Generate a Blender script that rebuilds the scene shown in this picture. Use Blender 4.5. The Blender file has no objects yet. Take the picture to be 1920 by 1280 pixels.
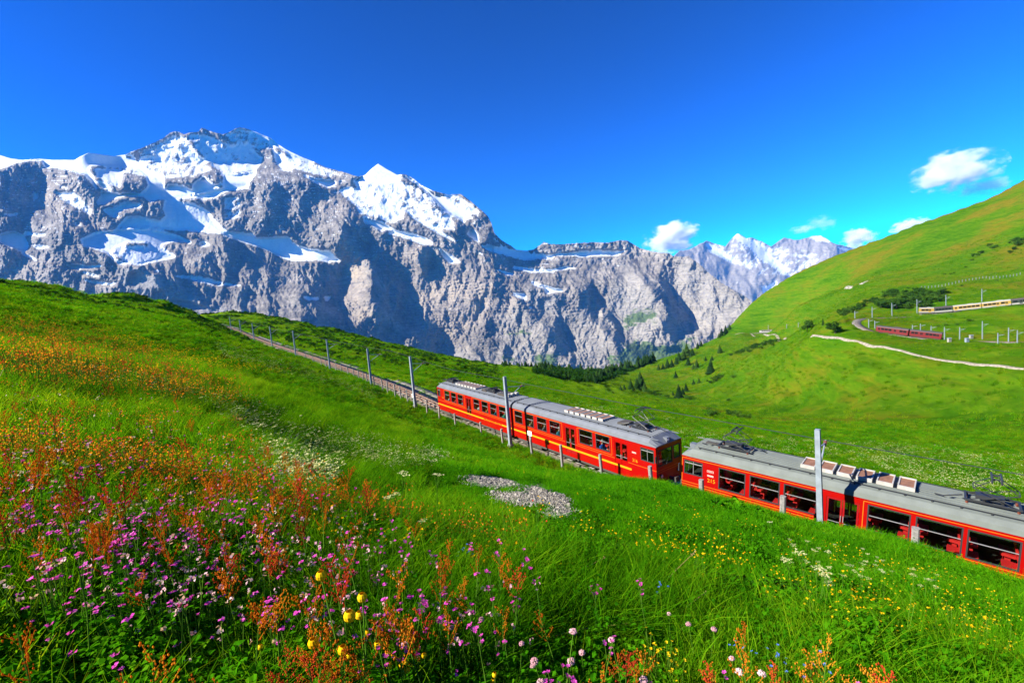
import bpy, bmesh, math, random
import numpy as np
from mathutils import Vector, Matrix

random.seed(7)
rng = np.random.default_rng(7)
R = math.radians
scene = bpy.context.scene
COL = scene.collection

# ------------------------------------------------------------------ camera
PITCH, ROLL, FPX = R(5.0), R(5.0), 880.0
cp, sp, cr, sr = math.cos(PITCH), math.sin(PITCH), math.cos(ROLL), math.sin(ROLL)
FWD = np.array([0, cp, -sp])
_r0, _u0 = np.array([1.0, 0, 0]), np.array([0, sp, cp])
RIGHT = cr * _r0 - sr * _u0
UP = sr * _r0 + cr * _u0
cam_data = bpy.data.cameras.new('camera')
cam = bpy.data.objects.new('camera', cam_data)
COL.objects.link(cam)
cam.matrix_world = Matrix(((RIGHT[0], UP[0], -FWD[0], 0), (RIGHT[1], UP[1], -FWD[1], 0),
                           (RIGHT[2], UP[2], -FWD[2], 0), (0, 0, 0, 1)))
cam_data.sensor_width = 36.0
cam_data.lens = 36.0 * FPX / 1920.0
cam_data.clip_start = 0.05
cam_data.clip_end = 80000.0
scene.camera = cam

def ray(x, y):
    """direction (depth 1 along the view axis) of a photograph pixel; arrays allowed"""
    u = (np.asarray(x, float) - 960.0) / FPX
    v = (640.0 - np.asarray(y, float)) / FPX
    return FWD + u[..., None] * RIGHT + v[..., None] * UP

def pt(x, y, z):
    return ray(x, y) * z

# ------------------------------------------------------------------ light
SUN_DIR = np.array([-0.86, -0.22, 0.0])          # horizontal direction towards the sun
SUN_EL = R(34.0)
_h = SUN_DIR / np.linalg.norm(SUN_DIR)
SUN = np.array([_h[0] * math.cos(SUN_EL), _h[1] * math.cos(SUN_EL), math.sin(SUN_EL)])
sun_data = bpy.data.lights.new('sun', 'SUN')
sun_data.energy = 5.0
sun_data.angle = R(0.5)
sun_data.color = (1.0, 0.93, 0.80)
sun = bpy.data.objects.new('sun', sun_data)
COL.objects.link(sun)
sun.rotation_euler = Vector(SUN).to_track_quat('Z', 'Y').to_euler()

world = bpy.data.worlds.new('World')
scene.world = world
world.use_nodes = True
wn, wl = world.node_tree.nodes, world.node_tree.links
wn.clear()
sky = wn.new('ShaderNodeTexSky')
sky.sky_type = 'NISHITA'
sky.sun_disc = False
sky.sun_elevation = SUN_EL
sky.sun_rotation = math.atan2(SUN[0], SUN[1])
sky.altitude = 2600.0
sky.air_density = 1.0
sky.dust_density = 0.0
sky.ozone_density = 3.0
hsv = wn.new('ShaderNodeHueSaturation')
hsv.inputs['Saturation'].default_value = 1.0
hsv.inputs['Value'].default_value = 1.0
hsv.inputs['Hue'].default_value = 0.5
bg = wn.new('ShaderNodeBackground')
bg.inputs['Strength'].default_value = 0.059
wo = wn.new('ShaderNodeOutputWorld')
# deeper, more saturated blue: contrast curve and tint over the whole sky alike
v1 = wn.new('ShaderNodeVectorMath'); v1.operation = 'SCALE'; v1.inputs['Scale'].default_value = 0.16
gm = wn.new('ShaderNodeGamma'); gm.inputs['Gamma'].default_value = 1.85
v2 = wn.new('ShaderNodeVectorMath'); v2.operation = 'MULTIPLY'; v2.inputs[1].default_value = (0.05, 6.4, 11.8)
wl.new(sky.outputs[0], v1.inputs[0]); wl.new(v1.outputs[0], gm.inputs['Color']); wl.new(gm.outputs[0], v2.inputs[0])
wl.new(v2.outputs[0], hsv.inputs['Color'])
wl.new(hsv.outputs[0], bg.inputs['Color'])
wl.new(bg.outputs[0], wo.inputs['Surface'])

scene.view_settings.view_transform = 'Standard'
scene.view_settings.look = 'None'
scene.view_settings.exposure = 1.6
scene.view_settings.gamma = 1.0
scene.view_settings.use_curve_mapping = False
scene.render.engine = 'CYCLES'
cy = scene.cycles
cy.use_denoising = True
cy.max_bounces = 6
cy.diffuse_bounces = 2
cy.glossy_bounces = 3
cy.transmission_bounces = 4
cy.transparent_max_bounces = 12
cy.volume_bounces = 4
cy.caustics_reflective = False
cy.caustics_refractive = False
cy.sample_clamp_indirect = 6.0

# ------------------------------------------------------------------ noise
def _hash(ix, iy, seed):
    h = (ix.astype(np.int64) * 374761393 + iy.astype(np.int64) * 668265263 + seed * 974634777) & 0x7fffffff
    h = ((h ^ (h >> 13)) * 1274126177) & 0x7fffffff
    return ((h ^ (h >> 16)) & 0xffff) / 65535.0

def perlin(x, y, seed=0):
    x0, y0 = np.floor(x), np.floor(y)
    fx, fy = x - x0, y - y0
    ux, uy = fx * fx * fx * (fx * (fx * 6 - 15) + 10), fy * fy * fy * (fy * (fy * 6 - 15) + 10)
    def g(dx, dy):
        a = _hash(x0 + dx, y0 + dy, seed) * 2 * np.pi
        return np.cos(a) * (fx - dx) + np.sin(a) * (fy - dy)
    return ((g(0, 0) * (1 - ux) + g(1, 0) * ux) * (1 - uy) + (g(0, 1) * (1 - ux) + g(1, 1) * ux) * uy) * 1.5

def fbm(x, y, octv=4, seed=0, gain=0.5, lac=2.03):
    s, a, t = 0.0, 1.0, 0.0
    for i in range(octv):
        s = s + a * perlin(x * lac ** i + 17.3 * i, y * lac ** i - 9.1 * i, seed + i)
        t += a
        a *= gain
    return s / t

def ridged(x, y, octv=4, seed=0, gain=0.5, lac=2.07):
    s, a, t = 0.0, 1.0, 0.0
    for i in range(octv):
        n = 1.0 - np.abs(perlin(x * lac ** i + 7.7 * i, y * lac ** i + 3.3 * i, seed + i)) * 2.0
        s = s + a * n
        t += a
        a *= gain
    return s / t

def smooth(a, b, x):
    t = np.clip((x - a) / (b - a), 0, 1)
    return t * t * (3 - 2 * t)

# ------------------------------------------------------------------ object helpers
def link(name, me, parent=None):
    o = bpy.data.objects.new(name, me)
    COL.objects.link(o)
    if parent is not None:
        o.parent = parent
    return o

def tag(o, label=None, cat=None, group=None, kind=None):
    if label: o['label'] = label
    if cat: o['category'] = cat
    if group: o['group'] = group
    if kind: o['kind'] = kind
    return o

def empty(name, loc=(0, 0, 0), label=None, cat=None, group=None, mat=None):
    o = bpy.data.objects.new(name, None)
    COL.objects.link(o)
    o.empty_display_size = 0.2
    if mat is not None:
        o.matrix_world = mat
    else:
        o.location = loc
    return tag(o, label, cat, group)

def mesh_np(name, verts, faces, mat, smooth_shade=False, attrs=None, midx=None):
    """verts (n,3); faces (m,3) or (m,4) array"""
    me = bpy.data.meshes.new(name)
    verts = np.asarray(verts, np.float32)
    faces = np.asarray(faces, np.int32)
    k = faces.shape[1]
    me.vertices.add(len(verts))
    me.vertices.foreach_set('co', verts.ravel())
    me.loops.add(faces.size)
    me.loops.foreach_set('vertex_index', faces.ravel())
    me.polygons.add(len(faces))
    me.polygons.foreach_set('loop_start', np.arange(0, faces.size, k, dtype=np.int32))
    me.polygons.foreach_set('loop_total', np.full(len(faces), k, np.int32))
    if smooth_shade:
        me.polygons.foreach_set('use_smooth', np.ones(len(faces), bool))
    mats = mat if isinstance(mat, (list, tuple)) else [mat]
    for m in mats:
        me.materials.append(m)
    if midx is not None:
        me.polygons.foreach_set('material_index', np.asarray(midx, np.int32))
    for nm, v in (attrs or {}).items():
        a = me.attributes.new(nm, 'FLOAT', 'POINT')
        a.data.foreach_set('value', np.asarray(v, np.float32).ravel())
    me.update(calc_edges=True)
    return me

def grid_faces(nr, nc, wrap=False):
    i = np.arange(nr - 1)[:, None]
    j = np.arange(nc if wrap else nc - 1)[None, :]
    a = i * nc + j
    b = i * nc + (j + 1) % nc
    return np.stack([a, b, b + nc, a + nc], -1).reshape(-1, 4)

# ------------------------------------------------------------------ materials
def mat_new(name):
    m = bpy.data.materials.new(name)
    m.use_nodes = True
    nt = m.node_tree
    nt.nodes.clear()
    out = nt.nodes.new('ShaderNodeOutputMaterial')
    return m, nt, out

class NT:
    """tiny node-graph helper"""
    def __init__(self, nt): self.nt = nt
    def n(self, t, **kw):
        nd = self.nt.nodes.new('ShaderNode' + t)
        for k, v in kw.items():
            setattr(nd, k, v)
        return nd
    def l(self, a, b): self.nt.links.new(a, b)
    def val(self, inp, v):
        if hasattr(v, 'is_output') or isinstance(v, bpy.types.NodeSocket):
            self.l(v, inp)
        else:
            inp.default_value = v
    def attr(self, name):
        return self.n('Attribute', attribute_name=name).outputs['Fac']
    def math(self, op, a, b=0.0, clamp=False):
        nd = self.n('Math', operation=op, use_clamp=clamp)
        self.val(nd.inputs[0], a); self.val(nd.inputs[1], b)
        return nd.outputs[0]
    def mix(self, fac, a, b, blend='MIX'):
        nd = self.n('Mix', data_type='RGBA', blend_type=blend)
        self.val(nd.inputs[0], fac)
        self.val(nd.inputs[6], a if not isinstance(a, tuple) else (*a, 1)[:4])
        self.val(nd.inputs[7], b if not isinstance(b, tuple) else (*b, 1)[:4])
        return nd.outputs[2]
    def noise(self, vec, scale, detail=4, rough=0.55, w=None):
        nd = self.n('TexNoise')
        if vec is not None: self.l(vec, nd.inputs['Vector'])
        nd.inputs['Scale'].default_value = scale
        nd.inputs['Detail'].default_value = detail
        nd.inputs['Roughness'].default_value = rough
        return nd.outputs['Fac']
    def ramp(self, fac, stops, interp='LINEAR'):
        nd = self.n('ValToRGB')
        cr_ = nd.color_ramp
        cr_.interpolation = interp
        while len(cr_.elements) < len(stops):
            cr_.elements.new(0.5)
        for e, (p, c) in zip(cr_.elements, stops):
            e.position = p
            e.color = (*c, 1) if len(c) == 3 else c
        self.val(nd.inputs[0], fac)
        return nd.outputs[0]
    def step(self, a, lo, hi):
        nd = self.n('MapRange', interpolation_type='SMOOTHSTEP')
        self.val(nd.inputs[0], a)
        nd.inputs[1].default_value = lo; nd.inputs[2].default_value = hi
        return nd.outputs[0]
    def pos(self): return self.n('NewGeometry').outputs['Position']
    def scalevec(self, vec, s):
        nd = self.n('Mapping')
        self.l(vec, nd.inputs['Vector'])
        nd.inputs['Scale'].default_value = s
        return nd.outputs[0]
    def bump(self, h, strength, dist):
        nd = self.n('Bump')
        nd.inputs['Strength'].default_value = strength
        nd.inputs['Distance'].default_value = dist
        self.l(h, nd.inputs['Height'])
        return nd.outputs[0]

def principled(name, color, rough=0.6, metal=0.0, spec=0.5, var=0.0, vscale=8.0, emit=None, coat=0.0):
    m, nt, out = mat_new(name)
    g = NT(nt)
    b = g.n('BsdfPrincipled')
    b.inputs['Roughness'].default_value = rough
    b.inputs['Metallic'].default_value = metal
    b.inputs['Specular IOR Level'].default_value = spec
    b.inputs['Coat Weight'].default_value = coat
    if var > 0:
        tc = g.n('TexCoord').outputs['Object']
        nz = g.noise(tc, vscale, 5, 0.6)
        c = g.mix(g.step(nz, 0.3, 0.7), tuple(x * (1 - var) for x in color), tuple(min(1, x * (1 + var)) for x in color))
        g.l(c, b.inputs['Base Color'])
    else:
        b.inputs['Base Color'].default_value = (*color, 1)
    g.l(b.outputs[0], out.inputs['Surface'])
    return m
# ------------------------------------------------------------------ railway line in plan and height
ZUP = np.array([0, 0, 1.0])
def car_frame(ea, eb):
    """frame of a car from two points of its near eave (rear, front): origin = track centre at rail level below ea"""
    al = (eb - ea); L = np.linalg.norm(al); al = al / L
    lat = np.cross(al, ZUP); lat /= np.linalg.norm(lat)
    if lat[1] < 0: lat = -lat                     # pointing away from the viewer
    up = np.cross(lat, al); 
    if up[2] < 0: up = -up
    o = ea + lat * 1.3 - up * 3.0
    return o, al, lat, up, L
EA216, EB216 = pt(819, 725, 54.0), pt(1227, 839, 29.0)
EA215, EB215 = pt(1279, 852, 27.2), pt(1906, 1003, 18.2)
F216 = car_frame(EA216, EB216)
F215 = car_frame(EA215, EB215)
o5, a5, l5, u5, L5 = F215
o6, a6, l6, u6, L6 = F216
_tp = [o5 + a5 * 45 + l5 * (-9.0) , o5 + a5 * 30 + l5 * (-2.5), o5 + a5 * 16, o5 + a5 * 8, o5, o6 + a6 * L6, o6 + a6 * L6 * .66, o6 + a6 * L6 * .33, o6]
for px_, py_, z_ in [(752, 729, 64), (692, 706, 78), (655, 693, 88), (620, 681, 98), (560, 661, 118), (508, 644, 140), (470, 630, 162), (430, 614, 192), (380, 601, 235), (362, 597, 262)]:
    _tp.append(pt(px_, py_, z_))
_tp = np.array(_tp)

def catmull(P, step):
    out = []
    n = len(P)
    for i in range(n - 1):
        p0, p1, p2, p3 = P[max(i - 1, 0)], P[i], P[i + 1], P[min(i + 2, n - 1)]
        m = max(2, int(np.linalg.norm(p2 - p1) / step))
        t = np.linspace(0, 1, m, endpoint=False)[:, None]
        out.append(0.5 * ((2 * p1) + (-p0 + p2) * t + (2 * p0 - 5 * p1 + 4 * p2 - p3) * t ** 2 + (-p0 + 3 * p1 - 3 * p2 + p3) * t ** 3))
    out.append(P[-1:])
    return np.concatenate(out)
TRACK = catmull(_tp, 1.0)

def near_poly(P, X, Y):
    """distance in plan of points to a polyline, height and arc index at the nearest vertex, signed side"""
    X, Y = np.asarray(X, float), np.asarray(Y, float)
    d = np.full(X.shape, 1e9); zz = np.zeros(X.shape); side = np.zeros(X.shape); idx = np.zeros(X.shape, int)
    for i in range(len(P) - 1):
        ax, ay = P[i, 0], P[i, 1]
        bx, by = P[i + 1, 0] - ax, P[i + 1, 1] - ay
        ll = bx * bx + by * by + 1e-12
        t = np.clip(((X - ax) * bx + (Y - ay) * by) / ll, 0, 1)
        ex, ey = X - ax - t * bx, Y - ay - t * by
        dd = ex * ex + ey * ey
        m = dd < d
        d = np.where(m, dd, d)
        zz = np.where(m, P[i, 2] + t * (P[i + 1, 2] - P[i, 2]), zz)
        side = np.where(m, np.sign(bx * ey - by * ex), side)
        idx = np.where(m, i, idx)
    return np.sqrt(d), zz, side, idx

# ------------------------------------------------------------------ terrain control points: (pixel x, pixel y, depth)
CTRL = """
0 1280 1.7;400 1280 1.8;960 1280 2.0;1400 1280 2.2;200 1130 2.1;700 1130 2.5;1130 1180 2.6;0 1000 2.6;300 1000 3.0;600 1000 3.6;850 1030 4.0;0 850 4.5;250 870 5;500 900 5.2;0 750 7.5;200 770 8.5;420 820 8;0 680 13;200 690 15;560 860 9;1000 905 13.5;720 925 7.2;830 950 6.2;1000 1010 5.0;1130 1055 4.4;1260 1090 3.9;1400 1135 3.5;1560 1175 3.1;1750 1232 2.7;1900 1282 2.5;720 885 9.4;890 905 10.6;1000 965 6.8;960 940 8.0;1050 960 7.2;1130 1005 6.5;1400 1085 5.2;1250 1040 5.7;1560 1125 4.5;1400 1000 10.5;1200 950 12.5;1225 910 24;1100 905 24;1320 936 22.5;1470 976 19.9;1700 1100 8.2;1715 1036 17.6;1600 1080 9.3;1900 1180 6.3;1900 1106 15.6;1800 1070 16.5;1600 1010 18.5;1800 1195 4.6;1380 775 178;1300 800 92;1200 770 110;1150 750 150;1100 735 190;1000 715 170;1000 730 120;900 705 150;1050 715 240;1150 722 300;1000 700 280;1450 800 105;1600 815 85;1750 835 70;1900 860 58;1450 850 60;1600 870 50;1750 900 40;1900 930 34;1350 835 66;1250 815 75;1700 880 46;1850 915 38;1150 790 80;1060 765 88;1330 770 170;1250 735 330;1200 745 270;1220 720 400;1150 705 430;1100 698 520;1000 691 460;1180 690 560;1300 720 380;1400 740 250;1500 730 212;1600 740 165;1700 750 140;1800 750 127;1900 760 112;1920 692 128;1800 679 150;1700 660 180;1620 643 205;1530 632 240;1600 690 186;1450 690 290;1400 680 350;1350 680 420;1300 680 480;1420 655 420;1765 638 207;1700 630 216;1640 621 226;1600 605 240;1850 640 200;1920 641 192;1720 592 262;1820 582 250;1920 570 238;1640 600 250;1500 622 560;1425 622 610;1390 628 590;1480 634 440;1530 600 380;1600 570 330;1750 540 320;1900 530 300;1600 535 470;1500 575 520;1700 490 480;1850 450 430;1920 460 380;
"""
SKYL = """0 527 125;60 533 128;130 545 135;200 555 145;270 565 160;330 577 190;385 589 262;440 597 300;500 607 320;560 618 330;620 632 340;680 645 345;720 655 350;760 665 355;800 675 370;830 682 400;
1380 606 660;1411 580 655;1450 556 650;1500 528 640;1560 493 630;1610 468 620;1655 449 615;1700 430 610;1760 408 600;1810 390 590;1850 375 580;1920 338 560;2050 270 540;1340 636 650;1300 655 640;1250 672 640;"""
EXTRA = """600 770 800;700 770 700;800 775 700;900 770 750;1000 760 800;1100 750 850;1200 745 900;700 800 1100;900 800 1200;1100 790 1200;800 740 560;900 735 620;1000 722 660;1100 712 720;1200 710 760;1300 700 800;-250 520 110;-250 600 35;-250 700 9;-250 900 3.2;-250 1200 1.6;-500 560 60;-500 700 7;2150 1000 24;2150 1150 12;2150 1300 3;2150 850 50;2150 740 100;2150 640 160;2150 520 230;2300 420 300;2350 1150 14"""
def _parse(s):
    return np.array([[float(v) for v in q.split()] for q in s.replace('\n', '').split(';') if q.strip()])
_c = _parse(CTRL); _s = _parse(SKYL); _e = _parse(EXTRA)
_P = [ray(_c[:, 0], _c[:, 1]) * _c[:, 2:3], ray(_s[:, 0], _s[:, 1]) * _s[:, 2:3], ray(_e[:, 0], _e[:, 1]) * _e[:, 2:3]]
_far = ray(_s[:, 0], _s[:, 1]) * (_s[:, 2:3] * 1.7)
_far[:, 2] -= 0.13 * 1.7 * _s[:, 2]
_P.append(_far)
_l = _s[:20:2]
for k_, e_ in ((2.6, .20), (4.0, .24), (6.0, .26)):
    _f2 = ray(_l[:, 0], _l[:, 1]) * (_l[:, 2:3] * k_)
    _f2[:, 2] -= e_ * k_ * _l[:, 2]
    _P.append(_f2[np.hypot(_f2[:, 0], _f2[:, 1]) < 1500])
_tk = TRACK[::6].copy(); _tk[:, 2] -= 0.25
_P.append(_tk)
# the hillside between the camera and the track: a profile square to the line
_t = np.gradient(TRACK, axis=0); _t[:, 2] = 0; _t /= np.linalg.norm(_t, axis=1)[:, None]
_i0 = int(np.argmin(((TRACK - o6) ** 2).sum(1)))
_nn = np.stack([-_t[:, 1], _t[:, 0], 0 * _t[:, 0]], -1)
_nn *= np.sign((_nn[_i0] * (-TRACK[_i0])).sum())
_cs = np.concatenate([[0], np.cumsum(np.linalg.norm(np.diff(TRACK, axis=0), axis=1))]); _cs = _cs - _cs[_i0]
_hill = []
_tt = _t[_i0]
for s_ in (-24, -16, -8, 0, 10, 22, 36, 52, 70, 92, 118, 145):
    i_ = int(np.argmin(np.abs(_cs - s_)))
    nn_ = _nn[_i0]
    for d_ in (4, 7, 11, 16, 22, 30, 40, 54, 75):
        f_ = np.interp(d_, [0, 2, 4, 24, 43, 60, 75], [-.3, -.3, 0.35, 10.4, 16.6, 20.5, 23.5])
        q_ = TRACK[i_] + nn_ * d_ + np.array([0, 0, f_])
        if math.hypot(q_[0], q_[1]) > 13 + 3 * (q_[0] > -2):
            _hill.append(q_)
_P.append(np.array(_hill))
_ang = np.linspace(R(115), R(245), 8)
for rr, zz in ((2.0, -1.5), (12, -1.0), (60, 6.0), (300, 10.0), (1000, -60)):
    _P.append(np.stack([np.sin(_ang) * rr, np.cos(_ang) * rr, np.full(8, zz)], -1))
_vb = np.array([[-260, 1500, -330], [0, 1500, -360], [300, 1400, -330], [-700, 1300, -250], [700, 1500, -150], [1200, 1300, 150], [-1200, 1000, -120]], float)
_P.append(_vb)
_P.append(np.array([[0, 0, -1.58]]))
_P = np.concatenate(_P)

def _tr(X, Y):
    r = np.hypot(X, Y)
    th = np.arctan2(X, Y)
    return th, np.log(r + 2.0), r
_th, _rh, _r = _tr(_P[:, 0], _P[:, 1])
_A = np.stack([_th * 2.2, _rh], -1)
def _ker(d2):
    return 0.5 * d2 * np.log(d2 + 1e-9)
_K = _ker(((_A[:, None] - _A[None]) ** 2).sum(-1)) + np.eye(len(_A)) * 4e-5
_Q = np.concatenate([np.ones((len(_A), 1)), _A], 1)
_M = np.block([[_K, _Q], [_Q.T, np.zeros((3, 3))]])
_val = _P[:, 2] / (_r + 2.0)
_W = np.linalg.solve(_M, np.concatenate([_val, np.zeros(3)]))

BANK = np.array([pt(x, y, z) for x, y, z in [(560, 905, 8.2), (640, 908, 7.8), (720, 925, 7.2), (830, 950, 6.2), (1000, 1010, 5.0), (1130, 1055, 4.4), (1260, 1090, 3.9), (1400, 1135, 3.5), (1560, 1175, 3.1), (1750, 1232, 2.7), (1900, 1282, 2.5), (2150, 1400, 2.1)]])

# the far tracks of the right hand hillside (terraces)
LOWLINE = catmull(np.array([pt(x, y, z) for x, y, z in [(2300, 650, 170), (2080, 645, 182), (1920, 641.5, 192), (1840, 640, 200), (1765, 638, 207), (1700, 630.5, 216), (1642, 623, 226), (1612, 612, 236), (1606, 603, 246), (1622, 597, 252), (1680, 595, 258), (1722, 592.5, 262)]]), 2.0)
UPLINE = catmull(np.array([pt(x, y, z) for x, y, z in [(2200, 545, 205), (2050, 558, 222), (1920, 571, 238), (1820, 582, 250), (1750, 588, 259), (1722, 588.5, 262)]]), 2.0)
FARLINE = catmull(np.array([pt(x, y, z) for x, y, z in [(1520, 619, 500), (1500, 620, 545), (1460, 622.5, 575), (1425, 624, 600), (1385, 626, 615), (1360, 629, 625)]]), 4.0)
PATH = catmull(np.array([pt(x, y, z) for x, y, z in [(2150, 715, 110), (1920, 692.5, 128), (1800, 679.5, 150), (1700, 661, 180), (1645, 650, 197), (1620, 645, 205), (1585, 638, 220), (1545, 632, 238), (1522, 630, 250)]]), 1.5)
PATHFAR = catmull(np.array([pt(x, y, z) for x, y, z in [(1470, 635, 430), (1440, 629, 470), (1410, 627, 510), (1378, 627.5, 545)]]), 2.0)
RIMS = [(TRACK, 1.15, 3.2, -0.32), (LOWLINE, 2.3, 5.5, -0.15), (UPLINE, 2.3, 5.5, -0.15), (FARLINE, 2.5, 8.0, -0.15)]

def terrain_base(X, Y):
    X, Y = np.asarray(X, float).ravel(), np.asarray(Y, float).ravel()
    out = np.zeros(len(X))
    for a in range(0, len(X), 20000):
        th, rh, r = _tr(X[a:a + 20000], Y[a:a + 20000])
        A = np.stack([th * 2.2, rh], -1)
        d2 = (A * A).sum(1)[:, None] + (_A * _A).sum(1)[None] - 2 * A @ _A.T
        q = _ker(np.maximum(d2, 0)) @ _W[:-3] + _W[-3] + A @ _W[-2:]
        out[a:a + 20000] = q * (r + 2.0)
    return out

def terrain(X, Y):
    X, Y = np.asarray(X, float).ravel(), np.asarray(Y, float).ravel()
    z = terrain_base(X, Y)
    r = np.hypot(X, Y)
    # hummocks and small terraces
    amp = np.clip(0.011 * r, 0.02, 0.9)
    z = z + amp * fbm(X / (1.2 + 0.11 * np.minimum(r, 200)), Y / (1.2 + 0.11 * np.minimum(r, 200)), 3, 11) * smooth(0.5, 5, r)
    z = z + smooth(30, 120, r) * (0.9 * ridged(X / 26, Y / 60, 3, 5) + 0.5 * fbm(X / 9, Y / 16, 3, 8)) * 0.9
    z = z + smooth(110, 170, r) * 0.55 * ridged(X / 11, Y / 15, 3, 19)
    m = r > 120
    if m.any():
        zz = z[m]
        f = zz / 4.6 + 0.9 * fbm(X[m] / 60, Y[m] / 60, 2, 31)
        z[m] = zz + 0.5 * np.sin(2 * np.pi * f) * smooth(120, 200, r[m])
    # the bank of the knoll
    m = r < 16
    if m.any():
        d, _, side, _ = near_poly(BANK, X[m], Y[m])
        wob = 0.25 * fbm(X[m] * 1.3, Y[m] * 1.3, 2, 3)
        s = d * side                                   # positive on one side
        drop = 0.40 * smooth(-0.05, 0.45, (s * BANK_SIGN) + wob) * smooth(4.5, 1.5, d)
        z[m] = z[m] - drop
    for P, w0, w1, dz in RIMS:
        lo, hi = P[:, :2].min(0) - 10, P[:, :2].max(0) + 10
        m = (X > lo[0]) & (X < hi[0]) & (Y > lo[1]) & (Y < hi[1])
        if m.any():
            d, pz, _, _ = near_poly(P[::2] if len(P) > 60 else P, X[m], Y[m])
            w = 1 - smooth(w0, w1, d)
            z[m] = z[m] * (1 - w) + (pz + dz) * w
    return z
# which side of the bank polyline is away from the camera
_d, _, _sd, _ = near_poly(BANK, np.array([0.0]), np.array([0.0]))
BANK_SIGN = -float(_sd[0])

# ------------------------------------------------------------------ terrain mesh
def build_terrain():
    th1 = np.linspace(R(-66), R(66), 760)
    th2 = np.linspace(R(66), R(294), 60)[1:-1]
    th = np.concatenate([th1, th2])
    lr = np.concatenate([np.linspace(math.log(0.25), math.log(3.0), 40, endpoint=False),
                         np.linspace(math.log(3.0), math.log(700.0), 470, endpoint=False),
                         np.linspace(math.log(700.0), math.log(2600.0), 24)])
    rr = np.exp(lr)
    RR, TH = np.meshgrid(rr, th, indexing='ij')
    X, Y = (RR * np.sin(TH)).ravel(), (RR * np.cos(TH)).ravel()
    Z = terrain(X, Y)
    r = RR.ravel()
    Z = np.where(r > 1300, Z - (r - 1300) * 0.35 * (np.abs(TH.ravel()) < 1.2), Z)
    global ZGRID, G_LR, G_TH
    ZGRID, G_LR, G_TH = Z.reshape(RR.shape), lr, th1
    a_ = np.arctan2(X, Y)
    w_ = np.where(a_ > .34, smooth(1050, 1300, r), smooth(760, 1000, r)) * (np.abs(a_) < .95)
    Z = Z * (1 - w_) + np.minimum(Z, -0.26 * r) * w_
    V = np.stack([X, Y, Z], -1)
    # where it lies in the valley: vegetation zones by place
    # zones: white flowers, ochre/red hay, worn ground
    az = np.arctan2(X, Y)
    hillr = smooth(60, 130, r) * smooth(0.17, 0.30, az)
    high = smooth(-40, 30, Z) * hillr
    d_tr, _, sd, _ = near_poly(TRACK[::5], X, Y)
    below = ((Z > -60) & (r > 22) & (r < 120) & (d_tr > 4.5) & (az > 0.02)) * 1.0
    beyond = below * (1 - smooth(75, 115, r)) * smooth(5, 9, d_tr)
    f = grid_faces(len(rr), len(th), wrap=True)
    me = mesh_np('ground', V, f, MAT_GROUND, True, dict(hill=hillr, high=high, white=beyond))
    o = link('ground', me)
    tag(o, kind='structure')
    return o

def ground_material():
    m, nt, out = mat_new('alpine_meadow')
    g = NT(nt)
    p = g.pos()
    hill, high, white = g.attr('hill'), g.attr('high'), g.attr('white')
    big = g.noise(p, 0.018, 5, 0.6)
    mid = g.noise(p, 0.11, 6, 0.65)
    fine = g.noise(p, 0.9, 5, 0.7)
    micro = g.noise(p, 5.0, 4, 0.7)
    streak = g.noise(g.scalevec(p, (0.035, 0.035, 0.36)), 1.0, 9, 0.72)
    streak2 = g.noise(g.scalevec(p, (0.16, 0.16, 1.3)), 1.0, 6, 0.7)
    green = g.ramp(g.math('ADD', g.math('MULTIPLY', mid, 0.5), g.math('MULTIPLY', fine, 0.5)),
                   [(0.30, (0.016, 0.060, 0.002)), (0.44, (0.060, 0.145, 0.003)), (0.56, (0.120, 0.205, 0.004)), (0.72, (0.190, 0.225, 0.008))])
    olive = g.ramp(g.math('ADD', g.math('MULTIPLY', streak, 0.6), g.math('MULTIPLY', big, 0.4)),
                   [(0.33, (0.014, 0.060, 0.002)), (0.43, (0.034, 0.108, 0.002)), (0.51, (0.058, 0.128, 0.003)), (0.59, (0.095, 0.110, 0.005)), (0.68, (0.056, 0.132, 0.003)), (0.78, (0.030, 0.098, 0.002))])
    c = g.mix(hill, green, olive)
    och = g.math('MULTIPLY', g.math('MULTIPLY', high, 0.75), g.step(big, 0.46, 0.66))
    c = g.mix(och, c, (0.135, 0.095, 0.010))
    c = g.mix(g.math('MULTIPLY', hill, g.math('MULTIPLY', g.step(streak2, 0.50, 0.66), 0.55)), c, (0.026, 0.070, 0.003))
    c = g.mix(g.math('MULTIPLY', hill, g.math('MULTIPLY', g.step(streak2, 0.46, 0.34), 0.40)), c, (0.150, 0.185, 0.010))
    # dark tussocks
    c = g.mix(g.math('MULTIPLY', g.step(fine, 0.60, 0.72), 0.55), c, (0.016, 0.050, 0.004))
    # pale flower drifts
    wf = g.math('MULTIPLY', white, g.math('MULTIPLY', g.step(micro, 0.50, 0.66), g.step(mid, 0.38, 0.56)))
    c = g.mix(g.math('MULTIPLY', wf, 0.5), c, (0.26, 0.24, 0.05))
    b = g.n('BsdfDiffuse')
    g.l(c, b.inputs['Color'])
    h = g.math('ADD', g.math('MULTIPLY', fine, 0.6), g.math('MULTIPLY', micro, 0.4))
    g.l(g.bump(h, 0.9, 0.5), b.inputs['Normal'])
    g.l(b.outputs[0], out.inputs['Surface'])
    return m
MAT_GROUND = ground_material()
GROUND = build_terrain()

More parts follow.
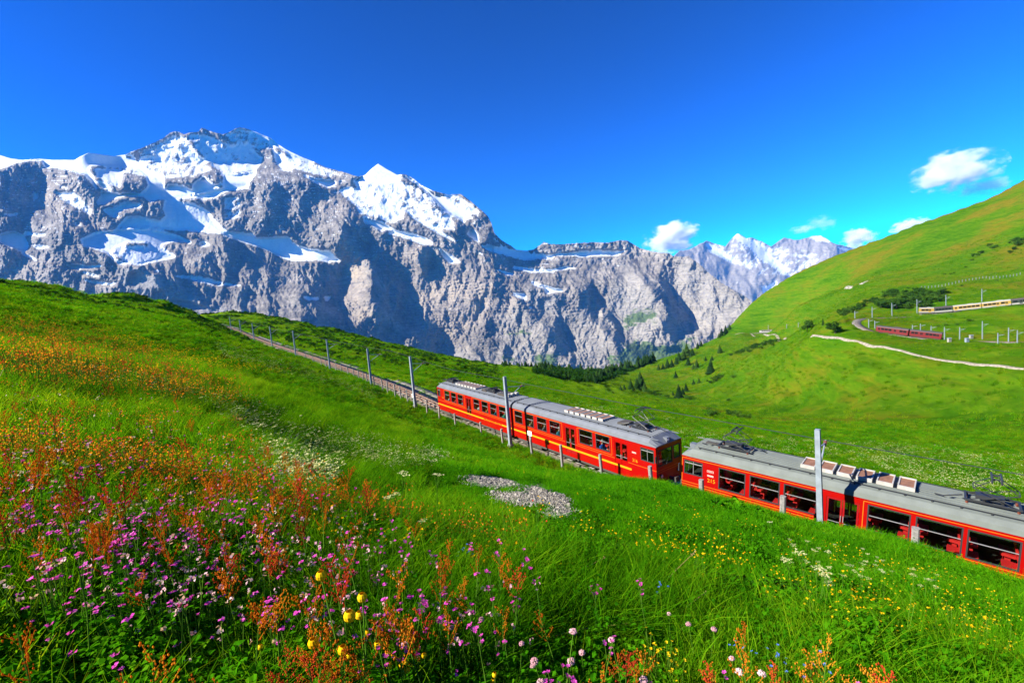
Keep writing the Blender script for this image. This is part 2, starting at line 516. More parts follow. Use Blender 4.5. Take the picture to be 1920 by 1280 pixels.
def tz(X, Y):
    """height of the built ground (bilinear on its own grid) in the viewed sector"""
    X, Y = np.asarray(X, float), np.asarray(Y, float)
    lr = np.log(np.maximum(np.hypot(X, Y), 0.26)); th = np.clip(np.arctan2(X, Y), G_TH[0], G_TH[-1] - 1e-6)
    i = np.clip(np.searchsorted(G_LR, lr) - 1, 0, len(G_LR) - 2)
    fj = (th - G_TH[0]) / (G_TH[1] - G_TH[0]); j = np.clip(fj.astype(int), 0, len(G_TH) - 2)
    t = np.clip((lr - G_LR[i]) / (G_LR[i + 1] - G_LR[i]), 0, 1); u = fj - j
    return (ZGRID[i, j] * (1 - u) + ZGRID[i, j + 1] * u) * (1 - t) + (ZGRID[i + 1, j] * (1 - u) + ZGRID[i + 1, j + 1] * u) * t

def bases(px, py, H, z0, z1, n=420):
    """for pixels (arrays): the ground point above which, at height H, the pixel's ray passes first between depths z0 and z1"""
    px, py = np.atleast_1d(np.asarray(px, float)), np.atleast_1d(np.asarray(py, float))
    H = np.broadcast_to(np.asarray(H, float), px.shape)
    d = ray(px, py)
    zs = np.exp(np.linspace(math.log(z0), math.log(z1), n))
    P = d[:, None, :] * zs[None, :, None]
    g = tz(P[..., 0], P[..., 1])
    below = P[..., 2] - g < H[:, None]
    k = np.argmax(below, 1); ok = below.any(1)
    k = np.where(ok, k, n - 1)
    q = P[np.arange(len(px)), k]
    return np.stack([q[:, 0], q[:, 1], g[np.arange(len(px)), k]], -1), ok

def on_ground(x, y, z0, lo=0.5, hi=1.8):
    q, ok = bases([x], [y], 0.0, z0 * lo, z0 * hi)
    return q[0]
# ------------------------------------------------------------------ mountains
ZA = lambda q: (q[0] / 4.0, 220 + q[1] / 4.0)
ZB = lambda q: (420 + q[0] / 4.0, 220 + q[1] / 4.0)
ZC = lambda q: (560 + q[0] / 4.0, 420 + q[1] / 4.0)
ZD = lambda q: (940 + q[0] / 4.0, 430 + q[1] / 4.0)
ZP = lambda q: q
def polys(text):
    """lines 'zoom value x,y x,y ...' -> [(value, [(px,py)])]"""
    out = []
    for ln in text.strip().splitlines():
        t = ln.split()
        if len(t) < 4: continue
        f = {'A': ZA, 'B': ZB, 'C': ZC, 'D': ZD, 'P': ZP}[t[0]]
        out.append((float(t[1]), np.array([f(tuple(float(v) for v in q.split(','))) for q in t[2:]])))
    return out

def inside(poly, X, Y):
    res = np.zeros(X.shape, bool)
    n = len(poly)
    for i in range(n):
        x1, y1 = poly[i]; x2, y2 = poly[(i + 1) % n]
        c = ((y1 > Y) != (y2 > Y))
        with np.errstate(divide='ignore', invalid='ignore'):
            xi = (x2 - x1) * (Y - y1) / (y2 - y1) + x1
        res ^= c & (X < xi)
    return res

def blur(a, k, n=2):
    for _ in range(n):
        for ax in (0, 1):
            pad = [(0, 0), (0, 0)]; pad[ax] = (k + 1, k)
            b = np.cumsum(np.pad(a, pad, mode='edge'), axis=ax)
            sl1 = [slice(None)] * 2; sl2 = [slice(None)] * 2
            sl1[ax] = slice(2 * k + 1, None); sl2[ax] = slice(0, -(2 * k + 1))
            a = (b[tuple(sl1)] - b[tuple(sl2)]) / (2 * k + 1)
    return a

def sample(a, x0, y0, st, X, Y):
    """bilinear sample of grid a (rows y, cols x)"""
    fx = np.clip((X - x0) / st, 0, a.shape[1] - 1.001); fy = np.clip((Y - y0) / st, 0, a.shape[0] - 1.001)
    ix, iy = fx.astype(int), fy.astype(int)
    tx, ty = fx - ix, fy - iy
    return (a[iy, ix] * (1 - tx) + a[iy, ix + 1] * tx) * (1 - ty) + (a[iy + 1, ix] * (1 - tx) + a[iy + 1, ix + 1] * tx) * ty

def solve_relief(gx, gy, eps, iters=260):
    """heights D whose x differences follow gx and y differences gy (weighted), by conjugate gradients"""
    wy = 0.35
    def A(D):
        r = eps * D
        dx = D[:, 1:] - D[:, :-1]
        r[:, 1:] += dx; r[:, :-1] -= dx
        dy = wy * (D[1:] - D[:-1])
        r[1:] += dy; r[:-1] -= dy
        return r
    b = np.zeros_like(gx)
    b[:, 1:] += gx[:, :-1]; b[:, :-1] -= gx[:, :-1]
    b[1:] += wy * gy[:-1]; b[:-1] -= wy * gy[:-1]
    D = np.zeros_like(gx); r = b - A(D); p = r.copy(); rs = (r * r).sum()
    for _ in range(iters):
        Ap = A(p)
        al = rs / ((p * Ap).sum() + 1e-12)
        D += al * p; r -= al * Ap
        rn = (r * r).sum()
        p = r + rn / rs * p; rs = rn
    return D

SKY_MAIN = [(-400,330),(-250,318),(-150,300),(-80,296),(0,291),(20,297),(40,300),(75,298),(100,300),(140,300),(150,294),(165,287),(180,288),(215,293),(235,290),(250,283),(265,278),(290,267),(305,260),(320,248),(332,246),(345,252),(355,249),(372,247),(378,240),(390,244),(403,249),(418,252),(430,248),(442,241),(452,239),(465,242),(490,252),(510,260),(520,270),(540,282),(565,294),(590,304),(610,314),(630,319),(655,326),(670,331),(685,328),(697,316),(709,307),(725,317),(745,328),(760,327),(775,334),(790,347),(810,357),(840,365),(865,364),(880,375),(900,392),(915,405),(922,420),(927,437),(940,450),(960,462),(968,468),(985,470),(1000,468),(1010,461),(1020,454),(1035,458),(1055,458),(1080,456),(1110,454),(1140,455),(1165,450),(1178,452),(1200,465),(1225,472),(1255,475),(1260,479),(1275,482),(1290,480),(1310,494),(1330,512),(1350,528),(1375,543),(1400,557),(1410,566),(1414,580),(1425,610),(1450,650)]

SHADE_MAIN = polys("""
A 0.75 0,390 130,345 230,330 310,340 330,430 280,560 240,600 270,640 240,720 0,690
A 1.7 330,720 450,750 560,740 700,790 870,800 820,840 720,860 600,910 590,950 480,930 440,800 300,770 160,760 0,740 0,690 240,720
A 1.2 560,430 640,440 750,580 720,640 660,560 600,480
A 1.0 690,370 850,370 1040,405 1240,480 1250,580 1050,560 940,540 860,540 740,440
A 1.9 600,910 720,860 900,838 1120,838 1260,860 1350,890 1440,950 1300,960 1500,1000 1920,1000 1920,1290 1200,1290 1140,1200 970,1120 850,1060 760,1010 620,980
A 0.9 1380,150 1520,120 1800,80 1920,90 1920,410 1760,430 1620,400 1500,280
A 0.6 1130,640 1300,620 1560,700 1620,790 1480,760 1250,740
A 0.9 0,870 100,850 180,880 220,970 190,1010 100,985 0,940
A 1.2 0,1020 240,1040 470,1100 600,1150 560,1240 380,1200 200,1100 0,1060
A -0.7 330,430 380,380 560,440 660,560 700,700 860,790 700,780 560,730 350,720 260,620 300,540
A -0.6 60,1180 120,1060 380,1120 380,1230 100,1280 0,1280
A -0.6 870,1100 980,1110 1130,1200 1200,1290 860,1290
B 1.0 0,130 130,75 370,160 400,240 270,250 280,380 0,430
B 0.9 400,240 560,290 850,430 800,460 560,410 430,300
B 2.0 0,910 110,940 330,1010 440,1070 560,1090 700,1080 880,1090 890,1290 0,1290
B 0.9 370,420 420,420 430,700 400,800 350,740
B 0.9 560,620 610,590 640,750 570,720
B 0.8 950,690 1030,760 1090,880 1050,1000 960,950 990,800
B 1.5 860,800 940,850 1000,960 1140,1090 1150,1150 1300,1180 1390,1290 1110,1290 1080,1110 1010,1040 900,930
B 1.4 1480,960 1540,990 1550,1100 1490,1120
B 1.3 1500,560 1560,600 1700,730 1830,790 1850,880 1720,870 1700,800 1620,700
B 1.0 1560,900 1600,960 1750,960 1920,1060 1920,1110 1780,1090 1640,980
B 0.8 1040,740 1200,790 1280,840 1180,850 1050,790
B -0.6 200,500 300,380 360,420 350,740 200,850 100,700
B -0.6 650,560 850,560 940,700 860,800 880,1060 800,990 640,980 640,760
C 1.7 0,290 310,280 330,470 230,570 300,650 430,735 520,700 560,790 660,800 740,900 900,970 1030,960 1000,1100 0,1000
C 1.5 440,200 540,260 600,370 720,390 800,440 860,520 770,590 780,700 860,760 1030,790 1080,890 1030,970 900,975 740,900 660,800 590,790 580,650 520,540 530,330 480,260
C -0.5 690,460 720,460 750,580 720,550
C -0.5 650,540 690,540 740,660 690,630
C -0.5 670,800 830,790 830,920 760,910 720,830
C -0.4 0,570 100,590 140,640 100,690 0,690
C -0.8 330,480 440,250 520,320 520,540 580,650 570,780 520,690 430,720 240,590
C -0.8 780,180 900,140 930,250 900,400 870,540 790,420 750,250
C -0.7 940,300 1150,300 1320,330 1370,430 1400,650 1300,600 1100,640 880,720 870,600
C 1.4 910,160 980,180 990,350 930,370 900,250
C 1.4 1310,530 1360,560 1370,690 1320,650 1290,580
C 1.0 1240,620 1300,690 1260,700
C 1.0 1180,440 1200,440 1200,510 1180,510
C 1.4 1640,560 1840,610 1860,640 1830,710 1760,690 1700,640
C 1.2 1840,720 1920,730 1920,900 1850,870
D 1.4 320,680 380,690 480,740 500,790 480,830 530,900 510,920 400,860 330,850 340,750
D 1.5 660,620 760,700 860,740 930,840 1000,860 1140,930 1120,980 1020,970 960,900 880,890 800,820 750,760 700,700
D 1.2 590,440 640,400 700,440 720,530 830,650 820,680 760,600 690,540 620,480
D 1.6 1010,290 1100,330 1200,400 1270,470 1320,550 1400,680 1380,710 1330,680 1300,760 1320,830 1270,850 1220,720 1240,640 1180,520 1080,430 1060,370
D 1.1 940,170 1030,230 1040,260 980,250
D 1.1 560,330 640,330 640,370 590,370
D 1.1 140,340 210,340 190,400 140,390
D 1.3 130,530 240,550 340,600 280,640 200,610
D 1.0 1580,480 1620,530 1650,620 1600,560
D 0.9 1460,430 1560,500 1540,530
D -0.6 850,400 960,270 1060,370 1080,440 1180,540 1230,640 1200,740 1000,800 850,700 800,560
D -0.7 1240,430 1360,220 1500,280 1640,400 1860,540 1870,620 1700,720 1500,780 1400,660 1320,540
""")

SNOW_MAIN = polys("""
A 1 -200,200 0,240 60,260 240,260 560,280 650,220 720,220 860,250 930,270 1060,330 1100,390 1220,440 1240,480 1100,440 1040,400 850,370 690,365 660,390 640,440 560,410 430,380 340,380 310,330 230,325 130,340 0,390 -200,390
A 1 650,380 700,440 740,560 830,560 900,570 950,560 1050,570 1240,590 1400,590 1550,560 1650,530 1870,500 1860,530 1690,560 1620,600 1520,620 1460,600 1300,620 1230,610 1130,640 1080,600 940,590 840,620 790,650 720,655 740,600 760,580 640,450
A 0.62 700,380 850,380 1040,410 1130,450 1230,480 1250,560 1240,590 1050,570 1110,520 1090,450 930,410 900,540 720,450
A 1 1090,450 1230,480 1250,580 1070,570 1110,520
A 1 1240,560 1260,500 1380,510 1440,540 1450,490 1530,440 1600,500 1700,490 1600,540 1400,590 1250,600
A 1 1640,420 1760,430 1920,405 1920,440 1800,470 1700,450
A 1 720,470 800,500 850,550 770,540
A 0.8 1230,620 1450,640 1560,700 1620,780 1700,850 1900,870 1920,920 1760,900 1700,880 1500,860 1300,850 1100,830 860,830 950,740 1050,740 1200,770 1240,740 1220,690
A 0.8 760,690 850,670 940,630 1050,640 1060,680 950,690 880,720 900,760 830,750
A 0.9 600,910 720,860 900,835 1120,835 1260,860 1350,890 1430,930 1440,950 1300,930 1220,960 1210,980 1080,940 960,940 860,980 830,1020 780,1010 620,970
A 0.8 840,1020 870,1060 970,1110 900,1110 840,1060 780,1010
A 0.56 830,960 1220,960 1330,1050 1200,1080 970,1110 860,1040
A 1 970,1110 1100,1080 1180,1050 1220,1010 1330,1050 1200,1070 1060,1110
A 1 0,870 100,850 180,880 220,970 190,1010 100,985 0,940
A 1 180,855 340,880 330,895 190,880
A 0.9 230,955 410,965 330,985 270,985
A 0.9 470,1100 560,1100 880,1120 680,1130 560,1140
A 0.9 600,1150 700,1170 760,1190 720,1200 620,1170
A 0.9 100,985 240,1040 300,1090 230,1060
A 1 0,700 60,725 150,715 120,740 50,735
A 0.9 1480,940 1540,930 1580,960 1520,975
A 0.7 230,570 290,560 290,610 250,640
A 0.7 390,470 520,540 500,550 400,490
A 0.5 400,560 560,560 700,690 680,740 480,640
A 0.9 550,790 600,785 610,820 570,810
A 0.62 1120,1130 1220,1150 1180,1165
A 0.5 1250,1180 1480,1180 1860,1270 1600,1270
A 0.8 0,1190 70,1190 40,1210 0,1210
A 0.7 560,1200 760,1230 880,1240 840,1265 700,1250
A 0.53 1400,130 1520,120 1700,190 1920,260 1920,400 1700,430 1600,380 1480,250
A 0.47 940,300 1290,130 1400,150 1500,300 1600,400 1450,450 1250,470 1130,400 1050,330
A 0.85 1200,230 1330,210 1290,260
A 0.9 1360,190 1420,230 1580,350 1520,330 1400,240
B 0.54 0,180 200,230 300,300 260,390 0,430
B 0.47 0,130 130,75 370,160 400,240 250,250 60,190
B 1 0,870 80,865 150,890 300,900 480,890 510,930 560,960 650,985 800,1000 850,1050 880,1080 780,1090 700,1070 560,1080 440,1060 330,1000 250,970 110,930 0,890
B 1 0,430 100,435 250,405 190,490 190,510 30,545 0,540
B 1 570,420 700,460 830,470 850,500 780,530 700,500
B 1 960,480 1050,420 1100,340 1160,290 1260,360 1330,430 1300,480 1150,500 1070,490
B 0.53 850,550 900,520 960,510 1000,560 970,480 1060,490 1180,490 1300,480 1340,520 1300,590 1340,680 1360,760 1250,800 1100,740 1020,730 970,660 900,600
B 1 1040,740 1200,790 1280,840 1180,850 1050,790
B 0.85 1280,840 1420,870 1520,900 1580,950 1500,960 1400,920 1220,870
B 1 1330,425 1400,450 1560,550 1700,640 1830,760 1800,790 1700,730 1560,600 1440,500
B 0.9 1640,620 1760,690 1900,770 1830,760
B 0.9 1850,820 1900,860 1920,950 1820,880
B 0.9 1420,760 1590,830 1700,900 1760,950 1600,870
B 0.9 1600,970 1720,1040 1780,1090 1700,1100 1640,1040
B 1 180,60 300,95 375,140 430,185 570,260 720,325 650,340 500,285 400,225 340,165 220,110
B 0.5 380,250 500,290 700,350 870,420 800,460 600,410 450,370
B 0.46 1300,450 1500,560 1700,700 1750,850 1600,840 1400,760 1300,650
B 0.5 1560,560 1760,580 1920,700 1920,760 1760,690
B 0.62 360,240 430,280 500,340 520,420 430,400 380,330
B 0.45 0,600 120,600 130,760 0,780
C 0.9 1580,310 1700,340 1920,340 1920,365 1760,365 1640,335
C 0.68 1560,240 1700,200 1800,220 1920,230 1900,270 1720,270 1620,260
C 0.8 1360,160 1420,150 1560,190 1780,205 1560,240 1420,200
C 0.9 1440,90 1560,150 1480,130
C 0.7 1270,170 1420,240 1360,230
C 0.62 1430,310 1640,380 1560,390
C 0.9 1740,430 1800,450 1900,490 1930,510 1850,520 1840,480 1760,460
C 0.75 1600,510 1700,520 1720,580 1640,550
C 0.9 740,920 800,960 880,985 820,980
C 0.9 480,870 540,870 545,905 500,895
C 0.8 20,540 160,550 150,570 60,570
C 0.8 190,540 235,535 230,580 195,580
D 0.85 0,90 60,150 100,150 240,165 170,180 0,150
D 0.85 60,270 200,290 340,310 480,275 600,295 400,310 240,325 100,300
D 0.62 80,240 260,200 420,175 700,150 940,160 880,200 600,210 440,200 220,240
D 0.95 210,380 290,410 370,430 480,460 340,485 330,450 230,410
D 0.7 60,480 160,490 200,530 110,510
D 0.7 630,295 680,295 670,310
D 0.7 150,555 250,590 230,600
""")
WARM_MAIN = polys("""
C 1 320,280 500,260 520,540 580,780 420,720 240,590 340,420
C 1 760,200 900,140 1080,260 1330,320 1560,440 1660,600 1600,680 1380,700 1250,850 1090,900 860,740 860,540 780,420
B 0.9 680,540 850,570 940,690 860,740 720,660
B 0.6 800,980 900,900 1000,1040 1080,1280 900,1280
A 0.6 300,560 380,400 580,460 860,790 560,730 350,720
A 0.6 60,1180 120,1060 380,1120 380,1230 100,1280
C 0.5 1040,780 1280,760 1240,900 1100,940
""")
PALE_MAIN = polys("""
D 1 850,400 960,270 1100,420 1230,640 1500,780 1400,840 1000,860 850,700 800,560
D 1 1240,430 1360,220 1640,400 1870,540 1870,640 1700,720 1500,780 1400,660
D 0.6 0,560 800,560 900,900 900,960 0,1010
""")
GREEN_MAIN = polys("""
D 0.9 880,700 940,665 1080,615 1200,610 1160,680 1000,710 900,745
D 0.62 890,540 1050,500 1020,570 920,600
D 0.75 1600,650 1640,650 1690,690 1640,690
D 0.8 1640,400 1740,450 1860,520 1840,500 1700,470
D 0.6 840,380 900,270 950,250 880,330 830,440
D 0.9 780,960 1020,940 1060,970 1140,940 1160,880 1360,880 1340,920 1200,1000 760,1010
D 0.8 1330,830 1460,810 1480,860 1340,860
D 0.7 0,930 100,940 100,990 0,1000
D 0.75 200,940 460,930 500,980 240,990
D 0.6 110,770 160,750 300,800 240,810
D 0.6 400,530 520,520 480,580
D 0.55 200,650 280,660 280,700 210,690
D 0.6 1020,830 1100,820 1080,850
C 0.62 1480,790 1680,780 1850,830 1800,850 1500,830
C 0.55 1700,700 1800,700 1820,740 1720,730
C 0.8 1530,980 1640,980 1640,1040 1540,1040
C 0.8 1720,980 1920,970 1920,1060 1740,1040
P 0.9 1170,640 1260,652 1290,640 1300,680 1170,690
""")
SCREE_MAIN = polys("""
C 1 880,985 1040,970 1060,930 1090,930 1180,1000 1300,1040 1440,1060 1440,1120 900,1120
A 0.8 980,1110 1240,1210 1350,1290 900,1290
P 0.9 290,560 345,560 400,575 460,590 520,605 470,612 400,598 330,585
D 0.8 200,500 420,490 440,560 340,590 240,540
""")

def build_mountain(name, sky, x0, x1, ybot, st, shade, snow, warm, pale, green, scree, base, lean, bench, relief_amp, noise_amp, seed, m, rows, jag=1.0, sky_rows=10):
    # coarse relief from the lie of the buttresses
    cs = 4.0
    gx_ = np.arange(x0 - 20, x1 + 24, cs); gy_ = np.arange(200, ybot + 40, cs)
    CX, CY = np.meshgrid(gx_, gy_)
    G = np.full(CX.shape, -0.12)
    for v, p in shade:
        G[inside(p, CX, CY)] = v
    G = blur(G, 1, 1)
    D = solve_relief(G * cs, 0.12 * np.clip(G, 0, 1.5) * cs, 0.8e-4)
    masks = {}
    for nm, pl in (('snow', snow), ('warm', warm), ('pale', pale), ('green', green), ('scree', scree)):
        ms = 2.0
        mx = np.arange(x0 - 20, x1 + 24, ms); my = np.arange(200, ybot + 40, ms)
        MX, MY = np.meshgrid(mx, my)
        M = np.zeros(MX.shape)
        for v, p in pl:
            ii = inside(p, MX, MY)
            M[ii] = np.maximum(M[ii], v)
        masks[nm] = blur(M, 1 if nm == 'snow' else 5, 1 if nm == 'snow' else 2)
    xs = np.arange(x0, x1 + st, st)
    sx, sy = np.array([q[0] for q in sky], float), np.array([q[1] for q in sky], float)
    ysky = np.interp(xs, sx, sy)
    rock = 1.0 - 0.75 * np.clip(sample(masks['snow'], x0 - 20, 200, 2.0, xs, ysky + 3), 0, 1)
    ysky = ysky + jag * rock * (1.5 * fbm(xs / 9.0, xs * 0 + 3.1, 4, seed) + 0.8 * fbm(xs / 2.6, xs * 0, 2, seed + 9))
    v = np.linspace(0, 1, rows)
    X = np.broadcast_to(xs[None], (rows, len(xs))).copy()
    Y = ysky[None] + v[:, None] * (ybot - ysky[None])
    # ribs, gullies and strata
    warp = 14 * fbm(X / 60, Y / 60, 3, seed + 2)
    tilt = 0.28 * (Y - 300)
    rib = ridged((X + warp + tilt * 0.6) / 46, (Y + warp) / 150, 5, seed + 4, 0.55)
    rib2 = ridged((X + warp * .6 + tilt) / 17, (Y) / 40, 4, seed + 21, 0.6)
    blk = fbm(X / 14, Y / 10, 5, seed + 33, 0.62)
    st1 = (Y + 0.10 * X + 13 * fbm(X / 80, Y / 34, 4, seed + 41)) / (6.5 + 2.5 * smooth(-.3, .3, fbm(X / 200, Y / 40, 2, seed + 43)))
    strata = np.abs((st1 % 1.0) - 0.5) * 2 + 0.6 * np.abs(((st1 * 2.3) % 1.0) - 0.5)
    S = np.clip(sample(masks['snow'], x0 - 20, 200, 2.0, X, Y), 0, 1)
    rough_px = 1.0 - 0.86 * smooth(0.7, 0.95, S)
    sc = sample(masks['scree'], x0 - 20, 200, 2.0, X, Y)
    gr = sample(masks['green'], x0 - 20, 200, 2.0, X, Y)
    rough_px = rough_px * (1 - 0.75 * smooth(0.4, 0.8, sc)) * (1 - 0.4 * smooth(0.4, 0.9, gr))
    big = ridged((X + warp * 1.5 + tilt * 0.4) / 120, (Y + warp) / 330, 3, seed + 90, 0.5)
    fine0 = ridged((X + warp * .4 + tilt) / 7.5, Y / 11, 3, seed + 44, 0.6)
    # where the snow lies: patches broken up along ledges and gullies
    nz = 0.5 + 0.5 * np.clip(0.62 * fbm((X + tilt * 1.4) / 9, Y / 7, 4, seed + 50, 0.65) - 0.30 * (rib2 - 0.2) + 0.28 * fbm(X / 40, Y / 22, 3, seed + 61) - 0.25 * (strata - 0.8), -1, 1)
    dust = 0.155 * smooth(560, 400, Y) * smooth(1260, 1000, X) + 0.03 * smooth(420, 330, Y) + 0.09 * smooth(880, 960, X) * smooth(1240, 1150, X) * smooth(535, 490, Y)
    led = 0.5 + 0.5 * np.clip(1.1 * fbm((X + tilt * 2.0) / 16, Y / 2.6, 4, seed + 57, 0.7) - 0.4 * fine0, -1, 1)
    snow_a = np.maximum(smooth(-0.07, 0.07, S - nz * 0.92 + 0.03), 0.9 * smooth(-0.03, 0.04, dust - led + 0.06))
    rough_px = rough_px * (1 - 0.72 * blur(snow_a, 3, 1))
    fine = ridged((X + warp * .4 + tilt) / 7.5, Y / 11, 3, seed + 44, 0.6)
    pl_ = sample(masks['pale'], x0 - 20, 200, 2.0, X, Y)
    dg = ridged((X * .8 - Y * .62 + warp * 1.3) / 30, (X * .62 + Y * .8 + warp) / 130, 4, seed + 91, 0.58)
    patchy = .35 + .95 * smooth(-.35, .35, fbm(X / 75, Y / 55, 3, seed + 120))
    wm_ = np.clip(sample(masks['warm'], x0 - 20, 200, 2.0, X, Y), 0, 1)
    N = (-big * 22 - rib * 11 - dg * 13 - rib2 * 5.0 + blk * 3.6 * patchy * (1 - .6 * pl_) - fine * 2.4 * patchy * (1 - .6 * pl_) - 1.4 * patchy * (1 - .6 * pl_) * ridged((X + tilt) / 3.6, Y / 6.0, 2, seed + 45)) * rough_px * (1 - .35 * sample(masks['pale'], x0 - 20, 200, 2.0, X, Y)) + strata * (0.7 + 0.5 * pl_ + 0.8 * wm_ + 0.7 * smooth(470, 560, Y)) * rough_px * smooth(-0.3, 0.3, fbm(X / 45, Y / 40, 2, seed + 77))
    Dd = sample(D, x0 - 20, 200, cs, X, Y)
    mpp = base / FPX                                    # metres per pixel at the base distance
    depth = base + (ybot - Y) * mpp * lean + bench(X, Y) * mpp + (Dd * relief_amp + N * noise_amp) * mpp
    P = ray(X, Y) * depth[..., None]
    # the mountain's far side
    back = []
    top = P[0]
    for k in range(1, 7):
        q = top.copy()
        rad = q / np.linalg.norm(q[:, :2], axis=1)[:, None]
        q = q + rad * (k * mpp * 22) * np.array([1, 1, 0])
        q[:, 2] = top[:, 2] - (k ** 1.3) * mpp * 20 - (1 + 0.4 * fbm(xs / 30, xs * 0 + k, 3, seed)) * mpp * 3
        back.append(q)
    allP = np.concatenate([np.stack(back[::-1]), P], 0)
    gn = 0.5 + 0.5 * fbm(X / 18, Y / 9, 4, seed + 70, 0.6) 
    green_a = smooth(-0.08, 0.12, gr - gn * 0.9 + 0.08) * (1 - snow_a)
    nb = len(back)
    def ext(a, top_val=None):
        t = np.repeat(a[:1], nb, 0) if top_val is None else np.full((nb, a.shape[1]), top_val)
        return np.concatenate([t, a], 0).ravel()
    attrs = dict(snow=ext(snow_a), green=ext(green_a), warm=ext(sample(masks['warm'], x0 - 20, 200, 2.0, X, Y)),
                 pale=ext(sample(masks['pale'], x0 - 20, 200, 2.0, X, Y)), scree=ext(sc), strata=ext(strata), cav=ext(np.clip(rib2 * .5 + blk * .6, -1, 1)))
    f = grid_faces(rows + nb, len(xs))[:, ::-1]
    me = mesh_np(name, allP.reshape(-1, 3), f, m, True, attrs)
    o = link(name, me)
    return tag(o, kind='structure')

def mountain_material():
    m, nt, out = mat_new('mountain_rock_and_snow')
    g = NT(nt)
    p = g.pos()
    snow, green, warm, pale, scree, strata, cav = (g.attr(k) for k in ('snow', 'green', 'warm', 'pale', 'scree', 'strata', 'cav'))
    n1 = g.noise(p, 0.0035, 8, 0.68)
    n2 = g.noise(g.scalevec(p, (0.012, 0.012, 0.05)), 1.0, 7, 0.7)
    n3 = g.noise(p, 0.02, 6, 0.7)
    rock = g.ramp(n1, [(0.32, (0.074, 0.067, 0.058)), (0.5, (0.165, 0.147, 0.125)), (0.66, (0.30, 0.268, 0.225))])
    wrm = g.ramp(n1, [(0.30, (0.15, 0.128, 0.108)), (0.5, (0.25, 0.212, 0.17)), (0.72, (0.35, 0.275, 0.18))])
    pal = g.ramp(n2, [(0.30, (0.175, 0.166, 0.15)), (0.5, (0.265, 0.245, 0.212)), (0.70, (0.36, 0.322, 0.25))])
    c = g.mix(g.math('MULTIPLY', warm, 0.9), rock, wrm)
    c = g.mix(g.math('MULTIPLY', pale, 0.85), c, pal)
    c = g.mix(scree, c, (0.24, 0.235, 0.225))
    # bedding: darker beds between paler ones
    c = g.mix(g.math('MULTIPLY', g.step(strata, 0.85, 1.2), g.math('ADD', 0.28, g.math('MULTIPLY', pale, 0.22))), c, (0.08, 0.08, 0.085))
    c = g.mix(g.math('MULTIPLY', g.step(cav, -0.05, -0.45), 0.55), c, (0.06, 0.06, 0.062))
    n4 = g.noise(g.scalevec(p, (0.03, 0.03, 0.16)), 1.0, 6, 0.75)
    n5 = g.noise(g.scalevec(p, (0.004, 0.004, 0.045)), 1.0, 8, 0.78)
    c = g.mix(g.math('MULTIPLY', g.step(n5, 0.53, 0.60), 0.45), c, (0.060, 0.054, 0.048))
    c = g.mix(g.math('MULTIPLY', g.step(n5, 0.46, 0.39), 0.35), c, (0.36, 0.325, 0.275))
    c = g.mix(g.math('MULTIPLY', g.step(n4, 0.54, 0.64), 0.5), c, (0.055, 0.055, 0.056))
    c = g.mix(g.math('MULTIPLY', g.step(n4, 0.45, 0.36), 0.35), c, (0.40, 0.385, 0.36))
    c = g.mix(g.math('MULTIPLY', g.step(n2, 0.52, 0.68), 0.35), c, (0.07, 0.07, 0.072))
    grn = g.ramp(n3, [(0.35, (0.030, 0.060, 0.012)), (0.6, (0.065, 0.110, 0.022))])
    c = g.mix(g.math('MULTIPLY', green, 0.92), c, grn)
    ice = g.ramp(n3, [(0.35, (0.50, 0.57, 0.62)), (0.55, (0.62, 0.65, 0.68))])
    c = g.mix(snow, c, ice)
    b = g.n('BsdfPrincipled')
    g.l(c, b.inputs['Base Color'])
    b.inputs['Roughness'].default_value = 0.85
    b.inputs['Specular IOR Level'].default_value = 0.15
    h = g.math('MULTIPLY', g.math('ADD', n3, g.math('MULTIPLY', n2, 0.6)), g.math('SUBTRACT', 1.0, g.math('MULTIPLY', snow, 0.75)))
    g.l(g.bump(h, 0.6, 20.0), b.inputs['Normal'])
    g.l(b.outputs[0], out.inputs['Surface'])
    return m
MAT_MTN = mountain_material()

def bench_main(X, Y):
    # the set-back terrace under the right hand crest and the deep-set upper snow basin
    t = smooth(900, 1000, X) * smooth(1300, 1180, X)
    b1 = t * 90 * smooth(545, 480, Y)
    b2 = smooth(150, 230, X) * smooth(700, 560, X) * 120 * smooth(345, 300, Y)
    b3 = 60 * smooth(440, 330, Y) * smooth(560, 640, X) * smooth(960, 880, X)
    b4 = -120 * smooth(560, 660, Y) * smooth(500, 420, X)
    return b1 + b2 + b3 + b4 + 0.12 * (X - 700) * (X > 700)
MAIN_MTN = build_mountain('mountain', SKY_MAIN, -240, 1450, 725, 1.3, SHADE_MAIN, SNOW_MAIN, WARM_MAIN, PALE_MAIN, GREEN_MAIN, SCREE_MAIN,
                          4300.0, 0.75, bench_main, 1.45, 1.0, 100, MAT_MTN, 340)

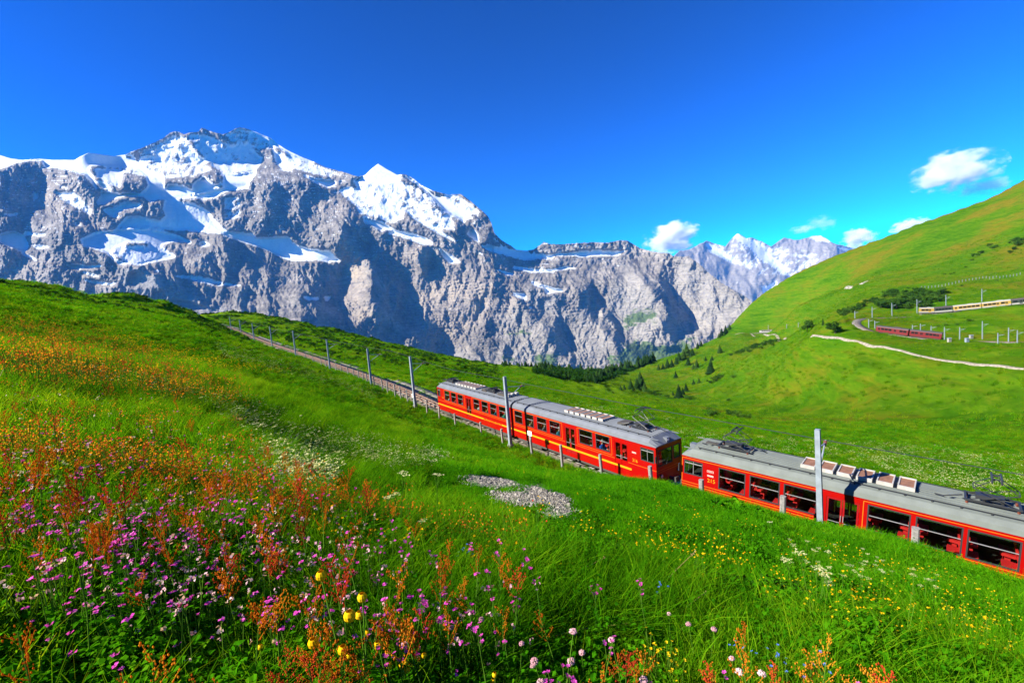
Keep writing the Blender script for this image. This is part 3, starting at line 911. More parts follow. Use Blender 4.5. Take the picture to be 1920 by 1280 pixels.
SKY_FAR = [(1150,500),(1230,488),(1262,480),(1275,470),(1290,468),(1300,464),(1312,457),(1325,451),(1335,455),(1345,458),(1360,462),(1368,452),(1375,444),(1383,437),(1392,442),(1400,447),(1410,445),(1420,450),(1430,453),(1438,458),(1446,462),(1455,456),(1462,450),(1470,446),(1480,447),(1490,450),(1500,449),(1512,446),(1525,442),(1538,441),(1550,447),(1562,456),(1580,460),(1590,463),(1600,465),(1615,468),(1640,462),(1665,448),(1680,438),(1693,432),(1706,436),(1725,446),(1780,470),(1850,500)]
SHADE_FAR = polys("""
D 1.2 1290,190 1330,150 1420,180 1560,240 1700,250 1740,300 1660,380 1600,350 1500,260 1380,200
D 1.1 1860,430 1920,470 1920,600 1880,600 1850,520
D -0.7 1680,120 1780,30 1900,110 1920,300 1800,360 1740,240
P 0.8 1383,437 1400,447 1445,470 1420,480 1395,465
P 0.9 1450,560 1480,500 1500,520 1470,570
P -0.6 1445,470 1530,445 1560,470 1500,540 1460,500
P 0.7 1560,456 1620,470 1580,500
""")
SNOW_FAR = polys("""
P 0.8 1320,452 1340,462 1380,490 1400,500 1370,492 1330,472
P 0.52 1375,444 1383,437 1420,450 1450,470 1440,480 1400,465
P 0.66 1400,458 1440,478 1480,505 1470,512 1430,488
P 0.6 1510,446 1538,440 1560,455 1530,452
P 0.8 1480,515 1500,520 1490,545 1478,540
P 0.9 1430,545 1455,525 1462,545 1440,560
P 0.6 1560,460 1620,468 1600,480
P 0.8 1683,437 1693,431 1712,440 1700,447
P 0.36 1290,470 1330,455 1420,520 1500,520 1560,470 1440,455 1383,440
P 0.40 1420,520 1470,560 1440,575
""")
PALE_FAR = polys("P 1 1250,430 1800,430 1800,720 1250,720")
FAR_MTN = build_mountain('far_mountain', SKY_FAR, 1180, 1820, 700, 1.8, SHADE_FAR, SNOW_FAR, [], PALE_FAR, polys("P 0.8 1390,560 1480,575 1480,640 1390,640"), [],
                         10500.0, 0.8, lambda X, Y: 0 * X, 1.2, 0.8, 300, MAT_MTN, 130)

# ------------------------------------------------------------------ haze: one box of thin air round the whole place
def build_haze():
    m, nt, out = mat_new('thin_air')
    pv = nt.nodes.new('ShaderNodeVolumePrincipled')
    pv.inputs['Color'].default_value = (0.10, 0.38, 1.0, 1)
    pv.inputs['Density'].default_value = HAZE
    pv.inputs['Anisotropy'].default_value = 0.0
    nt.links.new(pv.outputs[0], out.inputs['Volume'])
    co = [np.array(o.bound_box) for o in (GROUND, MAIN_MTN, FAR_MTN)]
    co = np.concatenate(co)
    lo, hi = co.min(0) - np.array([200, 200, 1.0]), co.max(0) + np.array([200, 200, 8.0])
    V = [(x, y, z) for z in (lo[2], hi[2]) for y in (lo[1], hi[1]) for x in (lo[0], hi[0])]
    F = [(0, 2, 3, 1), (4, 5, 7, 6), (0, 1, 5, 4), (2, 6, 7, 3), (0, 4, 6, 2), (1, 3, 7, 5)]
    o = link('haze', mesh_np('haze', V, F, m))
    tag(o, kind='stuff')
    print('haze box', lo, hi)
HAZE = 2.3e-5
if HAZE > 0:
    build_haze()
# ------------------------------------------------------------------ mesh builder
class MB:
    def __init__(self):
        self.v, self.f, self.mi, self.cur = [], [], [], 0
    def quadpts(self, pts):
        n = len(self.v); self.v += [tuple(p) for p in pts]
        self.f.append(tuple(range(n, n + len(pts)))); self.mi.append(self.cur)
    def hexa(self, b, t):
        """8 corners: bottom 4 (ccw from above), top 4"""
        n = len(self.v); self.v += [tuple(p) for p in b] + [tuple(p) for p in t]
        for q in ((3, 2, 1, 0), (4, 5, 6, 7), (0, 1, 5, 4), (1, 2, 6, 5), (2, 3, 7, 6), (3, 0, 4, 7)):
            self.f.append(tuple(n + i for i in q)); self.mi.append(self.cur)
    def box(self, x0, x1, y0, y1, z0, z1):
        if x0 > x1: x0, x1 = x1, x0
        if y0 > y1: y0, y1 = y1, y0
        if z0 > z1: z0, z1 = z1, z0
        self.hexa([(x0, y0, z0), (x1, y0, z0), (x1, y1, z0), (x0, y1, z0)], [(x0, y0, z1), (x1, y0, z1), (x1, y1, z1), (x0, y1, z1)])
    def tube(self, pts, r, n=6, r1=None, cap=True):
        pts = [Vector(p) for p in pts]
        base = len(self.v)
        m = len(pts)
        for i, p in enumerate(pts):
            d = (pts[min(i + 1, m - 1)] - pts[max(i - 1, 0)])
            d = d.normalized() if d.length > 1e-9 else Vector((0, 0, 1))
            a = d.cross(Vector((0, 0, 1)))
            if a.length < 1e-3: a = d.cross(Vector((1, 0, 0)))
            a.normalize(); b = d.cross(a)
            rr = r if r1 is None else r + (r1 - r) * i / max(1, m - 1)
            for k in range(n):
                t = 2 * math.pi * (k + .5) / n
                self.v.append(tuple(p + a * (rr * math.cos(t)) + b * (rr * math.sin(t))))
        for i in range(m - 1):
            for k in range(n):
                k2 = (k + 1) % n
                self.f.append((base + i * n + k, base + i * n + k2, base + (i + 1) * n + k2, base + (i + 1) * n + k)); self.mi.append(self.cur)
        if cap:
            self.f.append(tuple(base + k for k in range(n))[::-1]); self.mi.append(self.cur)
            self.f.append(tuple(base + (m - 1) * n + k for k in range(n))); self.mi.append(self.cur)
    def prism(self, poly, axis, a, b):
        """extrude a 2D polygon along axis 'x','y' or 'z' from a to b"""
        def P(u, v, w):
            return {'x': (w, u, v), 'y': (u, w, v), 'z': (u, v, w)}[axis]
        n = len(self.v); m = len(poly)
        self.v += [P(u, v, a) for u, v in poly] + [P(u, v, b) for u, v in poly]
        for k in range(m):
            k2 = (k + 1) % m
            self.f.append((n + k, n + k2, n + m + k2, n + m + k)); self.mi.append(self.cur)
        self.f.append(tuple(n + k for k in range(m))[::-1]); self.mi.append(self.cur)
        self.f.append(tuple(n + m + k for k in range(m))); self.mi.append(self.cur)
    def ball(self, c, r, seg=8, rings=5, sz=1.0):
        base = len(self.v)
        for i in range(rings + 1):
            ph = math.pi * i / rings
            for k in range(seg):
                t = 2 * math.pi * k / seg
                self.v.append((c[0] + r * math.sin(ph) * math.cos(t), c[1] + r * math.sin(ph) * math.sin(t), c[2] + r * sz * math.cos(ph)))
        for i in range(rings):
            for k in range(seg):
                k2 = (k + 1) % seg
                self.f.append((base + i * seg + k, base + (i + 1) * seg + k, base + (i + 1) * seg + k2, base + i * seg + k2)); self.mi.append(self.cur)
    def mesh(self, name, mat, smooth_shade=False):
        me = bpy.data.meshes.new(name)
        me.from_pydata(self.v, [], self.f)
        for m in (mat if isinstance(mat, (list, tuple)) else [mat]):
            me.materials.append(m)
        if any(self.mi):
            me.polygons.foreach_set('material_index', np.array(self.mi, np.int32))
        bm = bmesh.new(); bm.from_mesh(me)
        bmesh.ops.recalc_face_normals(bm, faces=bm.faces)
        bm.to_mesh(me); bm.free()
        if smooth_shade:
            me.polygons.foreach_set('use_smooth', np.ones(len(me.polygons), bool))
        return me
    def build(self, name, mat, parent=None, smooth_shade=False):
        return link(name, self.mesh(name, mat, smooth_shade), parent)

def copy_tree(o, parent=None):
    c = o.copy(); COL.objects.link(c)
    if parent is not None:
        c.parent = parent
    for ch in o.children:
        copy_tree(ch, c)
    return c

def project(P):
    P = np.asarray(P, float)
    z = P @ FWD
    return 960 + FPX * (P @ RIGHT) / z, 640 - FPX * (P @ UP) / z, z

# ------------------------------------------------------------------ materials of the railway
M_STEEL = principled('galvanised_steel', (0.24, 0.285, 0.33), 0.5, 0.2, var=0.15, vscale=3)
M_RUST = principled('rusty_rail_steel', (0.15, 0.085, 0.055), 0.6, 0.3, var=0.3, vscale=6)
M_SLEEPER = principled('weathered_sleeper', (0.11, 0.085, 0.07), 0.85, var=0.3, vscale=5)
M_CONC = principled('weathered_concrete', (0.19, 0.185, 0.178), 0.9, var=0.25, vscale=14)
M_DARK = principled('dark_metal', (0.03, 0.033, 0.037), 0.5, 0.2)
M_WHITE = principled('white_paint', (0.78, 0.78, 0.76), 0.5)
M_INS = principled('brown_insulator', (0.16, 0.05, 0.03), 0.25)
def gravel_material(name, cols, scale):
    m, nt, out = mat_new(name); g = NT(nt); p = g.pos()
    v = g.n('TexVoronoi'); v.inputs['Scale'].default_value = scale; g.l(p, v.inputs['Vector'])
    sepn = g.n('SeparateColor'); g.l(v.outputs['Color'], sepn.inputs[0])
    c = g.ramp(sepn.outputs[0], [(0.1, cols[0]), (0.5, cols[1]), (0.9, cols[2])])
    n = g.noise(p, 0.7, 4)
    c = g.mix(g.math('MULTIPLY', g.step(n, 0.45, 0.7), 0.5), c, cols[0])
    b = g.n('BsdfDiffuse'); g.l(c, b.inputs['Color'])
    g.l(g.bump(v.outputs['Distance'], 1.0, 0.03), b.inputs['Normal'])
    g.l(b.outputs[0], out.inputs['Surface'])
    return m
M_BALLAST = gravel_material('track_ballast', [(0.085, 0.078, 0.072), (0.16, 0.15, 0.138), (0.27, 0.255, 0.235)], 9.0)
M_PATH = gravel_material('pale_gravel', [(0.24, 0.22, 0.175), (0.36, 0.33, 0.27), (0.48, 0.45, 0.38)], 6.0)

def plan_frames(P):
    t = np.gradient(P, axis=0); t[:, 2] = 0
    t /= np.linalg.norm(t, axis=1)[:, None]
    return t, np.stack([t[:, 1], -t[:, 0], 0 * t[:, 0]], -1)
TR_T, TR_N = plan_frames(TRACK)
# TR_N must point away from the viewer's side at the train
_i6 = int(np.argmin(((TRACK - o6) ** 2).sum(1)))
TR_S = 1.0 if TR_N[_i6] @ l6 > 0 else -1.0

def strip(name, P, w0, w1, dz, mat, parent=None, thick=0.0, kind=None, sgn=1.0, nrm=None):
    N = plan_frames(P)[1] * sgn if nrm is None else nrm
    wa = np.asarray(w0)[..., None] if np.ndim(w0) else w0
    wb = np.asarray(w1)[..., None] if np.ndim(w1) else w1
    a = P + N * wa + np.array([0, 0, dz]); b = P + N * wb + np.array([0, 0, dz])
    if thick > 0:
        rows = np.stack([a - [0, 0, thick], a, b, b - [0, 0, thick]], 0)
    else:
        rows = np.stack([a, b], 0)
    f = grid_faces(rows.shape[0], len(P))
    o = link(name, mesh_np(name, rows.reshape(-1, 3), f, mat), parent)
    if kind: o['kind'] = kind
    return o

def at_offset(px, off, base=0.0, zmin=0, zmax=1e9):
    """point of the line running beside the track (offset away from the viewer) that shows at pixel column px"""
    Q = TRACK + TR_N * TR_S * off
    x, y, z = project(Q)
    ok = (z > max(zmin, 1)) & (z < zmax)
    best = None
    for i in np.nonzero(ok)[0][:-1]:
        if ok[i + 1] and (x[i] - px) * (x[i + 1] - px) <= 0 and abs(x[i + 1] - x[i]) > 1e-6:
            t = (px - x[i]) / (x[i + 1] - x[i])
            best = Q[i] + t * (Q[i + 1] - Q[i]); break
    if best is None:
        best = Q[np.nonzero(ok)[0][np.argmin(np.abs(x[ok] - px))]]
    return best

# ------------------------------------------------------------------ the line itself
track = empty('railway_track', TRACK[_i6], None)
tag(track, kind='structure')
def sub_world(o):
    o.parent = track
    o.matrix_parent_inverse = Matrix.Translation(-Vector(TRACK[_i6]))
_nT = TR_N * TR_S
sub_world(strip('ballast', TRACK, -1.05, 1.7, -0.20, M_BALLAST, None, 0.25, 'stuff', nrm=_nT))
sub_world(strip('service_path', TRACK, 1.702, 2.9, -0.24, M_BALLAST, None, 0.35, nrm=_nT))
for s in (-0.5, 0.5):
    sub_world(strip('rail', TRACK, s - 0.035, s + 0.035, 0.0, M_RUST, None, 0.13, nrm=_nT))
sub_world(strip('rack_rail', TRACK, -0.05, 0.05, 0.03, M_RUST, None, 0.12, nrm=_nT))
sub_world(strip('kerb', TRACK, -1.22, -1.07, -0.05, M_SLEEPER, None, 0.5, nrm=_nT))
mb = MB()
_seg = np.concatenate([[0], np.cumsum(np.linalg.norm(np.diff(TRACK, axis=0), axis=1))])
_tot = _seg[-1]
for s in np.arange(2, min(_tot, 330), 0.85):
    i = min(int(np.searchsorted(_seg, s)), len(TRACK) - 1)
    c, t, n = TRACK[i], TR_T[i], _nT[i]
    p = lambda a, b, h: c + t * a + n * b + np.array([0, 0, h])
    mb.hexa([p(-.12, -.95, -.22), p(.12, -.95, -.22), p(.12, .95, -.22), p(-.12, .95, -.22)], [p(-.12, -.95, -.13), p(.12, -.95, -.13), p(.12, .95, -.13), p(-.12, .95, -.13)])
_sl = mb.build('sleeper_row', M_SLEEPER); _sl['kind'] = 'stuff'; sub_world(_sl)

# ------------------------------------------------------------------ overhead line masts
MASTS = [(1541, 985, 805, 'tall pale steel mast standing in front of the near carriage doors'),
         (958, 815, 706, 'grey steel mast between the two rear carriages of the long train'),
         (779, 746, 668, 'grey mast just uphill of the last carriage, beside empty track'),
         (697, 712, 653, 'second mast uphill of the last carriage beside the empty track'),
         (619, 683, 636, 'third mast uphill of the last carriage, above the track bend'),
         (555, 663, 620, 'fourth mast uphill of the last carriage against the blue cliff'),
         (511, 651, 612, 'fifth mast uphill of the last carriage, near the grassy cutting'),
         (477, 637, 606, 'small sixth mast uphill where the track meets the cutting'),
         (453, 626, 599, 'small seventh mast uphill rising behind the meadow shoulder'),
         (434, 616, 594, 'tiny eighth mast uphill behind the meadow shoulder')]
def vert_height(base, ytop):
    """height of a vertical at base whose top shows at pixel row ytop"""
    h = np.linspace(0.2, 12, 400)
    P = base[None] + h[:, None] * ZUP
    _, y, _ = project(P)
    return float(h[np.argmin(np.abs(y - ytop))])
WIRE_H = 5.0
for k, (px, yb, yt, lab) in enumerate(MASTS):
    off = -2.75 if k < 2 else -2.55
    b = at_offset(px, off, zmin=10, zmax=400)
    h = vert_height(b, yt)
    gz = terrain(b[:1], b[1:2])[0]
    i = int(np.argmin(((TRACK - b) ** 2).sum(1)))
    M = Matrix.Translation(Vector(b)) @ Matrix(((TR_T[i][0], _nT[i][0], 0, 0), (TR_T[i][1], _nT[i][1], 0, 0), (0, 0, 1, 0), (0, 0, 0, 1)))
    e = empty('overhead_mast', mat=M, label=lab, cat='mast', group='overhead line masts along the near track')
    m = MB(); z0 = min(gz - b[2], 0) - 0.6
    w0, w1 = 0.125, 0.10
    # an H section: two flanges and a web, tapering
    for s in (-1, 1):
        m.hexa([(-w0, s * w0 - .012, z0), (w0, s * w0 - .012, z0), (w0, s * w0 + .012, z0), (-w0, s * w0 + .012, z0)],
               [(-w1, s * w1 - .012, h), (w1, s * w1 - .012, h), (w1, s * w1 + .012, h), (-w1, s * w1 + .012, h)])
    m.hexa([(-.085, -w0 + .013, z0), (.085, -w0 + .013, z0), (.085, w0 - .013, z0), (-.085, w0 - .013, z0)],
           [(-.075, -w1 + .013, h), (.075, -w1 + .013, h), (.075, w1 - .013, h), (-.075, w1 - .013, h)])
    m.build('post', M_STEEL, e)
    hb = min(h - 0.9, WIRE_H + 0.45)
    m = MB(); m.tube([(0, w1, hb), (0, 2.0, hb - .25)], 0.03, 6); m.tube([(0, w1, hb - 1.0), (0, 1.75, hb - .1)], 0.035, 6)
    br = m.build('bracket', M_STEEL, e)
    m = MB()
    for q in range(4): m.tube([(0, 1.45 + q * .07, hb - .28 + .04 * q), (0, 1.49 + q * .07, hb - .26 + .04 * q)], 0.075, 8)
    m.tube([(0, 1.72, hb - .14), (0.0, 2.55, hb - .30)], 0.022, 6)
    m.build('insulator', M_INS, br)
    if k < 3:
        m = MB(); m.box(-.2, .2, -w0 - .05, w0 + .05, z0 + .1, z0 + 1.0); m.build('footing', M_CONC, e)
    if k == 2:
        m = MB(); m.box(-.16, .16, -w0 - .09, -w0 - .014, 1.3, 1.75); m.build('notice', M_WHITE, e)
# contact wire
m = MB()
_wp = TRACK[::4] + np.array([0, 0, WIRE_H])
m.tube([tuple(p) for p in _wp if np.linalg.norm(p) < 330], 0.02, 4)
tag(m.build('contact_wire', M_DARK), 'thin dark contact wire strung over the near track', 'overhead wire')

# ------------------------------------------------------------------ fence posts
def fence_post(b, w, htop, lab, conc, group):
    e = empty('fence_post', tuple(b), lab, 'fence post', group)
    gz = float(terrain(b[:1], b[1:2])[0]) - b[2]
    z0 = min(gz, 0) - 0.4
    i = int(np.argmin(((TRACK - b) ** 2).sum(1)))
    e.rotation_euler = (random.uniform(-.05, .05), random.uniform(-.05, .05), math.atan2(TR_T[i][1], TR_T[i][0]))
    m = MB(); c = w * .18
    poly = [(-w / 2 + c, -w / 2), (w / 2 - c, -w / 2), (w / 2, -w / 2 + c), (w / 2, w / 2 - c), (w / 2 - c, w / 2), (-w / 2 + c, w / 2), (-w / 2, w / 2 - c), (-w / 2, -w / 2 + c)]
    m.prism(poly, 'z', z0, htop)
    m.build('post', M_CONC if conc else M_SLEEPER2, e)
    if conc:
        m = MB(); m.box(-w * .16, w * .16, -w / 2 - .006, -w / 2 + .02, htop * .45, htop * .45 + w * .5)
        m.build('wire_hole', M_DARK, e)
    else:
        m = MB(); m.box(-w * .6, w * .6, -w / 2 - .02, -w / 2 + .01, htop - .12, htop - .06); m.build('wire_clip', M_STEEL, e)
M_SLEEPER2 = principled('grey_weathered_timber', (0.24, 0.22, 0.20), 0.9, var=0.25, vscale=9)
NEARP = [(1716, 988, 1030, .26, 'big pale concrete fence post with a hole, furthest right'),
         (1470, 929, 962, .24, 'pale concrete fence post left of the tall near mast'),
         (1319, 898, 921, .22, 'concrete fence post below the gap between two trains'),
         (1225, 873, 895, .20, 'concrete fence post below the red driver cab front'),
         (1130, 851, 868, .18, 'concrete fence post below the blue passenger window'),
         (1055, 833, 853, .18, 'concrete fence post below the double doors of middle carriage'),
         (998, 817, 838, .17, 'fence post carrying the small white sign below red carriage'),
         (943, 803, 826, .16, 'grey fence post just left of the mast between carriages'),
         (903, 791, 815, .15, 'grey fence post below the rear carriage lettering'),
         (854, 775, 796, .15, 'grey fence post below rear carriage doors'),
         (824, 762, 786, .15, 'grey fence post below the rear end of last carriage'),
         (801, 749, 773, .15, 'grey fence post in grass right behind the last carriage')]
SIGN_POS = None
for k, (px, yt, yb, w, lab) in enumerate(NEARP):
    b = at_offset(px, -3.0 if k < 4 else -2.5, zmin=10, zmax=70)
    gz = float(terrain(b[:1], b[1:2])[0])
    b = np.array([b[0], b[1], gz])
    ht = vert_height(b, yt)
    fence_post(b, w, ht, lab, k < 7, 'fence posts between meadow and train')
    if px == 998:
        SIGN_POS = (b, ht)
for px, yt in [(778, 728), (765, 725), (752, 720), (741, 715), (727, 711), (718, 708), (702, 702), (689, 699), (682, 696), (673, 693), (664, 690), (653, 687), (640, 683), (630, 680), (612, 675), (603, 672), (588, 667), (573, 663), (558, 659), (545, 655), (533, 652)]:
    b = at_offset(px, -2.15, zmin=55, zmax=170)
    b[2] = b[2] - .05
    ht = max(0.5, min(1.6, vert_height(b, yt)))
    fence_post(b, .14, ht, 'thin grey fence post lining the empty track behind the train', False, 'thin posts along the empty track')
if SIGN_POS is not None:
    b, ht = SIGN_POS
    e = empty('track_sign', tuple(b + np.array([-.05, -.1, ht])), 'small white lineside sign board on a post before red carriage', 'sign')
    e.rotation_euler = (0, 0, math.atan2(a6[1], a6[0]))
    m = MB(); m.box(-.26, .26, -.02, .02, .05, .42); m.build('board', M_WHITE, e)
    m = MB(); m.box(-.03, .03, .02, .06, -.3, .4); m.build('bracket', M_STEEL, e)
    m = MB(); m.box(-.17, .17, -.026, -.018, .17, .21); m.box(-.12, .10, -.026, -.018, .26, .30); m.build('lettering', M_DARK, e)
# ------------------------------------------------------------------ red rack railway carriages
M_RED = principled('red_coach_paint', (0.28, 0.002, 0.0015), 0.30, spec=0.35, coat=0.12, var=0.06, vscale=1.5)
M_REDDK = principled('dark_red_door_paint', (0.24, 0.006, 0.008), 0.3, coat=0.1)
M_YEL = principled('yellow_lining', (0.60, 0.25, 0.004), 0.4)
M_ORG = principled('orange_lining', (0.62, 0.13, 0.006), 0.4)
M_ROOF = principled('grey_roof_paint', (0.125, 0.14, 0.165), 0.5, 0.1, var=0.12, vscale=1.2)
M_ROOF2 = principled('green_grey_roof_paint', (0.135, 0.155, 0.145), 0.5, 0.1, var=0.12, vscale=1.2)
M_RUBBER = principled('black_window_rubber', (0.02, 0.02, 0.022), 0.6)
M_ALU = principled('aluminium_bar', (0.62, 0.62, 0.64), 0.35, 0.7)
M_SEAT = principled('red_seat_cloth', (0.75, 0.016, 0.016), 0.8)
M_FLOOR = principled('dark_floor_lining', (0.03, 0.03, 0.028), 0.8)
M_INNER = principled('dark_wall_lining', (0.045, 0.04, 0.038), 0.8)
M_RESW = principled('white_resistor_frame', (0.36, 0.345, 0.32), 0.6, var=0.15, vscale=4)
M_RESB = principled('brown_resistor_cover', (0.20, 0.095, 0.05), 0.7, var=0.2, vscale=5)
M_UNDER = principled('dusty_underframe', (0.05, 0.045, 0.04), 0.8)
def glass_material():
    m, nt, out = mat_new('tinted_window_glass'); g = NT(nt)
    t = g.n('BsdfTransparent'); t.inputs[0].default_value = (0.80, 0.83, 0.81, 1)
    gl = g.n('BsdfGlossy'); gl.inputs['Roughness'].default_value = 0.03; gl.inputs[0].default_value = (0.9, 0.9, 0.9, 1)
    mx = g.n('MixShader'); mx.inputs[0].default_value = 0.07; g.l(t.outputs[0], mx.inputs[1]); g.l(gl.outputs[0], mx.inputs[2])
    g.l(mx.outputs[0], out.inputs['Surface'])
    return m
M_GLASS = glass_material()

def text_mesh(name, s, size, mat, parent, mtx, width=None, extrude=0.003):
    cu = bpy.data.curves.new(name, 'FONT')
    cu.body = s; cu.size = size; cu.extrude = extrude; cu.resolution_u = 3
    tmp = bpy.data.objects.new(name + '_src', cu)
    COL.objects.link(tmp)
    dg = bpy.context.evaluated_depsgraph_get()
    me = bpy.data.meshes.new_from_object(tmp.evaluated_get(dg))
    bpy.data.objects.remove(tmp)
    bpy.data.curves.remove(cu)
    if width:
        xs = [v.co.x for v in me.vertices]
        k = width / (max(xs) - min(xs))
        for v in me.vertices: v.co.x *= k
    me.materials.clear(); me.materials.append(mat)
    o = link(name, me, parent)
    o.matrix_local = mtx
    return o

def seat_mesh():
    m = MB()
    m.hexa([(-.22, -.46, .42), (.24, -.46, .46), (.24, .46, .46), (-.22, .46, .42)], [(-.22, -.44, .52), (.22, -.44, .57), (.22, .44, .57), (-.22, .44, .52)])
    m.hexa([(-.30, -.45, .44), (-.20, -.45, .44), (-.20, .45, .44), (-.30, .45, .44)], [(-.42, -.43, .98), (-.34, -.43, .98), (-.34, .43, .98), (-.42, .43, .98)])
    for s in (-.22, .22):
        m.hexa([(-.43, s - .14, 1.0), (-.34, s - .14, 1.0), (-.34, s + .14, 1.0), (-.43, s + .14, 1.0)], [(-.45, s - .12, 1.2), (-.37, s - .12, 1.2), (-.37, s + .12, 1.2), (-.45, s + .12, 1.2)])
    m.box(-.1, .1, -.3, .3, 0, .44)
    return m.mesh('seat', M_SEAT)
SEAT = seat_mesh()

def ring(mb, x0, x1, z0, z1, y0, y1, w):
    mb.box(x0, x1, y0, y1, z0, z0 + w); mb.box(x0, x1, y0, y1, z1 - w, z1)
    mb.box(x0, x0 + w, y0, y1, z0 + w, z1 - w); mb.box(x1 - w, x1, y0, y1, z0 + w, z1 - w)

def pantograph(car, x, raised, yc=0.0):
    m = MB()
    zr = 3.56
    for s in (-.45, .45): m.box(x - .85, x + .85, yc + s - .035, yc + s + .035, zr + .10, zr + .17)
    for t in (-.8, -.25, .3, .8): m.box(x + t - .035, x + t + .035, yc - .45, yc + .45, zr + .105, zr + .165)
    m.box(x - .5, x + .35, yc - .22, yc + .22, zr + .18, zr + .34)
    m.tube([(x - .9, yc - .3, zr + .25), (x - 1.5, yc - .5, zr + .1), (x - 1.75, yc - .25, zr + .02)], .03, 5)
    m.tube([(x + .9, yc + .3, zr + .2), (x + 1.3, yc + .1, zr + .22), (x + 1.5, yc + .35, zr + .02)], .025, 5)
    pg = m.build('pantograph', M_DARK, car)
    m = MB()
    for a in (-.75, .75):
        for s in (-.4, .4):
            for q in range(3): m.tube([(x + a, yc + s, zr - .02 + q * .045), (x + a, yc + s, zr + .01 + q * .045)], .055, 7)
    m.build('insulator', M_INS, pg)
    H = raised
    m = MB()
    for s in (-.4, .4):
        m.tube([(x - .7, yc + s, zr + .15), (x + .75, yc + s * .8, zr + .15 + H * .5)], .022, 5)
        m.tube([(x + .75, yc + s * .8, zr + .15 + H * .5), (x + .05, yc + s * .5, zr + .15 + H)], .018, 5)
        m.tube([(x + .7, yc + s, zr + .15), (x - .6, yc + s * .8, zr + .15 + H * .5)], .022, 5)
        m.tube([(x - .6, yc + s * .8, zr + .15 + H * .5), (x + .05, yc + s * .5, zr + .15 + H)], .018, 5)
    m.tube([(x + .75, yc - .32, zr + .15 + H * .5), (x + .75, yc + .32, zr + .15 + H * .5)], .018, 5)
    m.tube([(x - .6, yc - .32, zr + .15 + H * .5), (x - .6, yc + .32, zr + .15 + H * .5)], .018, 5)
    m.build('folding_arm', M_DARK, pg)
    m = MB()
    for t in (-.09, .19):
        m.tube([(x + t, yc - .62, zr + .10 + H), (x + t, yc - .42, zr + .20 + H), (x + t, yc + .42, zr + .20 + H), (x + t, yc + .62, zr + .10 + H)], .035, 5)
    m.box(x - .09, x + .19, yc - .3, yc - .24, zr + .14 + H, zr + .18 + H); m.box(x - .09, x + .19, yc + .24, yc + .3, zr + .14 + H, zr + .18 + H)
    m.build('contact_bow', M_DARK, pg)

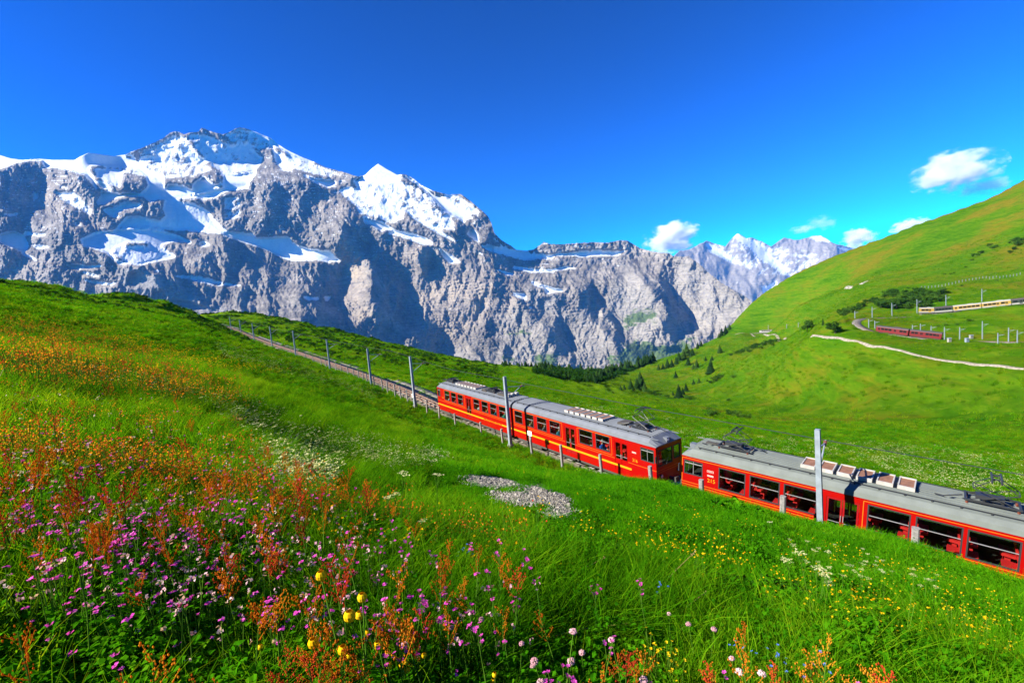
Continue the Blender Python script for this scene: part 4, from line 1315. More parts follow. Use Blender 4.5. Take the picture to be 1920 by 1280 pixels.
def make_car(F, s0, L, spec, label, group, detail=True, roofmat=None):
    """spec: openings [(kind, x0, x1, z0, z1)], and options"""
    o, al, lat, up, _ = F
    org = o + al * s0
    M = Matrix(((al[0], lat[0], up[0], org[0]), (al[1], lat[1], up[1], org[1]), (al[2], lat[2], up[2], org[2]), (0, 0, 0, 1)))
    car = empty('red_railcar', mat=M, label=label, cat='railcar', group=group)
    W, T, ZB, ZE = 1.30, 0.06, 0.44, 3.0
    ops = sorted(spec['ops'], key=lambda q: q[1])
    # ---- side walls with real openings
    m = MB()
    for sgn in (-1, 1):
        ya, yb = sgn * W, sgn * (W - T)
        x = 0.0
        for kind, x0, x1, z0, z1 in ops:
            m.box(x, x0, ya, yb, ZB, ZE)
            m.box(x0, x1, ya, yb, ZB, z0); m.box(x0, x1, ya, yb, z1, ZE)
            x = x1
        m.box(x, L, ya, yb, ZB, ZE)
    # end walls
    def endwall(xa, xb, cab):
        if not cab:
            m.box(xa, xb, -W + T + .001, W - T - .001, ZB, ZE); return
        wins = [(-1.08, .30, 1.72, 2.72), (.46, 1.10, 1.86, 2.72)]
        y = -W + T + .001
        for a, b, z0, z1 in wins:
            m.box(xa, xb, y, a, ZB, ZE); m.box(xa, xb, a, b, ZB, z0); m.box(xa, xb, a, b, z1, ZE); y = b
        m.box(xa, xb, y, W - T - .001, ZB, ZE)
    endwall(0.002, T, spec.get('cab0')); endwall(L - T, L - .002, spec.get('cab1'))
    m.build('body', M_RED, car)
    m = MB(); m.box(T + .002, L - T - .002, -W + T + .002, W - T - .002, .80, .86)
    m.build('floor', M_FLOOR, car)
    # ---- inner lining between the windows (the far wall reads dark through the glass)
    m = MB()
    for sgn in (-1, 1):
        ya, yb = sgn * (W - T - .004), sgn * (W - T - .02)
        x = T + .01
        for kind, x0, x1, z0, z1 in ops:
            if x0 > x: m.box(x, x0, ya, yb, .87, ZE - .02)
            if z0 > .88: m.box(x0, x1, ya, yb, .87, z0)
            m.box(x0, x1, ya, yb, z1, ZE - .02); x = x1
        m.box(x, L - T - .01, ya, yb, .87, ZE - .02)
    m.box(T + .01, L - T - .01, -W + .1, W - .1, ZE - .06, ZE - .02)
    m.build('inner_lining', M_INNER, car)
    # ---- windows, doors
    for kind, x0, x1, z0, z1 in ops:
        for sgn in (-1, 1):
            ya = sgn * (W + .004)
            if kind in ('window', 'cab'):
                m = MB(); ring(m, x0 - .035, x1 + .035, z0 - .035, z1 + .035, ya, sgn * (W - .03), .055 if detail else .08)
                w = m.build('window', M_RUBBER, car)
                m = MB(); m.box(x0 + .02, x1 - .02, sgn * (W - .035), sgn * (W - .042), z0 + .02, z1 - .02)
                m.build('pane', M_GLASS, w)
                if kind == 'window':
                    zb = z0 + (z1 - z0) * .58
                    m = MB(); m.box(x0 + .02, x1 - .02, sgn * (W - .012), sgn * (W - .034), zb - .014, zb + .014); m.build('bar', M_ALU, w)
                else:
                    m = MB(); m.box((x0 + x1) / 2 - .012, (x0 + x1) / 2 + .012, sgn * (W - .012), sgn * (W - .034), z0 + .02, z1 - .02)
                    m.box(x0 + .02, x1 - .02, sgn * (W - .012), sgn * (W - .034), z1 - .16, z1 - .12); m.build('bar', M_ALU, w)
            else:
                xm = (x0 + x1) / 2
                for a, b in ((x0 + .015, xm - .012), (xm + .012, x1 - .015)):
                    m = MB(); y0, y1 = sgn * (W - .015), sgn * (W - .05)
                    zl = z0 + .42 if kind == 'door' else z0 + .80
                    m.box(a, b, y0, y1, z0 + .005, zl); m.box(a, b, y0, y1, z1 - .10, z1 - .005)
                    m.box(a, a + .075, y0, y1, zl, z1 - .10); m.box(b - .075, b, y0, y1, zl, z1 - .10)
                    d = m.build('door', M_REDDK if kind == 'door' else M_RED, car)
                    m = MB(); m.box(a + .075, b - .075, sgn * (W - .03), sgn * (W - .037), zl, z1 - .10); m.build('pane', M_GLASS, d)
                    m = MB(); m.box(a + .075, b - .075, sgn * (W - .012), sgn * (W - .028), zl + (.35 if kind == 'door' else .2), zl + (.375 if kind == 'door' else .225)); m.build('bar', M_ALU, d)
                    hx = b - .05 if a < xm - .1 and b < xm else a + .03
                    m = MB(); m.box(hx, hx + .025, sgn * (W + .02), sgn * (W - .014), z0 + .85, z0 + 1.15); m.build('handle', M_ALU, d)
    # ---- lining
    y0, y1 = -W - .004, -W + .004
    doors = [q for q in ops if q[0] in ('door', 'cabdoor')]
    m = MB()
    def hline(xa, xb, za, zb, cut=True):
        for sgn in (-1, 1):
            x = xa
            for q in (doors if cut else []):
                if q[3] < zb and q[2] > xa and q[1] < xb:
                    m.box(x, q[1] - .01, sgn * (W - .003), sgn * (W + .004), za, zb); x = q[2] + .01
            m.box(x, xb, sgn * (W - .003), sgn * (W + .004), za, zb)
    zt = spec['line_z']
    hline(0.0, L, zt - .14, zt - .115)
    for xa, xb in spec['groups']:
        hline(xa, xb, zt, zt + .03, False); hline(xa, xb, 2.87, 2.90, False)
        for sgn in (-1, 1):
            for xx in (xa, xb): m.box(xx - .015, xx + .015, sgn * (W - .003), sgn * (W + .004), zt + .03, 2.87)
    m.build('lining', M_ORG, car)
    if spec.get('stripe'):
        m = MB(); xa, xb = spec['stripe']
        for sgn in (-1, 1):
            segs = [(xa, xb)]
            for ga, gb in spec.get('stripe_gaps', []):
                segs = [s for a, b in segs for s in ((a, min(b, ga)), (max(a, gb), b)) if s[1] - s[0] > .02]
            for a, b in segs: m.box(a, b, sgn * (W - .003), sgn * (W + .005), 1.0, 1.14)
        m.build('stripe', M_YEL, car)
    # ---- roof
    rm = roofmat or M_ROOF
    prof = [(-W - .03, ZE + .002), (-W + .01, ZE + .22), (-W + .22, ZE + .40), (-.86, ZE + .47), (0, ZE + .53), (.86, ZE + .47), (W - .22, ZE + .40), (W - .01, ZE + .22), (W + .03, ZE + .002)]
    xs_, sc_ = [], []
    xa, xb = -.02, L + .02
    st_ = [(xa, 1.0)] if not spec.get('cab0') else [(xa, .12), (xa + .55, 1.0)]
    st_ += [(xb, 1.0)] if not spec.get('cab1') else [(xb - .55, 1.0), (xb, .12)]
    v, f = [], []
    for x, k in st_:
        for (y, z) in prof:
            v.append((x, y * (1 - .04 * (1 - k)), ZE + .002 + (z - ZE - .002) * k))
    n = len(prof)
    for i in range(len(st_) - 1):
        for j in range(n - 1):
            f.append((i * n + j, i * n + j + 1, (i + 1) * n + j + 1, (i + 1) * n + j))
        f.append((i * n + n - 1, i * n, (i + 1) * n, (i + 1) * n + n - 1))
    f.append(tuple(range(n))[::-1]); f.append(tuple(range((len(st_) - 1) * n, len(st_) * n)))
    mm = MB(); mm.v, mm.f, mm.mi = v, f, [0] * len(f)
    ra = xa + (.6 if spec.get('cab0') else .05); rb = xb - (.6 if spec.get('cab1') else .05)
    if detail:
        for y in np.arange(-.8, .81, .2):
            zz = ZE + .53 - .06 * abs(y) / .86
            mm.box(ra, rb, y - .03, y + .03, zz - .012, zz + .065)
        for sgn in (-1, 1): mm.box(xa, xb, sgn * (W - .31), sgn * (W - .28), ZE + .38, ZE + .43)
    roof = mm.build('roof', rm, car)
    m = MB()
    for sgn in (-1, 1): m.box(xa, xb, sgn * (W + .032), sgn * (W - .01), ZE - .03, ZE - .002)
    m.build('gutter', M_RED, roof)
    # ---- resistors on the roof
    if spec.get('resist'):
        a, b, k, wd = spec['resist']
        pit = (b - a) / k
        for i in range(k):
            xa_ = a + i * pit; xb_ = xa_ + pit * spec.get('resist_fill', .8)
            m = MB(); zr = ZE + .56
            m.box(xa_, xb_, -wd, -wd + .07, zr, zr + .17); m.box(xa_, xb_, wd - .07, wd, zr, zr + .17)
            m.box(xa_, xa_ + .05, -wd + .07, wd - .07, zr, zr + .15); m.box(xb_ - .05, xb_, -wd + .07, wd - .07, zr, zr + .15)
            m.box(xa_ + .05, xb_ - .05, -wd + .07, -wd + .12, zr - .04, zr + .05); 
            for sx in (xa_ + .03, xb_ - .09):
                for sy in (-wd + .02, wd - .08): m.box(sx, sx + .06, sy, sy + .06, zr - .08, zr)
            r = m.build('roof_resistor', M_RESW, car)
            m = MB(); m.box(xa_ + .052, xb_ - .052, -wd + .125, wd - .072, zr + .06, zr + .12); m.build('cover', M_RESB, r)
    if detail:
        m = MB()
        for s in (-.95, .95): m.tube([(ra + .2, s, ZE + .52), (rb - .2, s, ZE + .52)], .022, 5)
        for x in np.arange(ra + .3, rb, .9):
            m.box(x - .03, x + .03, -.98, -.92, ZE + .44, ZE + .51)
        m.build('roof_cable', M_DARK, roof)
    for px_, rh in spec.get('panto', []):
        pantograph(car, px_, rh)
    for (bx, by, bl, bw, bh) in spec.get('boxes', []):
        m = MB(); m.box(bx, bx + bl, by - bw / 2, by + bw / 2, ZE + .5, ZE + .5 + bh)
        m.box(bx + .04, bx + bl - .04, by - bw / 2 + .04, by + bw / 2 - .04, ZE + .5 + bh, ZE + .53 + bh); m.build('roof_box', M_UNDER if bh < .25 else M_RESW, car)
    # ---- underframe and bogies
    m = MB(); m.box(.3, L - .3, -W + .08, W - .08, .24, ZB - .002); m.box(.5, 3.0, -W + .05, W - .05, .16, .238) ; m.build('underframe', M_UNDER, car)
    for x in (2.4, L - 2.4):
        m = MB(); m.box(x - 1.3, x + 1.3, -1.2, -1.08, .06, .235); m.box(x - 1.3, x + 1.3, 1.08, 1.2, .06, .235); m.box(x - .2, x + .2, -.79, .79, .05, .2)
        bg_ = m.build('bogie', M_UNDER, car)
        for dx in (-.85, .85):
            m = MB(); m.tube([(x + dx, -.72, .36), (x + dx, -.60, .36)], .35, 16); m.tube([(x + dx, .60, .36), (x + dx, .72, .36)], .35, 16); m.tube([(x + dx, -.6, .36), (x + dx, .6, .36)], .07, 6)
            m.build('wheel', M_RUST, bg_)
    # ---- cab fronts
    for end, key in ((0, 'cab0'), (1, 'cab1')):
        if not spec.get(key): continue
        sx = -1 if end == 0 else 1
        x = 0.0 if end == 0 else L
        for a, b, z0, z1 in [(-1.08, .30, 1.72, 2.72), (.46, 1.10, 1.86, 2.72)]:
            m = MB()
            for (ya, yb, za, zb) in ((a - .03, b + .03, z0 - .03, z0 + .03), (a - .03, b + .03, z1 - .03, z1 + .03), (a - .03, a + .03, z0 + .03, z1 - .03), (b - .03, b + .03, z0 + .03, z1 - .03)):
                m.box(x + sx * .006, x - sx * .03, ya, yb, za, zb)
            w = m.build('windscreen', M_RUBBER, car)
            m = MB(); m.box(x - sx * .03, x - sx * .036, a + .02, b - .02, z0 + .02, z1 - .02); m.build('pane', M_GLASS, w)
            if a < -.5:
                m = MB(); m.tube([(x + sx * .02, -.35, z0 - .02), (x + sx * .025, -.05, z0 + .55)], .012, 4); m.build('wiper', M_DARK, w)
        m = MB()
        for z in (1.45, 1.31): m.box(x - sx * .003, x + sx * .005, -W + .02, W - .02, z, z + .025)
        m.build('front_lining', M_ORG, car)
        for y in (-.85, .85):
            m = MB(); m.tube([(x - sx * .02, y, 1.06), (x + sx * .05, y, 1.06)], .13, 12); h_ = m.build('headlight', M_DARK, car)
            m = MB(); m.tube([(x + sx * .052, y, 1.06), (x + sx * .06, y, 1.06)], .095, 12); m.build('lens', M_WHITE, h_)
        m = MB(); m.box(x - sx * .30, x + sx * .0, -.17, .17, ZE + .10, ZE + .36); hd = m.build('headlight', M_ROOF, car)
        m = MB(); m.tube([(x + sx * .002, -.05, ZE + .24), (x + sx * .02, -.05, ZE + .24)], .09, 12); m.build('lens', M_WHITE, hd)
        m = MB(); m.tube([(x, 0, .78), (x + sx * .45, 0, .78)], .07, 8); m.box(x + sx * .45, x + sx * .55, -.16, .16, .62, .94); m.box(x, x + sx * .25, -.95, .95, .5, .62); m.build('coupler', M_UNDER, car)
        m = MB(); m.tube([(x + sx * .05, -1.28, 2.35), (x + sx * .12, -1.42, 2.35)], .012, 4); m.box(x + sx * .08, x + sx * .13, -1.50, -1.36, 2.10, 2.50); m.build('mirror', M_DARK, car)
        # driver's desk and seat in the cab
        m = MB(); xd = x - sx * .55; m.box(xd - .2, xd + .2, -1.1, .9, .87, 1.65); m.box(xd - .25, xd + .15, -1.0, .4, 1.65, 1.72); m.build('driver_desk', M_UNDER, car)
        m = MB(); xp = x - sx * 1.35; m.box(xp - .03, xp + .03, -W + .1, W - .1, .87, 2.0) ; m.build('cab_partition', M_INNER, car)
    # ---- seats
    if detail:
        k = 0
        for kind, x0, x1, z0, z1 in ops:
            if kind != 'window': continue
            for y in (-.72, .72):
                for xx, rz in ((x0 + .16, 0.0), (x1 - .16, math.pi)):
                    s = link('seat', SEAT, car); s.location = (xx, y, .87); s.rotation_euler = (0, 0, rz)
    # ---- writing
    for (s, xa_, za_, size, wid, mat) in spec.get('text', []):
        text_mesh('lettering', s, size, mat, car, Matrix.Translation((xa_, -W - .004, za_)) @ Matrix.Rotation(R(90), 4, 'X'), wid)
    for (xa_, za_) in spec.get('emblem', []):
        m = MB(); ring(m, xa_, xa_ + .36, za_, za_ + .12, -W - .005, -W + .003, .018)
        for i in range(4): m.box(xa_ + .06 + i * .065, xa_ + .10 + i * .065, -W - .005, -W + .003, za_ + .045, za_ + .08)
        m.build('emblem', M_PINK, car)
    for (xa_, za_) in spec.get('plate', []):
        m = MB()
        for i in range(3): m.box(xa_, xa_ + .34, -W - .005, -W + .003, za_ + i * .035, za_ + .022 + i * .035)
        m.build('emblem', M_PINK, car)
    # ---- small side steps, vents and door seams
    if detail:
        m = MB()
        for q in doors:
            for sgn in (-1, 1): m.box(q[1] + .05, q[2] - .05, sgn * (W - .02), sgn * (W + .10), ZB - .12, ZB - .08)
        m.build('step', M_UNDER, car)
    return car, M
M_PINK = principled('pale_print', (0.72, 0.42, 0.38), 0.5)

WZ = (1.80, 2.82)
def wins(lst, z=WZ): return [('window', a, b, z[0], z[1]) for a, b in lst]
spec_rear = dict(ops=[('cab', .18, .74, 2.02, 2.82)] + wins([(1.9, 2.98), (3.47, 4.5), (4.99, 6.02)]) + [('door', 6.72, 7.70, .72, 2.74)] + wins([(8.3, 9.35), (9.88, 10.96), (11.44, 12.5), (12.98, 14.06)]),
                 line_z=1.66, groups=[(1.72, 6.45), (7.95, 14.3)], stripe=(0, 14.85), stripe_gaps=[(10.05, 13.2)], cab0=True,
                 resist=(3.4, 7.9, 7, .62), resist_fill=.72, panto=[(1.6, .22), (10.2, .2)], boxes=[(8.6, 0, .9, .9, .2), (11.7, 0, 1.3, 1.1, .2), (13.3, -.45, .35, .3, .34), (13.3, .0, .35, .3, .34), (13.3, .45, .35, .3, .34)],
                 text=[('JUNGFRAUBAHN', 10.15, .98, .24, 2.95, M_YEL), ('216', 1.15, 1.86, .26, None, M_YEL)])
spec_front = dict(ops=wins([(.3, 1.36), (1.93, 2.96), (3.5, 4.66), (5.13, 6.33)]) + [('door', 6.92, 8.06, .72, 2.74)] + wins([(8.56, 9.86), (10.24, 11.5)]) + [('cabdoor', 11.98, 13.14, .72, 2.74), ('cab', 14.24, 15.22, 1.97, 2.76)],
                  line_z=1.62, groups=[(.12, 6.6), (8.32, 11.72)], stripe=(0, 13.4), cab1=True,
                  resist=(6.2, 10.5, 7, .62), resist_fill=.72, panto=[(13.4, 1.15)], boxes=[(11.4, .1, .8, .8, .16)],
                  text=[('216', 13.50, 1.66, .30, .42, M_YEL)], plate=[(13.50, 2.24)])
spec_215 = dict(ops=[('cab', .16, 1.16, 1.97, 2.74)] + wins([(2.1, 3.42), (3.69, 5.05), (5.29, 6.67)], (1.58, 2.74)) + [('door', 7.08, 8.36, .72, 2.70)] + wins([(8.69, 10.13), (10.36, 11.78), (11.97, 13.42), (13.66, 15.1)], (1.56, 2.74)),
                line_z=1.44, groups=[(8.50, 15.4)], cab0=True, resist=(5.8, 10.35, 6, .62), resist_fill=.8,
                panto=[(2.5, .95), (12.6, 1.0)], boxes=[(.9, .0, .9, .3, .12), (14.4, 0, .8, .9, .2)],
                text=[('215', 1.46, 1.77, .30, .42, M_YEL)], emblem=[(1.44, 2.34)], plate=[(1.46, 2.10)])
spec_215['groups'] = [(.02, 6.9), (8.50, 15.4)]
CAR_A, MA = make_car(F216, 0.0, 14.85, spec_rear, 'rear red carriage lettered along its side, full of passengers', 'red carriages of the near train')
CAR_B, MB_ = make_car(F216, 15.2, 15.4, spec_front, 'middle red carriage numbered 216 with driver cab facing right', 'red carriages of the near train')
CAR_C, MC_ = make_car(F215, 0.0, 15.8, spec_215, 'front red carriage numbered 215 with empty red seats', 'red carriages of the near train', roofmat=M_ROOF2)
# bellows between the two coupled carriages
mbl = MB()
for i in range(6):
    x = 14.87 + i * .055
    mbl.box(x, x + .03, -1.05, 1.05, .9, 3.3); mbl.box(x + .03, x + .055, -.98, .98, .95, 3.24)
bl = mbl.build('bellows', M_RUBBER, CAR_A)

# ------------------------------------------------------------------ passengers
def person(car, x, y, shirt, hair, lab, face=1, cap=False, lean=0.0):
    """one seated figure grown from a jointed skeleton; local to nothing (world placed)"""
    mw = car.matrix_world if False else {CAR_A: MA, CAR_B: MB_, CAR_C: MC_}[car]
    sk = [(0, 0, .52), (.02, 0, .72), (.0 + lean, 0, 1.0), (.02 + lean, 0, 1.13), (.05 + lean, 0, 1.22), (.06 + lean, 0, 1.36),   # pelvis..head
          (.0 + lean, .19, 1.02), (.10 + lean, .25, .80), (.32 + lean, .17, .76), (.40 + lean, .14, .78),
          (.0 + lean, -.19, 1.02), (.10 + lean, -.25, .80), (.32 + lean, -.17, .76), (.40 + lean, -.14, .78),
          (.40, .12, .55), (.44, .12, .12), (.56, .12, .06), (.40, -.12, .55), (.44, -.12, .12), (.56, -.12, .06)]
    ed = [(0, 1), (1, 2), (2, 3), (3, 4), (4, 5), (2, 6), (6, 7), (7, 8), (8, 9), (2, 10), (10, 11), (11, 12), (12, 13), (0, 14), (14, 15), (15, 16), (0, 17), (17, 18), (18, 19)]
    rad = [.15, .14, .13, .06, .09, .085, .07, .05, .04, .035, .07, .05, .04, .035, .08, .06, .05, .08, .06, .05]
    me = bpy.data.meshes.new('person_skeleton'); me.from_pydata(sk, ed, [])
    tmp = bpy.data.objects.new('person_tmp', me); COL.objects.link(tmp)
    md = tmp.modifiers.new('skin', 'SKIN')
    for i, v in enumerate(me.skin_vertices[0].data):
        v.radius = (rad[i], rad[i] * (1.25 if i in (1, 2) else 1.0)); v.use_root = (i == 0)
    tmp.modifiers.new('sub', 'SUBSURF').levels = 1
    dg = bpy.context.evaluated_depsgraph_get()
    body = bpy.data.meshes.new_from_object(tmp.evaluated_get(dg))
    bpy.data.objects.remove(tmp); bpy.data.meshes.remove(me)
    body.name = 'person'
    for mt in (shirt, M_SKIN, M_TROUSER): body.materials.append(mt)
    for p in body.polygons:
        c = p.center
        p.material_index = 1 if (c.z > 1.14 or (c.x > .24 + lean and c.z > .66)) else (2 if c.z < .56 else 0)
        p.use_smooth = True
    o = link('person', body)
    o.matrix_world = mw @ Matrix.Translation((x, y, .87)) @ Matrix.Rotation(0 if face > 0 else math.pi, 4, 'Z')
    tag(o, lab, 'person', 'passengers in the red train')
    m = MB(); m.ball((.045 + lean, 0, 1.40), .118, 10, 6, .85)
    m.v = [(a - .012 * (c < 1.38), b, max(c, 1.33)) for a, b, c in m.v]
    h = m.build('hair' if not cap else 'cap', hair, o, True)
    if cap:
        m = MB(); m.box(.13 + lean, .25 + lean, -.08, .08, 1.39, 1.41); m.build('peak', hair, h)
    m = MB()
    for s in (-.035, .035): m.ball((.142 + lean, s, 1.325), .014, 6, 4)
    m.build('eyes', M_DARK, o)
    m = MB(); m.hexa([(.14 + lean, -.018, 1.27), (.175 + lean, -.015, 1.275), (.175 + lean, .015, 1.275), (.14 + lean, .018, 1.27)], [(.14 + lean, -.008, 1.32), (.15 + lean, -.006, 1.32), (.15 + lean, .006, 1.32), (.14 + lean, .008, 1.32)])
    m.build('nose', M_SKIN, o)
    return o
M_SKIN = principled('skin', (0.55, 0.33, 0.24), 0.6)
M_TROUSER = principled('dark_trousers', (0.05, 0.055, 0.08), 0.8)
def cloth(n, c): return principled(n, c, 0.85)
C_BLUE, C_ORANGE, C_GREEN, C_RED, C_WHITE, C_TAN, C_GREY, C_TEAL = (cloth('blue_cloth', (.015, .09, .55)), cloth('orange_cloth', (.65, .25, .02)), cloth('green_cloth', (.05, .35, .22)), cloth('red_cloth', (.6, .03, .03)), cloth('white_cloth', (.7, .7, .68)), cloth('tan_cloth', (.45, .30, .18)), cloth('grey_cloth', (.25, .26, .28)), cloth('teal_cloth', (.02, .2, .3)))
H_BROWN, H_DARK, H_GREY = cloth('brown_hair', (.10, .05, .025)), cloth('black_hair', (.015, .012, .01)), cloth('grey_hair', (.35, .34, .32))
person(CAR_B, 10.45, -.92, C_BLUE, C_GREY, 'passenger in bright blue shirt and grey cap at the carriage window', 1, True)
person(CAR_B, 11.30, -.60, C_TAN, H_BROWN, 'bareheaded passenger sitting opposite the one in blue', -1)
person(CAR_B, 2.1, -.9, C_TAN, H_BROWN, 'passenger in tan shirt in the second window right of the mast', 1, False, .08)
person(CAR_B, 4.0, -.9, C_GREY, H_BROWN, 'passenger in grey in third window right of the mast', -1)
person(CAR_B, 5.75, -.9, C_TEAL, H_GREY, 'grey haired passenger in the window left of middle carriage doors', 1)
person(CAR_B, 9.55, -.7, C_GREY, H_DARK, 'dark haired passenger right of the middle carriage doors', -1)
person(CAR_A, 10.35, -.95, C_ORANGE, H_BROWN, 'passenger in orange jacket in the rear carriage', 1, False, .05)
person(CAR_A, 13.35, -.95, C_GREEN, H_DARK, 'passenger in green shirt in rear carriage window beside the mast', 1)
person(CAR_A, 13.95, -.8, C_RED, H_BROWN, 'passenger in red facing the one in green', -1)
person(CAR_A, 8.85, -.95, C_WHITE, H_GREY, 'passenger in white right of the rear carriage doors', 1)
person(CAR_A, 11.85, -.9, C_TEAL, H_BROWN, 'passenger in dark teal between the orange and green ones', -1)
person(CAR_A, 3.95, -.95, C_RED, H_DARK, 'passenger in red shirt in second window of rear carriage', 1)
person(CAR_A, 2.5, -.95, C_WHITE, H_BROWN, 'passenger in white in first window of rear carriage', -1)
person(CAR_A, 5.5, -.9, C_GREY, H_GREY, 'passenger in grey in window left of rear carriage doors', 1)
# ------------------------------------------------------------------ right hand hillside: tracks, path, trains, masts
_u = strip('upper_track', UPLINE, -1.7, 1.7, -0.02, M_BALLAST, None, 0.3); tag(_u, kind='structure')
_u = strip('lower_track', LOWLINE, -1.9, 1.9, -0.02, M_BALLAST, None, 0.3); tag(_u, kind='structure')
_u = strip('distant_track', FARLINE, -2.0, 2.0, -0.02, M_BALLAST, None, 0.3); tag(_u, kind='structure')
for P, nm in ((LOWLINE, 'lower_rails'), (UPLINE, 'upper_rails')):
    for s in (-.5, .5):
        tag(strip(nm, P, s - .04, s + .04, .12, M_RUST, None, .1), kind='structure')
M_TRAIL = gravel_material('beige_trail', [(0.17, 0.15, 0.115), (0.25, 0.225, 0.175), (0.34, 0.31, 0.25)], 2.0)
def draped_path(pts, half, seed):
    P = catmull(np.array([on_ground(x, y, z, .55, 1.6) for x, y, z in pts]), 1.0)
    for _ in range(3): P[1:-1] = (P[:-2] + P[1:-1] * 2 + P[2:]) / 4
    N = plan_frames(P)[1]
    w = half + .18 * fbm(np.arange(len(P)) / 9.0, np.zeros(len(P)), 3, seed)
    rows = []
    for f_ in (-1.15, -1, -.5, 0, .5, 1, 1.15):
        q = P + N * (w * f_)[:, None]
        q[:, 2] = tz(q[:, 0], q[:, 1]) + (.22 if abs(f_) < 1.1 else -.3)
        rows.append(q)
    V = np.stack(rows, 0)
    tag(link('footpath', mesh_np('footpath', V.reshape(-1, 3), grid_faces(7, len(P)), M_TRAIL, True)), kind='structure')
    return P
PATH = draped_path([(2150, 715, 110), (1920, 692.5, 128), (1800, 679.5, 150), (1700, 661, 180), (1645, 650, 197), (1620, 645, 205), (1585, 638, 225), (1545, 632.5, 260), (1522, 630, 290)], .62, 5)
draped_path([(1474, 636, 430), (1458, 632, 450), (1440, 629, 480), (1410, 627, 520), (1378, 627.5, 560)], 1.1, 6)

def patch(name, poly, z0, mat, st, lift=0.05, rough=0.0):
    """irregular bare patch draped on the ground, outlined by pixels"""
    P, _ = bases([q[0] for q in poly], [q[1] for q in poly], 0.0, z0 * .5, z0 * 1.7)
    lo, hi = P[:, :2].min(0) - .2, P[:, :2].max(0) + .2
    xs, ys = np.arange(lo[0], hi[0], st), np.arange(lo[1], hi[1], st)
    X, Y = np.meshgrid(xs, ys)
    wob = 0.9 * st * 3
    ins = inside(P[:, :2], X + wob * fbm(X / (st * 8), Y / (st * 8), 3, 3), Y + wob * fbm(X / (st * 8), Y / (st * 8), 3, 4))
    Z = tz(X, Y) + lift + rough * fbm(X / (st * 2), Y / (st * 2), 3, 9)
    idx = np.arange(X.size).reshape(X.shape)
    cell = ins[:-1, :-1] & ins[1:, :-1] & ins[:-1, 1:] & ins[1:, 1:]
    f = np.stack([idx[:-1, :-1][cell], idx[:-1, 1:][cell], idx[1:, 1:][cell], idx[1:, :-1][cell]], -1)
    V = np.stack([X, Y, Z], -1).reshape(-1, 3)
    used, inv = np.unique(f, return_inverse=True)
    o = link(name, mesh_np(name, V[used], inv.reshape(f.shape), mat, True))
    return tag(o, kind='structure'), X[ins], Y[ins]
patch('bare_scree', [(1580, 540), (1590, 535), (1603, 538), (1598, 541), (1586, 543)], 480, M_PATH, 1.2, .12)
patch('bare_scree', [(1609, 535), (1620, 528), (1629, 525), (1626, 529), (1615, 536)], 480, M_PATH, 1.2, .12)

M_FRED = principled('dull_red_coach_paint', (0.13, 0.008, 0.008), 0.4)
M_FROOF = principled('dark_coach_roof', (0.05, 0.035, 0.036), 0.6)
M_YC = principled('yellow_coach_paint', (0.34, 0.22, 0.045), 0.35)
M_PW = principled('pale_coach_paint', (0.28, 0.27, 0.23), 0.4)
M_BLK = principled('dark_coach_glass', (0.012, 0.014, 0.016), 0.15)
M_GRN = principled('dark_green_coach_paint', (0.030, 0.040, 0.028), 0.4)

def line_frame(P, s):
    seg = np.concatenate([[0], np.cumsum(np.linalg.norm(np.diff(P, axis=0), axis=1))])
    return np.array([np.interp(s, seg, P[:, k]) for k in range(3)]), seg[-1]

def s_of_px(P, px):
    x, _, _ = project(P)
    k = int(np.argmin(x)) + 1
    P = P[:k]; x = x[:k]
    seg = np.concatenate([[0], np.cumsum(np.linalg.norm(np.diff(P, axis=0), axis=1))])
    return float(seg[np.argmin(np.abs(x - px))])

def far_car(P, s0, s1, body, lower, roof, label, cat, name, group, nwin, front=None, doors=(.2, .8), H=3.4):
    a, _ = line_frame(P, s0); b, _ = line_frame(P, s1)
    al = b - a; L = np.linalg.norm(al); al /= L
    lat = np.cross(al, ZUP); lat /= np.linalg.norm(lat)
    if lat[1] < 0: lat = -lat
    up = np.cross(lat, al); up = up if up[2] > 0 else -up
    M = Matrix(((al[0], lat[0], up[0], a[0]), (al[1], lat[1], up[1], a[1]), (al[2], lat[2], up[2], a[2] + .14), (0, 0, 0, 1)))
    e = empty(name, mat=M, label=label, cat=cat, group=group)
    L -= .35; W = 1.3
    m = MB(); m.box(0, L, -W, W, 1.25, H - .55); m.build('body', body, e)
    m = MB(); m.box(.01, L - .01, -W - .01, W + .01, .55, 1.248); m.build('skirt', lower, e)
    m = MB(); m.prism([(-W - .03, H - .548), (-W + .05, H - .3), (-.8, H - .02), (0, H + .05), (.8, H - .02), (W - .05, H - .3), (W + .03, H - .548)], 'x', -.02, L + .02)
    m.box(L * .25, L * .45, -.6, .6, H + .03, H + .2); m.build('roof', roof, e)
    dx = [L * d for d in doors]
    x = .5; w = (L - 1.0) / nwin
    for i in range(nwin):
        xa, xb = .5 + i * w + .1, .5 + (i + 1) * w - .1
        if any(xa - .3 < d < xb + .3 for d in dx): continue
        m = MB(); m.box(xa, xb, -W - .012, W + .012, 1.62, 2.55); m.build('window', M_BLK, e)
    for d in dx:
        m = MB(); m.box(d - .55, d + .55, -W - .014, W + .014, .75, 2.62); do = m.build('door', front or body, e)
        m = MB(); m.box(d - .4, d - .05, -W - .02, W + .02, 1.5, 2.5); m.box(d + .05, d + .4, -W - .02, W + .02, 1.5, 2.5); m.build('pane', M_BLK, do)
    m = MB(); m.box(.4, L - .4, -W + .2, W - .2, .2, .548); m.build('underframe', M_UNDER, e)
    for xx in (1.8, L - 1.8):
        m = MB()
        for dd in (-.7, .7): m.tube([(xx + dd, -.75, .36), (xx + dd, .75, .36)], .36, 10)
        m.build('bogie', M_UNDER, e)
    return e
